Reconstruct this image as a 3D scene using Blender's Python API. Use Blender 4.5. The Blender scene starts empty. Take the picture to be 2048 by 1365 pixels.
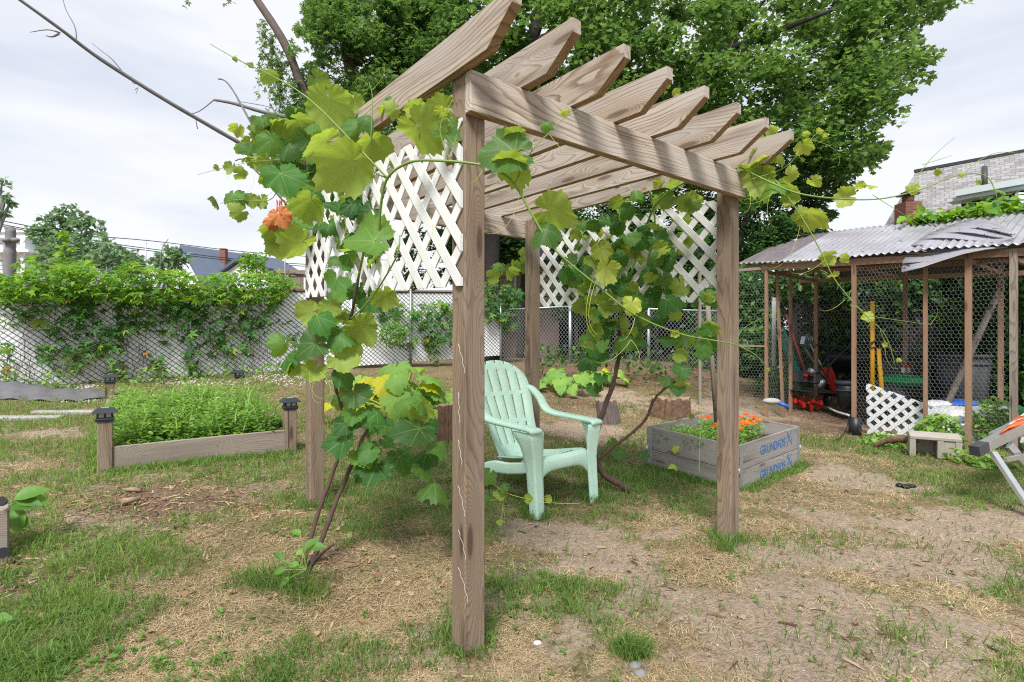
import bpy, math, random
import numpy as np
from mathutils import Vector, Matrix
R = math.radians
random.seed(7); rng = np.random.default_rng(7)
S = bpy.context.scene
COL = S.collection
F, HX, HY, CAMZ = 1078.0, 1024.0, 687.0, 1.12
# ---------------------------------------------------------------- camera, world, sun, exposure
cam = bpy.data.objects.new('camera', bpy.data.cameras.new('camera')); COL.objects.link(cam)
cam.location = (0, 0, CAMZ); cam.rotation_euler = (R(90), 0, 0)
cam.data.lens = 36 * F / 2048; cam.data.sensor_width = 36; cam.data.shift_y = 4.5 / 2048
cam.data.clip_start = 0.05; cam.data.clip_end = 2000
S.camera = cam
W = bpy.data.worlds.new('World'); S.world = W; W.use_nodes = True
nt = W.node_tree; nt.nodes.clear()
SUN_EL, SUN_AZ = 52, 192     # azimuth measured clockwise from +Y
out = nt.nodes.new('ShaderNodeOutputWorld'); bg = nt.nodes.new('ShaderNodeBackground')
sky = nt.nodes.new('ShaderNodeTexSky'); sky.sky_type = 'NISHITA'; sky.sun_disc = False
sky.sun_elevation = R(SUN_EL); sky.sun_rotation = R(SUN_AZ); sky.dust_density = 3
tc = nt.nodes.new('ShaderNodeTexCoord'); mp = nt.nodes.new('ShaderNodeMapping')
mp.inputs['Scale'].default_value = (1.0, 1.0, 4.5)
nz = nt.nodes.new('ShaderNodeTexNoise'); nz.inputs['Scale'].default_value = 1.6; nz.inputs['Detail'].default_value = 5
cr = nt.nodes.new('ShaderNodeValToRGB')
cr.color_ramp.elements[0].position = .36; cr.color_ramp.elements[0].color = (.67, .73, .85, 1)
cr.color_ramp.elements[1].position = .57; cr.color_ramp.elements[1].color = (.955, .965, .99, 1)
sc_ = nt.nodes.new('ShaderNodeVectorMath'); sc_.operation = 'SCALE'; sc_.inputs['Scale'].default_value = 5.2
mx = nt.nodes.new('ShaderNodeMix'); mx.data_type = 'RGBA'; mx.inputs[0].default_value = .9
L = nt.links.new
L(tc.outputs['Generated'], mp.inputs[0]); L(mp.outputs[0], nz.inputs['Vector']); L(nz.outputs[0], cr.inputs[0])
L(cr.outputs[0], sc_.inputs[0]); L(sky.outputs[0], mx.inputs[6]); L(sc_.outputs[0], mx.inputs[7])
L(mx.outputs[2], bg.inputs[0]); bg.inputs[1].default_value = .12; L(bg.outputs[0], out.inputs[0])
sun = bpy.data.objects.new('sun', bpy.data.lights.new('sun', 'SUN')); COL.objects.link(sun)
sun.data.energy = 3.3; sun.data.angle = R(17); sun.data.color = (1, .96, .9)
sd = Vector((math.sin(R(SUN_AZ)) * math.cos(R(SUN_EL)), math.cos(R(SUN_AZ)) * math.cos(R(SUN_EL)), math.sin(R(SUN_EL))))
sun.rotation_euler = sd.to_track_quat('Z', 'Y').to_euler()
S.view_settings.view_transform = 'Standard'; S.view_settings.look = 'None'
S.view_settings.exposure = 0.78; S.view_settings.gamma = 1
S.render.engine = 'CYCLES'; S.cycles.use_denoising = False; S.cycles.pixel_filter_type = 'BLACKMAN_HARRIS'; S.cycles.filter_width = 1.15; S.cycles.sample_clamp_indirect = 4
S.cycles.max_bounces = 6; S.cycles.diffuse_bounces = 3; S.cycles.transmission_bounces = 4; S.cycles.transparent_max_bounces = 8

# ---------------------------------------------------------------- helpers
def P(px, py, Y): return Vector(((px - HX) / F * Y, Y, CAMZ - (py - HY) / F * Y))
A2 = np.array([-.16, 1.98]); da = np.array([-.616, .788]); db = np.array([.788, .616])
ctrl = [(-.16,1.98,0),(1.23,3.06,0),(-1.22,3.33,.12),(.17,4.42,.1),(0,0,-.02),(-3,1,.03),(3,1,-.02),(.14,3.39,.02),(.53,3.75,.03),
 (1.73,4.12,0),(1.19,4.7,.06),(2.6,4.85,.03),(-2.945,3.9,.19),(-1.915,4.65,.18),(-4.385,5.88,.32),(-3.355,6.63,.34),
 (-7.03,7.4,.516),(-3.81,9.7,.643),(-.27,12.2,.65),(1.25,11.6,.68),(4.2,10.3,.5),(4.19,6.6,0),(4.87,5.75,0),(3.51,7.45,.1),
 (1.6,8.0,.3),(1,9.2,.45),(-1,6.5,.25),(-1.2,8.5,.42),(6,9,.1),(8,6,.0),(0,20,.8),(-20,12,.8),(20,15,.3),(0,60,1),(-60,40,1),(60,40,.6),(2,2,0),(-1.5,2,.03),(40,-10,0),(-40,-10,.2)]
cp = np.array(ctrl, float)
def _k(r): return np.where(r > 0, r * r * np.log(np.maximum(r, 1e-9)), 0)
_n = len(cp); _D = np.sqrt(((cp[:, None, :2] - cp[None, :, :2]) ** 2).sum(-1))
_A = np.zeros((_n + 3, _n + 3)); _A[:_n, :_n] = _k(_D) + np.eye(_n) * .15
_A[:_n, _n] = 1; _A[:_n, _n+1:] = cp[:, :2]; _A[_n, :_n] = 1; _A[_n+1:, :_n] = cp[:, :2].T
_w = np.linalg.solve(_A, np.concatenate([cp[:, 2], np.zeros(3)]))
def vnoise(x, y, seed=0):
    xi = np.floor(x).astype(np.int64); yi = np.floor(y).astype(np.int64); fx = x - xi; fy = y - yi
    def h(a, b):
        n = (a * 374761393 + b * 668265263 + seed * 974634777) & 0xffffffff
        n = ((n ^ (n >> 13)) * 1274126177) & 0xffffffff
        return ((n ^ (n >> 16)) & 0xffff) / 65535.0
    sx = fx * fx * (3 - 2 * fx); sy = fy * fy * (3 - 2 * fy)
    return (h(xi, yi) * (1 - sx) + h(xi + 1, yi) * sx) * (1 - sy) + (h(xi, yi + 1) * (1 - sx) + h(xi + 1, yi + 1) * sx) * sy
def fbm(x, y, seed=0, o=4):
    s = 0; a = .5
    for i in range(o): s = s + a * vnoise(x * 2 ** i, y * 2 ** i, seed + i); a *= .5
    return s / (1 - .5 ** o)
def gz(x, y):
    x = np.asarray(x, float); y = np.asarray(y, float); sh = x.shape; xf = x.ravel(); yf = y.ravel()
    z = np.empty(xf.shape)
    for i in range(0, len(xf), 40000):
        a = xf[i:i+40000]; b = yf[i:i+40000]
        r = np.sqrt((a[:, None] - cp[None, :, 0]) ** 2 + (b[:, None] - cp[None, :, 1]) ** 2)
        z[i:i+40000] = _k(r) @ _w[:_n] + _w[_n] + a * _w[_n+1] + b * _w[_n+2]
    z = np.clip(z, -.15, 1.3) + .035 * (fbm(xf * 1.7, yf * 1.7, 3, 3) - .5)
    return z.reshape(sh)
def gzf(x, y): return float(gz(np.array([x]), np.array([y]))[0])
def G(px, py):
    lo, hi = .5, 60
    for _ in range(40):
        m = (lo + hi) / 2; p = P(px, py, m)
        if p.z > gzf(p.x, p.y): lo = m
        else: hi = m
    return P(px, py, lo)
def tag(o, label=None, cat=None, group=None, kind=None):
    if label: o['label'] = label
    if cat: o['category'] = cat
    if group: o['group'] = group
    if kind: o['kind'] = kind
    return o
def empty(name, loc=(0, 0, 0), label=None, cat=None, group=None, rot=0):
    o = bpy.data.objects.new(name, None); COL.objects.link(o); o.location = loc; o.rotation_euler = (0, 0, rot); o.empty_display_size = .1
    return tag(o, label, cat, group)
def link(name, me, mat, parent=None):
    o = bpy.data.objects.new(name, me); COL.objects.link(o)
    if mat is not None: me.materials.append(mat)
    if parent is not None:
        o.parent = parent
        M = parent.matrix_basis
        if parent.parent is not None: M = parent.parent.matrix_basis @ M
        o.matrix_parent_inverse = M.inverted()
    return o
def npmesh(name, V, Fc, mat, parent=None, smooth=False, attrs=None):
    """V (n,3); Fc (m,k) uniform polygons"""
    V = np.ascontiguousarray(V, dtype=np.float32); Fc = np.ascontiguousarray(Fc, dtype=np.int32)
    me = bpy.data.meshes.new(name); k = Fc.shape[1]; m = len(Fc)
    me.vertices.add(len(V)); me.vertices.foreach_set('co', V.ravel())
    me.loops.add(m * k); me.loops.foreach_set('vertex_index', Fc.ravel())
    me.polygons.add(m); me.polygons.foreach_set('loop_start', np.arange(m, dtype=np.int32) * k)
    if smooth: me.polygons.foreach_set('use_smooth', np.ones(m, bool))
    me.update(calc_edges=True)
    for nm, arr in (attrs or {}).items():
        arr = np.asarray(arr, np.float32)
        if arr.ndim == 1: at = me.attributes.new(nm, 'FLOAT', 'POINT'); at.data.foreach_set('value', arr)
        else: at = me.attributes.new(nm, 'FLOAT_VECTOR', 'POINT'); at.data.foreach_set('vector', arr.ravel())
    return link(name, me, mat, parent)
class MB:
    def __init__(s): s.v = []; s.f = []; s.g = []; s.sm = []
    def add(s, vs, fs, g=None, smooth=False):
        b = len(s.v); s.v += [tuple(v) for v in vs]
        s.g += ([tuple(q) for q in g] if g is not None else [tuple(v) for v in vs])
        s.f += [tuple(i + b for i in f) for f in fs]; s.sm += [smooth] * len(fs)
    def box(s, c, size, M=None, bev=0):
        """centre, size, optional 3x3 rotation"""
        x, y, z = (q / 2 for q in size); c = Vector(c); M = M or Matrix.Identity(3)
        off = Vector((random.uniform(0, 30), random.uniform(0, 30), random.uniform(0, 30)))
        if bev <= 0:
            vs = [Vector((i * x, j * y, k * z)) for i in (-1, 1) for j in (-1, 1) for k in (-1, 1)]
            fs = [(0,1,3,2),(4,6,7,5),(0,4,5,1),(2,3,7,6),(0,2,6,4),(1,5,7,3)]
        else:
            vs = []; b = bev
            for i in (-1, 1):
                for j in (-1, 1):
                    for k in (-1, 1):
                        vs += [Vector((i*x, j*(y-b), k*(z-b))), Vector((i*(x-b), j*y, k*(z-b))), Vector((i*(x-b), j*(y-b), k*z))]
            def I(i, j, k, a): return ((i*2+j)*2+k)*3+a
            fs = []
            for a, (p, q) in enumerate(((1, 2), (0, 2), (0, 1))):
                for sgn in (0, 1):
                    qd = []
                    for (u, w) in ((0,0),(1,0),(1,1),(0,1)):
                        ijk = [0,0,0]; ijk[a] = sgn; ijk[p] = u; ijk[q] = w; qd.append(I(*ijk, a))
                    fs.append(tuple(qd))
            for a, b2, c2 in ((0,1,2),(0,2,1),(1,2,0)):
                for u in (0,1):
                    for w in (0,1):
                        p0 = [0,0,0]; p0[a] = u; p0[b2] = w; p1 = list(p0); p1[c2] = 1
                        fs.append((I(*p0,a), I(*p0,b2), I(*p1,b2), I(*p1,a)))
            for i in (0,1):
                for j in (0,1):
                    for k in (0,1): fs.append((I(i,j,k,0), I(i,j,k,1), I(i,j,k,2)))
        s.add([c + M @ v for v in vs], fs, [v + off for v in vs])
    def bar(s, p0, p1, w, h, up=(0, 0, 1), bev=0, over=0):
        """board from p0 to p1, w sideways, h along up; grain along x"""
        p0 = Vector(p0); p1 = Vector(p1); x = (p1 - p0); ln = x.length; x.normalize(); u = Vector(up)
        y = u.cross(x)
        if y.length < 1e-5: y = Vector((0, 1, 0)).cross(x)
        y.normalize(); z = x.cross(y); M = Matrix((x, y, z)).transposed()
        s.box((p0 + p1) / 2, (ln + over, w, h), M, bev)
    def tube(s, pts, r, n=6, closed=False, cap=True):
        pts = [Vector(p) for p in pts]; m = len(pts)
        rs = r if isinstance(r, (list, tuple)) else [r] * m
        t0 = (pts[1] - pts[0]).normalized(); ref = Vector((0, 0, 1)) if abs(t0.z) < .9 else Vector((1, 0, 0))
        u = t0.cross(ref).normalized(); vs = []; gs = []; ln = 0; off = random.uniform(0, 50)
        for i, p in enumerate(pts):
            t = (pts[min(i+1, m-1)] - pts[max(i-1, 0)])
            t = t.normalized() if t.length > 1e-9 else t0
            u = (u - t * u.dot(t)); u = u.normalized() if u.length > 1e-6 else t.orthogonal().normalized(); w = t.cross(u)
            if i: ln += (p - pts[i-1]).length
            for k in range(n):
                a = 2 * math.pi * k / n; vs.append(p + (u * math.cos(a) + w * math.sin(a)) * rs[i])
                gs.append((ln + off, math.cos(a) * rs[i] + off, math.sin(a) * rs[i]))
        fs = [(i*n+k, i*n+(k+1) % n, (i+1)*n+(k+1) % n, (i+1)*n+k) for i in range(m-1) for k in range(n)]
        s.add(vs, fs, gs, True)
        if cap and n > 2:
            b = len(s.v) - len(vs); s.f.append(tuple(b + k for k in reversed(range(n)))); s.f.append(tuple(b + (m-1)*n + k for k in range(n))); s.sm += [False, False]
    def cyl(s, p0, p1, r0, r1=None, n=16): s.tube([p0, p1], [r0, r1 if r1 is not None else r0], n)
    def prism(s, poly, thick, O, X, Yv):
        """planar polygon (u,v) in frame O,X,Y extruded by thick along X x Y"""
        O = Vector(O); X = Vector(X).normalized(); Yv = Vector(Yv).normalized(); N = X.cross(Yv); n = len(poly); off = random.uniform(0, 40)
        vs = [O + X * a + Yv * b + N * t for t in (-thick/2, thick/2) for a, b in poly]
        gs = [(a + off, t + off * .37, b + off * .7) for t in (-thick/2, thick/2) for a, b in poly]
        fs = [tuple(reversed(range(n))), tuple(range(n, 2*n))] + [(i, (i+1) % n, n + (i+1) % n, n + i) for i in range(n)]
        s.add(vs, fs, gs)
    def sphere(s, c, r, n=10, m=7, sc=(1, 1, 1), jit=0):
        c = Vector(c); vs = []
        for i in range(m + 1):
            th = math.pi * i / m
            for k in range(n):
                a = 2 * math.pi * k / n; rr = r * (1 + random.uniform(-jit, jit))
                vs.append(c + Vector((rr*math.sin(th)*math.cos(a)*sc[0], rr*math.sin(th)*math.sin(a)*sc[1], rr*math.cos(th)*sc[2])))
        fs = [(i*n+k, (i+1)*n+k, (i+1)*n+(k+1) % n, i*n+(k+1) % n) for i in range(m) for k in range(n)]
        s.add(vs, fs, None, True)
    def build(s, name, mat, parent=None, solid=0):
        me = bpy.data.meshes.new(name); me.from_pydata(s.v, [], s.f); me.update()
        me.polygons.foreach_set('use_smooth', s.sm)
        at = me.attributes.new('gc', 'FLOAT_VECTOR', 'POINT'); at.data.foreach_set('vector', np.array(s.g, np.float32).ravel())
        o = link(name, me, mat, parent)
        if solid: md = o.modifiers.new('solid', 'SOLIDIFY'); md.thickness = solid; md.offset = 0
        return o
def one(fn, name, mat, parent=None):
    m = MB(); fn(m); return m.build(name, mat, parent)

def smooth_pts(pl, n=5):
    pl = [Vector(p) for p in pl]; o = []
    for i in range(len(pl) - 1):
        p0 = pl[max(i-1, 0)]; p1 = pl[i]; p2 = pl[i+1]; p3 = pl[min(i+2, len(pl)-1)]
        for k in range(n):
            t_ = k / n; o.append(.5 * ((2*p1) + (p2-p0)*t_ + (2*p0-5*p1+4*p2-p3)*t_*t_ + (3*p1-p0-3*p2+p3)*t_**3))
    o.append(pl[-1]); return o
# ---------------------------------------------------------------- materials
class NT:
    def __init__(s, name):
        s.m = bpy.data.materials.new(name); s.m.use_nodes = True; s.t = s.m.node_tree; s.t.nodes.clear()
        s.out = s.n('ShaderNodeOutputMaterial')
    def n(s, ty, ins=None, **kw):
        q = s.t.nodes.new(ty)
        for k, v in kw.items(): setattr(q, k, v)
        for k, v in (ins or {}).items():
            if hasattr(v, 'is_output') or isinstance(v, bpy.types.NodeSocket): s.t.links.new(v, q.inputs[k])
            else: q.inputs[k].default_value = v
        return q
    def math(s, op, a, b=0, c=None):
        d = {0: a, 1: b}
        if c is not None: d[2] = c
        return s.n('ShaderNodeMath', d, operation=op).outputs[0]
    def ramp(s, fac, stops, interp='LINEAR'):
        q = s.n('ShaderNodeValToRGB', {0: fac}); e = q.color_ramp.elements; q.color_ramp.interpolation = interp
        while len(e) < len(stops): e.new(.5)
        for i, (p, c) in enumerate(stops):
            e[i].position = p; e[i].color = (*c, 1) if len(c) == 3 else c
        return q.outputs[0]
    def mix(s, f, a, b, blend='MIX'):
        q = s.n('ShaderNodeMix', data_type='RGBA', blend_type=blend)
        for i, v in ((0, f), (6, a), (7, b)):
            if isinstance(v, bpy.types.NodeSocket): s.t.links.new(v, q.inputs[i])
            else: q.inputs[i].default_value = (*v, 1) if isinstance(v, tuple) and len(v) == 3 else v
        return q.outputs[2]
    def attr(s, nm, o='Vector'): return s.n('ShaderNodeAttribute', attribute_name=nm).outputs[o]
    def noise(s, vec, scale, detail=3, rough=.5, dist=0):
        return s.n('ShaderNodeTexNoise', {'Vector': vec, 'Scale': scale, 'Detail': detail, 'Roughness': rough, 'Distortion': dist}).outputs[0]
    def vm(s, vec, scale): return s.n('ShaderNodeMapping', {0: vec, 3: scale}).outputs[0]
    def bsdf(s, col, rough=.7, metal=0, spec=.4, bump=None, bstr=.3, bdist=.01, **ins):
        b = s.n('ShaderNodeBsdfPrincipled')
        for k, v in (('Base Color', col), ('Roughness', rough), ('Metallic', metal), ('Specular IOR Level', spec), *ins.items()):
            k = k.replace('_', ' ')
            if isinstance(v, bpy.types.NodeSocket): s.t.links.new(v, b.inputs[k])
            else: b.inputs[k].default_value = (*v, 1) if isinstance(v, tuple) and len(v) == 3 else v
        if bump is not None:
            bp = s.n('ShaderNodeBump', {'Height': bump, 'Strength': bstr, 'Distance': bdist}); s.t.links.new(bp.outputs[0], b.inputs['Normal'])
        return b.outputs[0]
    def done(s, sh): s.t.links.new(sh, s.out.inputs[0]); return s.m
def wood(name, light, mid, dark, ring=95, grey=None, gamt=.45, knots=1.0, rough=.8, stain=.35, fresh=None):
    t = NT(name); g = t.attr('gc')
    sep = t.n('ShaderNodeSeparateXYZ', {0: g}); x, y, z = sep.outputs
    big = t.noise(t.vm(g, (.7, 3.5, 3.5)), 1.0, 2)
    wob = t.math('MULTIPLY', t.math('SUBTRACT', big, .5), .24)
    # knots: voronoi cells stretched along the board
    kn = t.n('ShaderNodeTexVoronoi', {'Vector': t.n('ShaderNodeCombineXYZ', {0: t.math('MULTIPLY', x, 1.15), 1: t.math('MULTIPLY', t.math('ADD', y, z), 5.5)}).outputs[0], 'Scale': 1.0}, voronoi_dimensions='2D'); kd = kn.outputs['Distance']
    kk = t.math('POWER', 2.718, t.math('MULTIPLY', t.math('MULTIPLY', kd, kd), -38.0))
    sw = t.math('MULTIPLY', kk, .06 * knots)
    fine = t.math('MULTIPLY', t.noise(t.vm(g, (6, 40, 40)), 1.0, 2), .012)
    yy = t.math('ADD', t.math('PINGPONG', y, .6), t.math('ADD', wob, sw)); zz = t.math('ADD', t.math('PINGPONG', z, .5), t.math('ADD', wob, t.math('MULTIPLY', sw, 1.4)))
    r = t.math('SQRT', t.math('ADD', t.math('MULTIPLY', yy, yy), t.math('MULTIPLY', zz, zz)))
    r = t.math('ADD', r, fine)
    ph = t.math('FRACT', t.math('MULTIPLY', r, ring))
    band = t.ramp(ph, [(0, (0, 0, 0)), (.6, (.15, .15, .15)), (.88, (1, 1, 1)), (.97, (.9, .9, .9)), (1, (0, 0, 0))])
    fib = t.noise(t.vm(g, (4, 260, 260)), 1.0, 3, .7)
    blot = t.noise(t.vm(g, (1.2, 5, 5)), 2.0, 3)
    c = t.mix(band, light, mid)
    c = t.mix(t.math('MULTIPLY', t.ramp(fib, [(.4, (0, 0, 0)), (.75, (1, 1, 1))]), .5), c, tuple(q * .7 for q in mid))
    if grey: c = t.mix(t.math('MULTIPLY', t.ramp(blot, [(.35, (0, 0, 0)), (.7, (1, 1, 1))]), gamt), c, grey)
    st = t.ramp(t.noise(t.vm(g, (1.5, 14, 14)), 1.3, 4), [(.5, (0, 0, 0)), (.72, (1, 1, 1))])
    c = t.mix(t.math('MULTIPLY', st, stain), c, dark)
    ri = t.n('ShaderNodeObjectInfo').outputs['Random']; c = t.mix(t.math('MULTIPLY', ri, .3), c, tuple(q * .62 for q in mid))
    c = t.mix(t.math('MULTIPLY', kk, .35), c, mid)
    kc = t.ramp(kd, [(0, (1, 1, 1)), (.055, (.85, .85, .85)), (.085, (0, 0, 0))])
    c = t.mix(t.math('MULTIPLY', kc, .8 * min(1, knots)), c, dark)
    crk = t.noise(t.vm(g, (.9, 42, 42)), 1.0, 2, .4)
    ck = t.ramp(crk, [(.70, (0, 0, 0)), (.735, (1, 1, 1))])
    c = t.mix(t.math('MULTIPLY', ck, .75), c, tuple(q * .45 for q in dark))
    if fresh:
        nz_ = t.n('ShaderNodeSeparateXYZ', {0: t.n('ShaderNodeNewGeometry').outputs['True Normal']}).outputs[2]
        c = t.mix(t.math('MULTIPLY', t.math('LESS_THAN', nz_, -.25), .8), c, t.mix(band, fresh, tuple(q * .55 for q in fresh)))
    hgt = t.math('SUBTRACT', t.math('ADD', t.math('MULTIPLY', band, .5), t.math('MULTIPLY', fib, .7)), t.math('MULTIPLY', ck, 2.5))
    return t.done(t.bsdf(c, rough, 0, .25, hgt, .5, .002))
M = {}
M['rafter'] = wood('weathered_pale_wood', (.585, .515, .435), (.25, .175, .115), (.11, .07, .048), 64, (.48, .455, .435), .7, 1.3, stain=.55, fresh=(.36, .225, .12))
M['post'] = wood('weathered_post_wood', (.30, .225, .16), (.16, .108, .07), (.05, .032, .022), 90, (.24, .205, .175), .6, 1.2, stain=.65)
M['bedwood'] = wood('grey_board_wood', (.37, .32, .28), (.24, .19, .155), (.08, .06, .05), 110, (.31, .285, .26), .6)
M['collar'] = wood('silver_grey_collar_wood', (.36, .34, .325), (.23, .21, .195), (.10, .085, .075), 120, (.3, .29, .285), .8, stain=.5)
M['shedwood'] = wood('brown_lath_wood', (.33, .20, .125), (.2, .11, .065), (.07, .04, .03), 130, (.3, .22, .17), .5)
M['greypole'] = wood('old_grey_pole', (.3, .26, .22), (.17, .14, .115), (.07, .055, .045), 90)
def simple(name, col, rough=.6, metal=0, spec=.4, var=.12, scale=8, bump=.15, bscale=60, **kw):
    t = NT(name); co = t.n('ShaderNodeTexCoord').outputs['Object']
    n1 = t.noise(co, scale, 4); c = t.mix(n1, tuple(q * (1 - var) for q in col), tuple(min(1, q * (1 + var)) for q in col))
    n2 = t.noise(co, bscale, 3)
    return t.done(t.bsdf(c, rough, metal, spec, n2, bump, .003, **kw))
def dirty(name, col, dirt, amt=.5, rough=.6, scale=5, spec=.4, metal=0, fine=.25):
    t = NT(name); co = t.n('ShaderNodeTexCoord').outputs['Object']
    n1 = t.ramp(t.noise(co, scale, 6, .65), [(.4, (0, 0, 0)), (.75, (1, 1, 1))])
    n0 = t.noise(co, scale * 9, 4)
    c = t.mix(t.math('MULTIPLY', n1, amt), col, dirt); c = t.mix(t.math('MULTIPLY', n0, fine), c, tuple(q * .6 for q in col))
    return t.done(t.bsdf(c, rough, metal, spec, n0, .6 * fine, .003))
M['lattice'] = dirty('white_vinyl_lattice', (.72, .735, .74), (.60, .62, .60), .4, .45, 3, fine=.05)
M['lattice_w'] = dirty('white_board_lattice', (.74, .77, .80), (.58, .6, .6), .4, .5, 3, fine=.05)
M['chair'] = dirty('mint_green_plastic', (.50, .70, .60), (.36, .61, .48), .7, .45, 4, fine=.05)
M['black'] = simple('black_plastic', (.012, .013, .016), .45)
M['darkgrey'] = simple('dark_grey_plastic', (.05, .055, .06), .5)
M['lampblack'] = simple('satin_black_lamp', (.022, .026, .036), .35, spec=.5)
M['galv'] = simple('galvanised_steel', (.42, .46, .5), .45, .75, var=.2, scale=20)
M['wire'] = simple('galvanised_wire', (.3, .32, .34), .5, .6)
M['hexwire'] = simple('hex_wire', (.27, .30, .32), .5, .3)
M['darkwire'] = simple('black_wire', (.03, .028, .03), .6)
M['rust'] = dirty('rusty_pipe', (.13, .07, .05), (.05, .03, .03), .6, .85, 14)
M['slat'] = dirty('white_fence_slat', (.86, .89, .93), (.62, .65, .70), .5, .6, 3, fine=.08)
M['alu'] = simple('brushed_aluminium', (.62, .64, .66), .35, .85, var=.15, scale=15)
M['red'] = dirty('red_paint', (.55, .015, .012), (.16, .05, .03), .45, .4, 12)
M['pink'] = simple('faded_red_handle', (.55, .10, .12), .5)
M['teal'] = simple('teal_handle', (.02, .22, .20), .5)
M['yellow'] = simple('yellow_handle', (.85, .47, .02), .5, var=.08)
M['blue'] = simple('blue_plastic', (.02, .11, .5), .45)
M['orange'] = dirty('orange_vinyl', (.75, .13, .03), (.55, .1, .03), .3, .5, 10)
M['white'] = dirty('white_plastic', (.72, .74, .76), (.5, .5, .47), .4, .35, 8, fine=.05)
M['green_p'] = simple('green_plastic', (.02, .28, .09), .45)
M['blueprint'] = simple('blue_print', (.035, .13, .34), .75, var=.35, scale=60)
M['steel_dark'] = simple('oily_dark_steel', (.05, .05, .055), .4, .5)
M['engine'] = simple('engine_plastic', (.03, .032, .036), .5)
M['twine'] = simple('white_twine', (.72, .70, .64), .8)
M['stone'] = dirty('grey_stone', (.2, .205, .215), (.10, .10, .10), .6, .9, 4)
M['paver'] = dirty('pale_stone_edging', (.36, .36, .35), (.2, .19, .17), .5, .9, 6)
M['concrete'] = dirty('pale_concrete_block', (.38, .36, .32), (.22, .19, .15), .6, .95, 9, fine=.4)
M['fabric'] = dirty('grey_weed_fabric', (.115, .115, .13), (.2, .19, .19), .6, .95, 9)
M['pebble'] = simple('white_pebble', (.5, .485, .47), .8, var=.25, scale=9)
M['glass'] = simple('lamp_glass', (.45, .5, .42), .08, spec=.8, Alpha=1.0)
M['winglass'] = simple('window_glass', (.06, .08, .11), .08, spec=.8)
M['bark'] = dirty('grey_brown_bark', (.13, .105, .095), (.055, .045, .04), .7, .95, 10)
M['barkdark'] = dirty('dark_bark', (.055, .047, .045), (.02, .018, .018), .7, .95, 8)
M['barkgrey'] = dirty('dead_grey_bark', (.21, .21, .225), (.10, .10, .11), .6, .95, 12)
M['vinewood'] = dirty('vine_bark', (.10, .06, .05), (.04, .022, .02), .6, .95, 22)
M['shoot'] = simple('green_shoot', (.16, .27, .05), .5, var=.25, scale=10)
M['shoot_y'] = simple('yellow_green_shoot', (.42, .5, .07), .5, var=.2, scale=10)
M['stump'] = dirty('rotten_stump_wood', (.17, .105, .065), (.04, .025, .018), .9, 1, 14, fine=.6)
M['stumptop'] = dirty('stump_end_grain', (.34, .25, .17), (.14, .085, .055), .8, 1, 18, fine=.6)
M['whitewall'] = simple('white_clapboard', (.66, .7, .76), .7, var=.05)
M['whitetrim'] = simple('white_trim', (.76, .79, .83), .6, var=.05)
M['blueroof'] = simple('slate_blue_roof', (.085, .11, .16), .8, var=.15, scale=3)
M['brick'] = None; M['pinkwall'] = dirty('pink_render', (.30, .215, .195), (.2, .145, .13), .5, .95, 2)
M['siding'] = dirty('cream_siding', (.5, .47, .34), (.3, .3, .13), .5, .8, 1.5)
M['purplewall'] = simple('dark_purple_shingle', (.05, .03, .036), .85)
M['gutter'] = simple('pale_blue_gutter', (.55, .65, .68), .5, var=.05)
M['shadevoid'] = simple('painted_shade_interior', (.012, .010, .010), .95)  # near-black colour standing in for the shade inside the open base
M['corrug_dark'] = simple('dark_corrugated_sheet', (.045, .05, .055), .5, .3, var=.3, scale=4)
M['soil'] = dirty('dark_bed_soil', (.06, .043, .032), (.03, .022, .018), .5, 1, 12)
def brickmat(name, c1, c2, mortar, scale, sq=(1, 1, 1), rough=.9, msize=.03, uselocal='Object', width=.5, height=.25):
    t = NT(name); g = t.attr('gc')
    b = t.n('ShaderNodeTexBrick', {'Vector': t.vm(g, sq), 'Color1': (*c1, 1), 'Color2': (*c2, 1), 'Mortar': (*mortar, 1), 'Scale': scale, 'Mortar Size': msize, 'Brick Width': width, 'Row Height': height, 'Bias': -.2})
    n = t.noise(g, 1.3, 4); c = t.mix(t.math('MULTIPLY', t.ramp(n, [(.55, (0, 0, 0)), (.75, (1, 1, 1))]), .6), b.outputs[0], tuple(q * .7 for q in c2))
    return t.done(t.bsdf(c, rough, 0, .3, b.outputs['Fac'], -.4, .01))
M['brick'] = brickmat('chimney_brick', (.22, .075, .055), (.13, .05, .042), (.2, .13, .10), 1, (1, 1, 1), msize=.012, width=.22, height=.075)
M['slate'] = brickmat('slate_shingles', (.33, .33, .34), (.19, .17, .175), (.13, .13, .14), 1, (1, 1, 1), msize=.007, width=.19, height=.11)
def polycarb():
    t = NT('cloudy_corrugated_plastic'); co = t.n('ShaderNodeTexCoord').outputs['Object']
    n = t.ramp(t.noise(co, 1.6, 5, .6), [(.35, (0, 0, 0)), (.7, (1, 1, 1))])
    c = t.mix(n, (.50, .50, .56), (.33, .32, .35)); sp = t.ramp(t.noise(co, 14, 2), [(.68, (0, 0, 0)), (.71, (1, 1, 1))]); c = t.mix(sp, c, (.05, .05, .06))
    a = t.bsdf(c, .28, 0, .5); tr = t.n('ShaderNodeBsdfTransparent', {0: (.8, .82, .88, 1)}).outputs[0]; tl = t.n('ShaderNodeBsdfTranslucent', {0: c}).outputs[0]
    m1 = t.n('ShaderNodeMixShader', {0: .3, 1: a, 2: tl}).outputs[0]
    return t.done(t.n('ShaderNodeMixShader', {0: .12, 1: m1, 2: tr}).outputs[0])
M['poly'] = polycarb()
M['polydark'] = dirty('dirty_brown_corrugated_plastic', (.12, .105, .12), (.28, .22, .22), .5, .3, 6)
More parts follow.
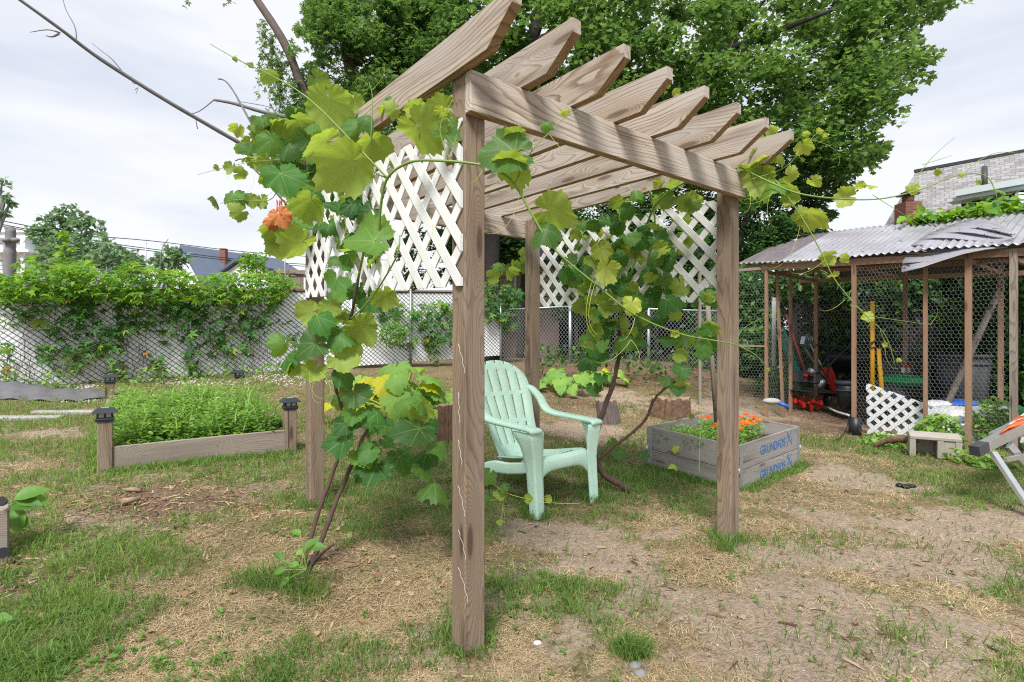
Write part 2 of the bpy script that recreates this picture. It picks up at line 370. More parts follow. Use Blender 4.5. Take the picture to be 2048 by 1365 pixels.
def leafmat(name, stops, transl, tcol, rough=.5, spec=.35, under=None, veins=False, vein_col=(.25, .36, .1)):
    t = NT(name); r = t.attr('rnd', 'Fac'); c = t.ramp(r, stops)
    geo = t.n('ShaderNodeNewGeometry'); co = geo.outputs['Position']
    n = t.noise(co, 30 if not veins else 45, 3); c = t.mix(t.math('MULTIPLY', n, .35), c, t.mix(1, c, (.6, .6, .6), 'MULTIPLY'))
    tc_ = t.mix(1, t.ramp(r, [(0, tuple(q * .75 for q in tcol)), (1, tcol)]), (1, 1, 1), 'MULTIPLY')
    if under: c = t.mix(geo.outputs['Backfacing'], c, under)
    hgt = n
    if veins:
        sep = t.n('ShaderNodeSeparateXYZ', {0: t.attr('luv')}); u, v = sep.outputs[0], sep.outputs[1]
        m = None
        for a in (0, 48, -48, 100, -100):
            ca, sa = math.cos(R(a)), math.sin(R(a))
            al = t.math('ADD', t.math('MULTIPLY', u, ca), t.math('MULTIPLY', v, sa))
            ac = t.math('ABSOLUTE', t.math('SUBTRACT', t.math('MULTIPLY', v, ca), t.math('MULTIPLY', u, sa)))
            w = t.math('ADD', t.math('MULTIPLY', al, -.013), .020)
            k = t.math('MULTIPLY', t.math('LESS_THAN', ac, w), t.math('GREATER_THAN', al, 0))
            # side veins: fine oblique lines
            sv = t.math('MULTIPLY', t.math('LESS_THAN', t.math('FRACT', t.math('MULTIPLY', t.math('SUBTRACT', al, t.math('MULTIPLY', ac, .9)), 7.0)), .09),
                        t.math('MULTIPLY', t.math('LESS_THAN', ac, t.math('MULTIPLY', al, .42)), t.math('GREATER_THAN', al, .05)))
            k = t.math('MAXIMUM', k, t.math('MULTIPLY', sv, .55)); m = k if m is None else t.math('MAXIMUM', m, k)
        c = t.mix(t.math('MULTIPLY', m, .5), c, vein_col); ed = t.ramp(t.noise(co, 9, 4, .65), [(.66, (0, 0, 0)), (.74, (1, 1, 1))]); c = t.mix(t.math('MULTIPLY', ed, .2), c, (.3, .3, .08)); tc_ = t.mix(t.math('MULTIPLY', m, .6), tc_, (.62, .70, .22)); tc_ = t.mix(t.math('MULTIPLY', t.noise(co, 14, 4, .6), .5), tc_, tuple(q * .45 for q in tcol)); hgt = t.math('ADD', n, m)
    bn = t.n('ShaderNodeBump', {'Height': hgt, 'Strength': .5, 'Distance': .004}).outputs[0]; a = t.bsdf(c, rough, 0, spec, hgt, .45, .004); tl = t.n('ShaderNodeBsdfTranslucent', {0: tc_, 'Normal': bn}).outputs[0]
    return t.done(t.n('ShaderNodeMixShader', {0: transl, 1: a, 2: tl}).outputs[0])
GS = [(0, (.022, .07, .018)), (.5, (.04, .12, .022)), (.85, (.08, .19, .03)), (1, (.14, .25, .03))]
M['grape'] = leafmat('grape_leaf', [(0, (.03, .10, .035)), (.5, (.055, .18, .04)), (1, (.11, .27, .05))], .45, (.50, .68, .07), .5, .3, (.28, .38, .08), True)
M['grape_dark'] = leafmat('grape_leaf_dark', [(0, (.028, .10, .028)), (.5, (.045, .165, .032)), (1, (.085, .25, .04))], .42, (.22, .48, .04), .55, .25, (.14, .27, .05), True)
M['grape_young'] = leafmat('young_grape_leaf', [(0, (.26, .42, .05)), (1, (.46, .52, .07))], .5, (.62, .74, .06), .45, .4, (.38, .46, .10), True, (.5, .55, .2))
M['brownleaf'] = dirty('scorched_orange_leaf', (.5, .18, .05), (.25, .07, .03), .6, .8, 40)
M['maple'] = leafmat('maple_leaf', [(0, (.03, .095, .028)), (.5, (.06, .155, .045)), (1, (.125, .26, .065))], .45, (.25, .43, .08))
M['maplelow'] = leafmat('dark_small_leaf', [(0, (.025, .085, .03)), (.6, (.055, .15, .05)), (1, (.12, .25, .08))], .35, (.17, .33, .07))
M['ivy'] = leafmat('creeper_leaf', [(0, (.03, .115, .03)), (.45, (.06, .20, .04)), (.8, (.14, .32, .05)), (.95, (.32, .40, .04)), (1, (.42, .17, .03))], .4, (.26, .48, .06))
M['ivytop'] = leafmat('sunlit_tint_creeper_leaf', [(0, (.08, .23, .025)), (.5, (.17, .39, .035)), (.9, (.33, .50, .05)), (.97, (.45, .42, .04)), (1, (.5, .24, .04))], .45, (.34, .58, .04))  # brighter copy of the creeper leaf, sunlight put into its colour
M['fartree'] = leafmat('far_tree_leaf', [(0, (.09, .19, .10)), (1, (.20, .34, .16))], .4, (.30, .46, .2))
M['hedge'] = leafmat('shade_leaf', GS, .35, (.14, .3, .03))
M['weed'] = leafmat('bright_weed_leaf', [(0, (.06, .17, .03)), (.5, (.16, .35, .06)), (1, (.32, .52, .11))], .4, (.38, .58, .08))
M['squash'] = leafmat('squash_leaf', [(0, (.19, .42, .09)), (.6, (.27, .50, .09)), (.9, (.38, .56, .10)), (1, (.65, .6, .03))], .45, (.42, .62, .06), .55, .3, None, True, (.35, .48, .16))
M['grass'] = leafmat('green_grass_blade', [(0, (.06, .13, .03)), (.5, (.13, .24, .05)), (1, (.26, .40, .08))], .35, (.3, .44, .08), .6)
M['drygrass'] = leafmat('dry_grass_blade', [(0, (.20, .14, .07)), (.45, (.50, .385, .22)), (1, (.76, .64, .42))], .25, (.6, .46, .28), .8, .15)
M['litter'] = leafmat('straw_and_bark_litter', [(0, (.09, .05, .035)), (.5, (.24, .15, .09)), (1, (.5, .38, .26))], .05, (.3, .2, .1), .9, .1)
M['marigold'] = leafmat('marigold_petal', [(0, (.55, .045, .005)), (.5, (.85, .15, .008)), (1, (.95, .28, .012))], .3, (.8, .2, .01), .6)
M['flag'] = None
def groundmat():
    t = NT('yard_ground'); co = t.n('ShaderNodeNewGeometry').outputs['Position']; mk = t.n('ShaderNodeSeparateXYZ', {0: t.attr('mask')})
    n1 = t.noise(co, 3, 6, .6); n2 = t.noise(co, 40, 5, .7); n3 = t.noise(co, 220, 3, .7)
    soil = t.mix(t.ramp(n2, [(.35, (0, 0, 0)), (.65, (1, 1, 1))]), (.21, .15, .105), (.42, .335, .26)); soil = t.mix(t.ramp(n3, [(.45, (0, 0, 0)), (.7, (.7, .7, .7))]), soil, (.55, .45, .35))
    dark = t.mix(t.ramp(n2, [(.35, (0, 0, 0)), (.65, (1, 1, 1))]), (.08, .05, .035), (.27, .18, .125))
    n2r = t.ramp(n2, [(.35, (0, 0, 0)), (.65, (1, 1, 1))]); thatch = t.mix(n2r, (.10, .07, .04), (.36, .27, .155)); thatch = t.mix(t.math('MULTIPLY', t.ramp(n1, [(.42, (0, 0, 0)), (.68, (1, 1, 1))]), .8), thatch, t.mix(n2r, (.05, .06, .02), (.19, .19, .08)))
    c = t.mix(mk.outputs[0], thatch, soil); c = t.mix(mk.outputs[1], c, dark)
    vor = t.n('ShaderNodeTexVoronoi', {'Vector': co, 'Scale': 55}).outputs['Distance']
    c = t.mix(t.math('MULTIPLY', t.math('LESS_THAN', vor, .13), mk.outputs[0]), c, (.5, .45, .4))
    h = t.math('ADD', t.math('ADD', n2, t.math('MULTIPLY', n3, .5)), t.math('MULTIPLY', vor, -.4))
    return t.done(t.bsdf(c, .95, 0, .15, h, .9, .02))
M['ground'] = groundmat()

# ---------------------------------------------------------------- ground masks (world metres)
def blobs(lst):
    o = []
    for px, py, rx, ry in lst:
        g = G(px, py); o.append((g.x, g.y, rx, ry))
    return o
DIRT = blobs([(1560,1230,.5,.35),(1780,1130,.6,.25),(1480,1330,.4,.12),(1180,1140,.3,.15),(1700,1040,.3,.3),(1110,1080,.36,.22),(1230,1110,.25,.16),(1600,1200,.42,.35),(1520,1290,.3,.3),(1720,960,.30,.5),(1820,1060,.45,.30),(1960,1050,.5,.35),(1700,1330,.6,.25),(1900,1250,.3,.2),(1360,1190,.22,.12),
  (340,1000,.5,.32),(250,1030,.35,.2),(430,985,.3,.2),(1640,850,.9,.5),(1700,815,1.2,.8),(20,1180,.12,.2),(50,1130,.12,.1),(650,1120,.16,.10),(1160,860,.5,.5),(1330,705,1.4,1.0),(1200,790,.7,.5),(100,870,.4,.15),(1100,760,.5,1.2),(1450,820,.6,.6),(1320,1070,.15,.08),(1920,920,.2,.2)])
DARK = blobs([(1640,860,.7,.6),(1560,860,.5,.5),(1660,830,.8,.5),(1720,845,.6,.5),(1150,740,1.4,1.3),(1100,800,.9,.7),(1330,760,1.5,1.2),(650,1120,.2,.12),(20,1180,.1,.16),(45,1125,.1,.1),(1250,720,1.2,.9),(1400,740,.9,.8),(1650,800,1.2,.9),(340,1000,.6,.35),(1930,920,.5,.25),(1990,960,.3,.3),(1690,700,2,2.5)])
DRY = blobs([(450,1270,.45,.2),(250,1340,.4,.12),(700,1230,.3,.15),(1060,1320,.4,.12),(1100,1240,.22,.12),(1500,1050,.3,.2),(1560,1010,.35,.3),(1600,960,.25,.25),(880,1150,.25,.15),(1400,1060,.4,.15),(600,1030,.2,.1),(1160,830,.5,.5),(800,1180,.3,.2),(300,1180,.3,.12),(1850,1200,.3,.15),(1000,1340,.4,.1),(60,930,.5,.25),(1680,1000,.2,.3),(1330,1110,.25,.12),(500,1110,.3,.2)])
GREEN = blobs([(80,1180,.32,.3),(180,1080,.3,.25),(120,1290,.3,.16),(30,1340,.25,.1),(560,1170,.13,.09),(620,1200,.14,.07),(760,1000,.7,.35),(640,970,.4,.3),(880,960,.5,.35),(560,960,.5,.3),(1250,960,.5,.25),(1100,980,.5,.25),(1270,1295,.05,.04),(1110,1180,.25,.14),(1150,1230,.2,.08),(300,900,.6,.3),(80,900,.6,.2),(250,840,.5,.3),(1750,900,.5,.35),(1880,960,.5,.2),(1960,1000,.4,.2),(1600,880,.3,.4),(1400,1000,.4,.2),(1760,1290,.25,.1),(1980,1160,.3,.15),(1650,1110,.12,.1),(1440,1100,.07,.06),(950,1000,.3,.2),(1100,900,.4,.3),(980,900,.5,.5),(1200,900,.4,.3),(450,930,.5,.15),(380,1110,.2,.1),(1730,1190,.3,.06)])
def fld(bl, x, y, hard=1.6):
    s = np.zeros_like(x)
    for bx, by, rx, ry in bl:
        d = ((x - bx) / rx) ** 2 + ((y - by) / ry) ** 2
        s = np.maximum(s, np.exp(-d * .8))
    return s
def masks(x, y):
    n = fbm(x * 3.1, y * 3.1, 11, 4) - .5; n2 = fbm(x * 9, y * 9, 23, 3) - .5
    n3 = fbm(x * 28, y * 28, 37, 3) - .5; d = np.clip((fld(DIRT, x, y) + n * 1.2 + n2 * .9 + n3 * .7 - .24) * 2.6, 0, 1)
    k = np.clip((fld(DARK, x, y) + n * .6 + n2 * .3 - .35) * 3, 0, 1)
    g = np.clip(.46 + .12 * (x < -.6) + .10 * (y > 2.9) * (x < 1.5) + fld(GREEN, x, y) * .7 - fld(DRY, x, y) * .75 + n * 1.5 + n2 * 1.0, 0, 1)
    return d, k, g
gx = np.concatenate([-np.geomspace(400, 8.2, 26), np.arange(-8, 8.01, .05), np.geomspace(8.2, 400, 26)])
gy = np.concatenate([-np.geomspace(60, 1.1, 12), np.arange(-1, 1.0, .2), np.arange(1.0, 14.01, .05), np.geomspace(14.3, 600, 28)])
XX, YY = np.meshgrid(gx, gy); ZZ = gz(XX, YY)
md, mk_, mg = masks(XX.ravel(), YY.ravel())
ZZ = ZZ + ((fbm(XX * 7, YY * 7, 5, 4) - .5) * .035) * (np.abs(XX) < 9) * (YY < 15)
def gidx(w, h): a = np.arange(w * h).reshape(h, w); return np.stack([a[:-1, :-1], a[:-1, 1:], a[1:, 1:], a[1:, :-1]], -1).reshape(-1, 4)
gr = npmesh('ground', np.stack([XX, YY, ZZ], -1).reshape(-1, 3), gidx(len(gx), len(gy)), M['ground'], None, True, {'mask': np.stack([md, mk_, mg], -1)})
tag(gr, 'dry patchy back yard ground with worn bare soil', None, None, 'structure')

# ---------------------------------------------------------------- scatter tools
def rotm(n, t):
    """n,t arrays (m,3): frames with x=tip, z=normal"""
    n = n / np.linalg.norm(n, axis=1, keepdims=True); t = t - n * (t * n).sum(1, keepdims=True)
    t = t / np.maximum(np.linalg.norm(t, axis=1, keepdims=True), 1e-6); b = np.cross(n, t); return np.stack([t, b, n], -1)
def scatter(name, tv, tf, pos, Rm, size, mat, parent=None, rnd=None, luv=False, smooth=False):
    m = len(pos); n = len(tv); size = np.broadcast_to(np.asarray(size, float), (m,))
    V = np.einsum('mij,nj->mni', Rm, tv) * size[:, None, None] + pos[:, None, :]
    Fc = (tf[None] + (np.arange(m) * n)[:, None, None]).reshape(-1, tf.shape[1])
    rnd = rng.random(m) if rnd is None else rnd
    at = {'rnd': np.repeat(rnd, n)}
    if luv: at['luv'] = np.tile(tv, (m, 1))
    return npmesh(name, V.reshape(-1, 3), Fc, mat, parent, smooth, at)
def fan(pts, fold=0., droop=0.):
    """flat leaf from outline pts (u along tip, v side) as triangle fan from the centroid; adds fold"""
    c = np.mean(pts, 0); V = [(c[0], 0, 0)] + [(u, v, abs(v) * fold - droop * u * u) for u, v in pts]; n = len(pts)
    return np.array(V, float), np.array([(0, 1 + i, 1 + (i + 1) % n) for i in range(n)])
LEAF = fan([(0, 0), (.3, .26), (.7, .22), (1, 0), (.7, -.22), (.3, -.26)], .35, .15)
MAPLE = fan([(0, .03), (.12, .22), (.02, .48), (.32, .34), (.5, .56), (.6, .22), (1, 0), (.6, -.22), (.5, -.56), (.32, -.34), (.02, -.48), (.12, -.22), (0, -.03)], .2, .1)
def comp(n=5):
    V = []; Fc = []
    for i in range(n):
        a = R(-100 + 200 * i / (n - 1)); s = 1 - .35 * abs(i - (n-1)/2) / ((n-1)/2); ca, sa = math.cos(a), math.sin(a)
        b = len(V); base = [(.02, 0, 0), (.45, .19, .05), (1, 0, -.12), (.45, -.19, .05)]
        V += [((u*ca - v*sa) * s, (u*sa + v*ca) * s, z) for u, v, z in base]; Fc += [(b, b+1, b+2), (b, b+2, b+3)]
    return np.array(V), np.array(Fc)
COMP = comp(5)
def randn(m, up=.6, spread=1.0, cambias=0.):
    n = rng.normal(size=(m, 3)) * spread; n[:, 2] = np.abs(n[:, 2]) + up; n[:, 1] -= cambias; return n
def rt(m):
    t = rng.normal(size=(m, 3)); t[:, 2] -= .5; return t
def clumps(centres, radii, per, flat=.8, hollow=.3):
    """points in soft balls round centres"""
    out_ = []
    for c, r, k in zip(centres, radii, per):
        d = rng.normal(size=(k, 3)); d /= np.linalg.norm(d, axis=1, keepdims=True); q = (hollow + (1 - hollow) * rng.random(k)) ** .6
        d *= (r * q)[:, None]; d[:, 2] *= flat; out_.append(np.array(c) + d)
    return np.concatenate(out_)
def inpoly(px, py, poly):
    r = np.zeros(len(px), bool); j = len(poly) - 1
    for i in range(len(poly)):
        xi, yi = poly[i]; xj, yj = poly[j]
        c = ((yi > py) != (yj > py)) & (px < (xj - xi) * (py - yi) / (yj - yi + 1e-9) + xi); r ^= c; j = i
    return r
def polypts(poly, m):
    xs = [p[0] for p in poly]; ys = [p[1] for p in poly]; o = []
    while sum(len(q) for q in o) < m:
        a = rng.uniform(min(xs), max(xs), m); b = rng.uniform(min(ys), max(ys), m); k = inpoly(a, b, poly); o.append(np.stack([a[k], b[k]], 1))
    return np.concatenate(o)[:m]
def PN(pp, Y): return np.stack([(pp[:, 0] - HX) / F * Y, Y, CAMZ - (pp[:, 1] - HY) / F * Y], 1)

# ---------------------------------------------------------------- grass, litter and weeds on the ground
def field(n, y0=1.6, y1=9.5, power=1.7):
    u = rng.random(n); y = y0 + (y1 - y0) * u ** power; x = rng.uniform(-1.03, 1.03, n) * y
    return x, y
NOGO = []   # (x,y,r)
def blades(name, x, y, hgt, wid, lean, mat, rnd, label, flat=False):
    m = len(x); z = gz(x, y); a = rng.random(m) * 6.283; ca, sa = np.cos(a), np.sin(a)
    l = lean * (.4 + rng.random(m)); b = rng.random(m) * 6.283; sx, sy = np.cos(b) * wid, np.sin(b) * wid
    V = np.zeros((m, 5, 3)); cx, cy = ca * hgt * l, sa * hgt * l
    up = hgt if not flat else hgt * .25
    V[:, 0] = np.stack([x - sx, y - sy, z - .012], 1); V[:, 1] = np.stack([x + sx, y + sy, z - .012], 1)
    V[:, 2] = np.stack([x + cx * .4 - sx * .8, y + cy * .4 - sy * .8, z + up * .6], 1); V[:, 3] = np.stack([x + cx * .4 + sx * .8, y + cy * .4 + sy * .8, z + up * .6], 1)
    V[:, 4] = np.stack([x + cx, y + cy, z + up * (1 - .45 * np.minimum(l, 1.4))], 1)
    tf = np.array([(0, 1, 3), (0, 3, 2), (2, 3, 4)]); Fc = (tf[None] + (np.arange(m) * 5)[:, None, None]).reshape(-1, 3)
    o = npmesh(name, V.reshape(-1, 3), Fc, mat, None, False, {'rnd': np.repeat(np.clip(rnd, 0, 1), 5)}); tag(o, label, None, None, 'stuff'); return o
def okmask(x, y):
    k = np.ones(len(x), bool)
    s_ = (x - 3.9) * .78 + (y - 7.0) * .62   # inside shelter: bare
    k &= ~((s_ > 0) & (x > 3.3) & (rng.random(len(x)) > .12))
    return k
x, y = field(330000); d, kk, g = masks(x, y)
keep = (rng.random(len(x)) < (1 - d * .93) * np.clip((g - .26) * 2.2, 0, 1) * (.35 + .9 * np.clip((fbm(x * 13, y * 13, 63, 2) - .35) * 3.5, 0, 1))) & okmask(x, y); x, y, g_ = x[keep], y[keep], g[keep]
tuft = np.clip((fbm(x * 11, y * 11, 61, 2) - .48) * 5, 0, 1)
tall = np.maximum(.55 * tuft * rng.random(len(x)), 0) + np.maximum(fld(blobs([(560,1170,.16,.10),(620,1195,.16,.07),(1440,1100,.06,.05),(240,1130,.12,.06),(1250,960,.3,.1),(960,1090,.1,.2),(920,1290,.08,.06)]), x, y), 0)
bases = [(*A2, .075), (*(A2+db*1.76), .075), (-1.22, 3.33, .075), (.17, 4.42, .08), (.14, 3.42, .07), (.55, 3.78, .06), (.9, 4.0, .06)]
ex, ey = [], []
for bx_, by_, br_ in bases: a_ = rng.random(420) * 6.283; q_ = br_ * (.75 + .8 * rng.random(420) ** 2); ex.append(bx_ + np.cos(a_) * q_); ey.append(by_ + np.sin(a_) * q_)
for (p0_, p1_) in (((1.73, 4.12), (1.19, 4.72)), ((1.73, 4.12), (2.61, 4.91)), ((-2.945, 3.9), (-1.915, 4.65)), ((-2.945, 3.9), (-4.385, 5.88))):
    u_ = rng.random(2200); nn_ = np.array([p1_[1]-p0_[1], p0_[0]-p1_[0]]); nn_ = nn_ / np.linalg.norm(nn_); sg_ = 1 if (p0_[0] < 0 and p1_[0] > -2) or (p0_[0] > 0 and p1_[0] > 2) else -1
    o_ = .03 + .10 * rng.random(2200) ** 2; ex.append(p0_[0] + (p1_[0]-p0_[0]) * u_ + nn_[0] * o_ * sg_); ey.append(p0_[1] + (p1_[1]-p0_[1]) * u_ + nn_[1] * o_ * sg_)
tg_ = G(1262, 1312); ex.append(tg_.x + rng.normal(size=700) * .026); ey.append(tg_.y + rng.normal(size=700) * .020)
ex = np.concatenate(ex); ey = np.concatenate(ey); x = np.concatenate([x, ex]); y = np.concatenate([y, ey]); g_ = np.concatenate([g_, np.full(len(ex), .6)]); tall = np.concatenate([tall, np.where(np.hypot(ex - 1.9, ey - 4.5) < 1.2, -.15, .12) + .25 * rng.random(len(ex)) + .25 * (np.hypot(ex - tg_.x, ey - tg_.y) < .08)])
h = (.018 + .035 * rng.random(len(x)) ** 1.5) * (1 + 1.9 * tall) * (.8 + .6 * g_)
blades('grass', x, y, h, .0011 + .0006 * y / 2.5, 1.0, M['grass'], .15 + .45 * fbm(x * 2.2, y * 2.2, 41, 3) + .5 * (rng.random(len(x)) - .3) + .15 * (x < -1.5) , 'short green lawn grass growing in patches')
x, y = field(420000); d, kk, g = masks(x, y)
keep = (rng.random(len(x)) < (1 - d * .9) * np.clip(1.15 - g * 1.25, .12, 1)) & okmask(x, y); x, y = x[keep], y[keep]
blades('dry_grass', x, y, .022 + .04 * rng.random(len(x)), .0010 + .0005 * y / 2.5, 2.1, M['drygrass'], rng.random(len(x)) * .8 + .3 * fbm(x * 3, y * 3, 51, 2), 'matted straw coloured dead grass', True)
# loose litter: bark chips and straws
x, y = field(60000, 1.6, 10.5, 1.4); d, kk, g = masks(x, y)
mul = fld(blobs([(340,1000,.7,.4),(450,970,.4,.28),(240,1030,.4,.25)]), x, y)
dk = fld(DARK, x, y)
keep = (rng.random(len(x)) < .05 + .9 * mul + .55 * dk); x, y = x[keep], y[keep]; m = len(x)
n_ = randn(m, 3, .6); stick = np.array([(-.5, -.09, 0), (.5, -.05, .0), (.52, .06, 0), (-.5, .08, 0), (0, 0, .09)], float); sf = np.array([(0, 1, 4), (1, 2, 4), (2, 3, 4), (3, 0, 4)])
o = scatter('ground_litter', stick, sf, np.stack([x, y, gz(x, y) + .006], 1), rotm(n_, rng.normal(size=(m, 3))), .015 + .055 * rng.random(m) ** 2, M['litter']); tag(o, 'dry leaf, bark chip and straw litter on the soil', None, None, 'stuff')
# pebbles
gravel = blobs([(140,775,.5,.25),(80,765,.6,.3),(170,800,.3,.25),(230,760,.9,.3),(560,755,.8,.5),(600,765,.6,.4),(400,765,.8,.3)])
x, y = field(60000, 1.7, 9.8, 1.2); d, kk, g = masks(x, y); gg = fld(gravel, x, y)
keep = (rng.random(len(x)) < .003 + .03 * d * (1-kk) + (gg > .5) * .75); x, y = x[keep], y[keep]; m = len(x)
ico = np.array([(0,0,.6),(.8,0,.1),(.3,.7,.15),(-.6,.45,.05),(-.6,-.5,.12),(.3,-.75,.1),(0,0,-.4)], float); icf = np.array([(0,1,2),(0,2,3),(0,3,4),(0,4,5),(0,5,1),(6,2,1),(6,3,2),(6,4,3),(6,5,4),(6,1,5)])
gg = fld(gravel, x, y)
o = scatter('pebbles', ico, icf, np.stack([x, y, gz(x, y) + .003], 1), rotm(randn(m, 3, .5), rng.normal(size=(m, 3))), np.where(gg > .5, .012 + .018 * rng.random(m), .002 + .006 * rng.random(m) ** 3), M['pebble']); tag(o, 'small white stones and gravel on the ground', None, None, 'stuff')
x, y = field(700, 1.9, 9, 1.0); m = len(x)
o = scatter('fallen_leaves', *MAPLE, np.stack([x, y, gz(x, y) + .012], 1), rotm(randn(m, 1.5, .7), rng.normal(size=(m, 3))), .015 + .025 * rng.random(m), M['litter'], rnd=.3 + .5 * rng.random(m)); tag(o, 'scattered curled brown fallen leaves', None, None, 'stuff')
# broad leaf weeds
x, y = field(22000, 1.65, 9, 1.5); d, kk, g = masks(x, y)
wb = fld(blobs([(1110,1190,.3,.14),(80,1250,.35,.2),(180,1130,.3,.2),(100,1320,.4,.15),(1160,1110,.06,.04),(780,960,.4,.2),(300,870,.8,.3),(1850,940,.7,.25),(1800,1010,.3,.1),(1650,880,.3,.3),(1960,1010,.3,.2),(1480,1010,.4,.1),(250,790,.8,.3),(1750,890,.5,.2),(1240,940,.4,.2),(1010,980,.3,.2),(500,760,1,.4)]), x, y)
cl = np.clip((fbm(x * 6, y * 6, 77, 3) - .5) * 6, 0, 1)
keep = (rng.random(len(x)) < (.05 + .8 * wb) * (.25 + .75 * cl)) & okmask(x, y); x, y = x[keep], y[keep]
k = 7; x = np.repeat(x, k); y = np.repeat(y, k); m = len(x); an = rng.random(m) * 6.283
t = np.stack([np.cos(an), np.sin(an), .3 + .7 * rng.random(m)], 1); n_ = np.stack([-np.cos(an) * .5, -np.sin(an) * .5, np.ones(m)], 1)
rr = rng.random(m) * .012
o = scatter('ground_weeds', *LEAF, np.stack([x + t[:, 0] * rr, y + t[:, 1] * rr, gz(x, y) + .003 + .02 * rng.random(m)], 1), rotm(n_, t), .007 + .016 * rng.random(m), M['weed'], rnd=.5 * rng.random(m)); tag(o, 'low broad leaved green weeds in the lawn', None, None, 'stuff')

# ---------------------------------------------------------------- pergola
def V3(p2, z): return Vector((p2[0], p2[1], z))
LAC, LAB = 1.72, 1.76
PA, PB = A2, A2 + db * LAB; PC = A2 + da * LAC; PD = PC + db * LAB
pg = empty('pergola', V3((PA + PD) / 2, gzf(*((PA + PD) / 2))), 'weathered wooden pergola with eight notched rafters over the green chair', 'pergola')
def ztop(p2): return 2.083 + .045 * float(np.dot(p2 - A2, da)) / LAC
up = Vector((0, 0, 1)); D3a = Vector((*da, 0)); D3b = Vector((*db, 0))
Mpost = Matrix((up, D3b, D3a)).transposed()  # long axis = z
for p in (PA, PB, PC, PD):
    z1 = ztop(p) - .002; z0 = gzf(*p) - .25; m = MB(); m.box(V3(p, (z0 + z1) / 2), (z1 - z0, .089, .089), Mpost, .005); po = m.build('post', M['post'], pg)
    if p is PA:
        for hz in (1.02, .8, .66, .42, .22, .07, 1.2, 1.33):
            s = MB(); c = V3(p - da * .0452 - db * .022, hz + .15); s.cyl(c, c - D3a * .006, .004, .003, 8); s.build('nail', M['rust'], po)
for side, pa, pb in ((-1, PA, PB), (1, PC, PD)):
    o1 = pa + da * side * .0645 - db * .0455; o2 = pb + da * side * .0645 + db * .0455; zt = ztop(pa + da * side * .06) 
    m = MB(); m.bar(V3(o1, zt - .074), V3(o2, zt - .074), .038, .146, bev=.003); bm_ = m.build('beam', M['rafter'], pg)
    if side < 0:
        for (s_, dz) in ((.03, -.022), (.052, -.068), (.028, -.108), (1.72, -.07), (1.75, -.11)):
            q = MB(); c = V3(pa + db * (s_ + .0) - da * .0838, zt + dz); q.cyl(c - D3a * .0, c - D3a * .0035, .009, .0085, 12); sc2 = q.build('screw', M['rust'], bm_)
q0, q1 = -.36, LAC + .36
for i in range(8):
    s_ = -.059 + .2585 * i; base = A2 + db * s_; hh = .14
    za = ztop(base - da * .36) - .001; slope = .045 / LAC; X = Vector((da[0], da[1], slope)).normalized(); Yv = Vector((0, 0, 1))
    Lr = q1 - q0; poly = [(0.135, 0), (Lr - .135, 0), (Lr, .085), (Lr, hh), (0, hh), (0, .092)]
    tl = random.uniform(-.004, .004); m = MB(); m.prism(poly, .038, V3(base + da * q0 , 2.083 + q0 * slope + .001), X, Yv)
    m.build('rafter', M['rafter'], pg)
def clip_rect(poly, w, h):
    for ax, lim, sg in ((0, 0, 1), (0, w, -1), (1, 0, 1), (1, h, -1)):
        o = []; n = len(poly)
        for i in range(n):
            a, b = poly[i], poly[(i+1) % n]; ia = (a[ax] - lim) * sg >= 0; ib = (b[ax] - lim) * sg >= 0
            if ia: o.append(a)
            if ia != ib: t_ = (lim - a[ax]) / (b[ax] - a[ax]); o.append((a[0] + (b[0]-a[0]) * t_, a[1] + (b[1]-a[1]) * t_))
        poly = o
        if len(poly) < 3: return None
    return poly
def lattice(name, O, X, Yv, w, h, px_, py_, sw, mat, parent, th=.006, ph=0.):
    """two layers of diagonal strips clipped to w x h; px_,py_ = diamond spacing"""
    m = MB(); N = Vector(X).normalized().cross(Vector(Yv).normalized()); sl = py_ / px_; hw = sw / 2 / math.cos(math.atan(1 / sl)) / 1.0
    hw = sw / 2 * math.sqrt(1 + sl * sl) / sl
    k0 = int(-h / py_) - 2; k1 = int(w / px_) + 2
    for layer, sg in ((0, 1), (1, -1)):
        rgk = range(k0, k1 + 1) if sg > 0 else range(-1, k1 - k0 + 2)
        for k in rgk:
            x0 = k * px_ + ph
            d = h / sl * sg
            poly = [(x0 - hw, 0), (x0 + hw, 0), (x0 + hw + d, h), (x0 - hw + d, h)]
            poly = clip_rect(poly, w, h)
            if poly and len(poly) >= 3:
                ar = sum(poly[i][0]*poly[(i+1) % len(poly)][1] - poly[(i+1) % len(poly)][0]*poly[i][1] for i in range(len(poly)))
                if abs(ar) < 2e-4: continue
                if ar < 0: poly = poly[::-1]
                m.prism(poly, th - .0004, Vector(O) + N * (th * (layer - .5)), X, Yv)
    return m.build(name, mat, parent)
# left panel: outside of A and C, runs from A backwards
O = V3(A2 - db * .052 + da * (-.035), 1.325); X = Vector((da[0], da[1], .042)).normalized()
lattice('lattice_panel', O, X, up, 1.76, .60, .145, .155, .042, M['lattice'], pg, ph=.0)
O = V3(PB + db * .052 + da * .0, 1.36); X = Vector((da[0], da[1], .035)).normalized()
lattice('lattice_panel', O, X, up, 1.73, .60, .146, .150, .040, M['lattice'], pg, ph=.0)
# twine loops on post A
m = MB()
for (py0, ln, sw_) in ((688, 60, 14), (785, 62, 3), (880, 50, 8), (972, 62, 14), (1060, 60, 16), (1135, 70, 20)):
    Y = 1.905; pts = [P(916, py0, Y)]
    for j in range(1, 9): f_ = j / 8; pts.append(P(916 + math.sin(f_ * 2.2) * sw_ * .6 + (f_ ** 3) * sw_ * .5 + math.sin(j * 2.1) * 1.2, py0 + f_ * ln, Y - .006))
    m = MB(); m.tube(smooth_pts(pts, 3), .0007, 5); m.build('twine', M['twine'], pg)

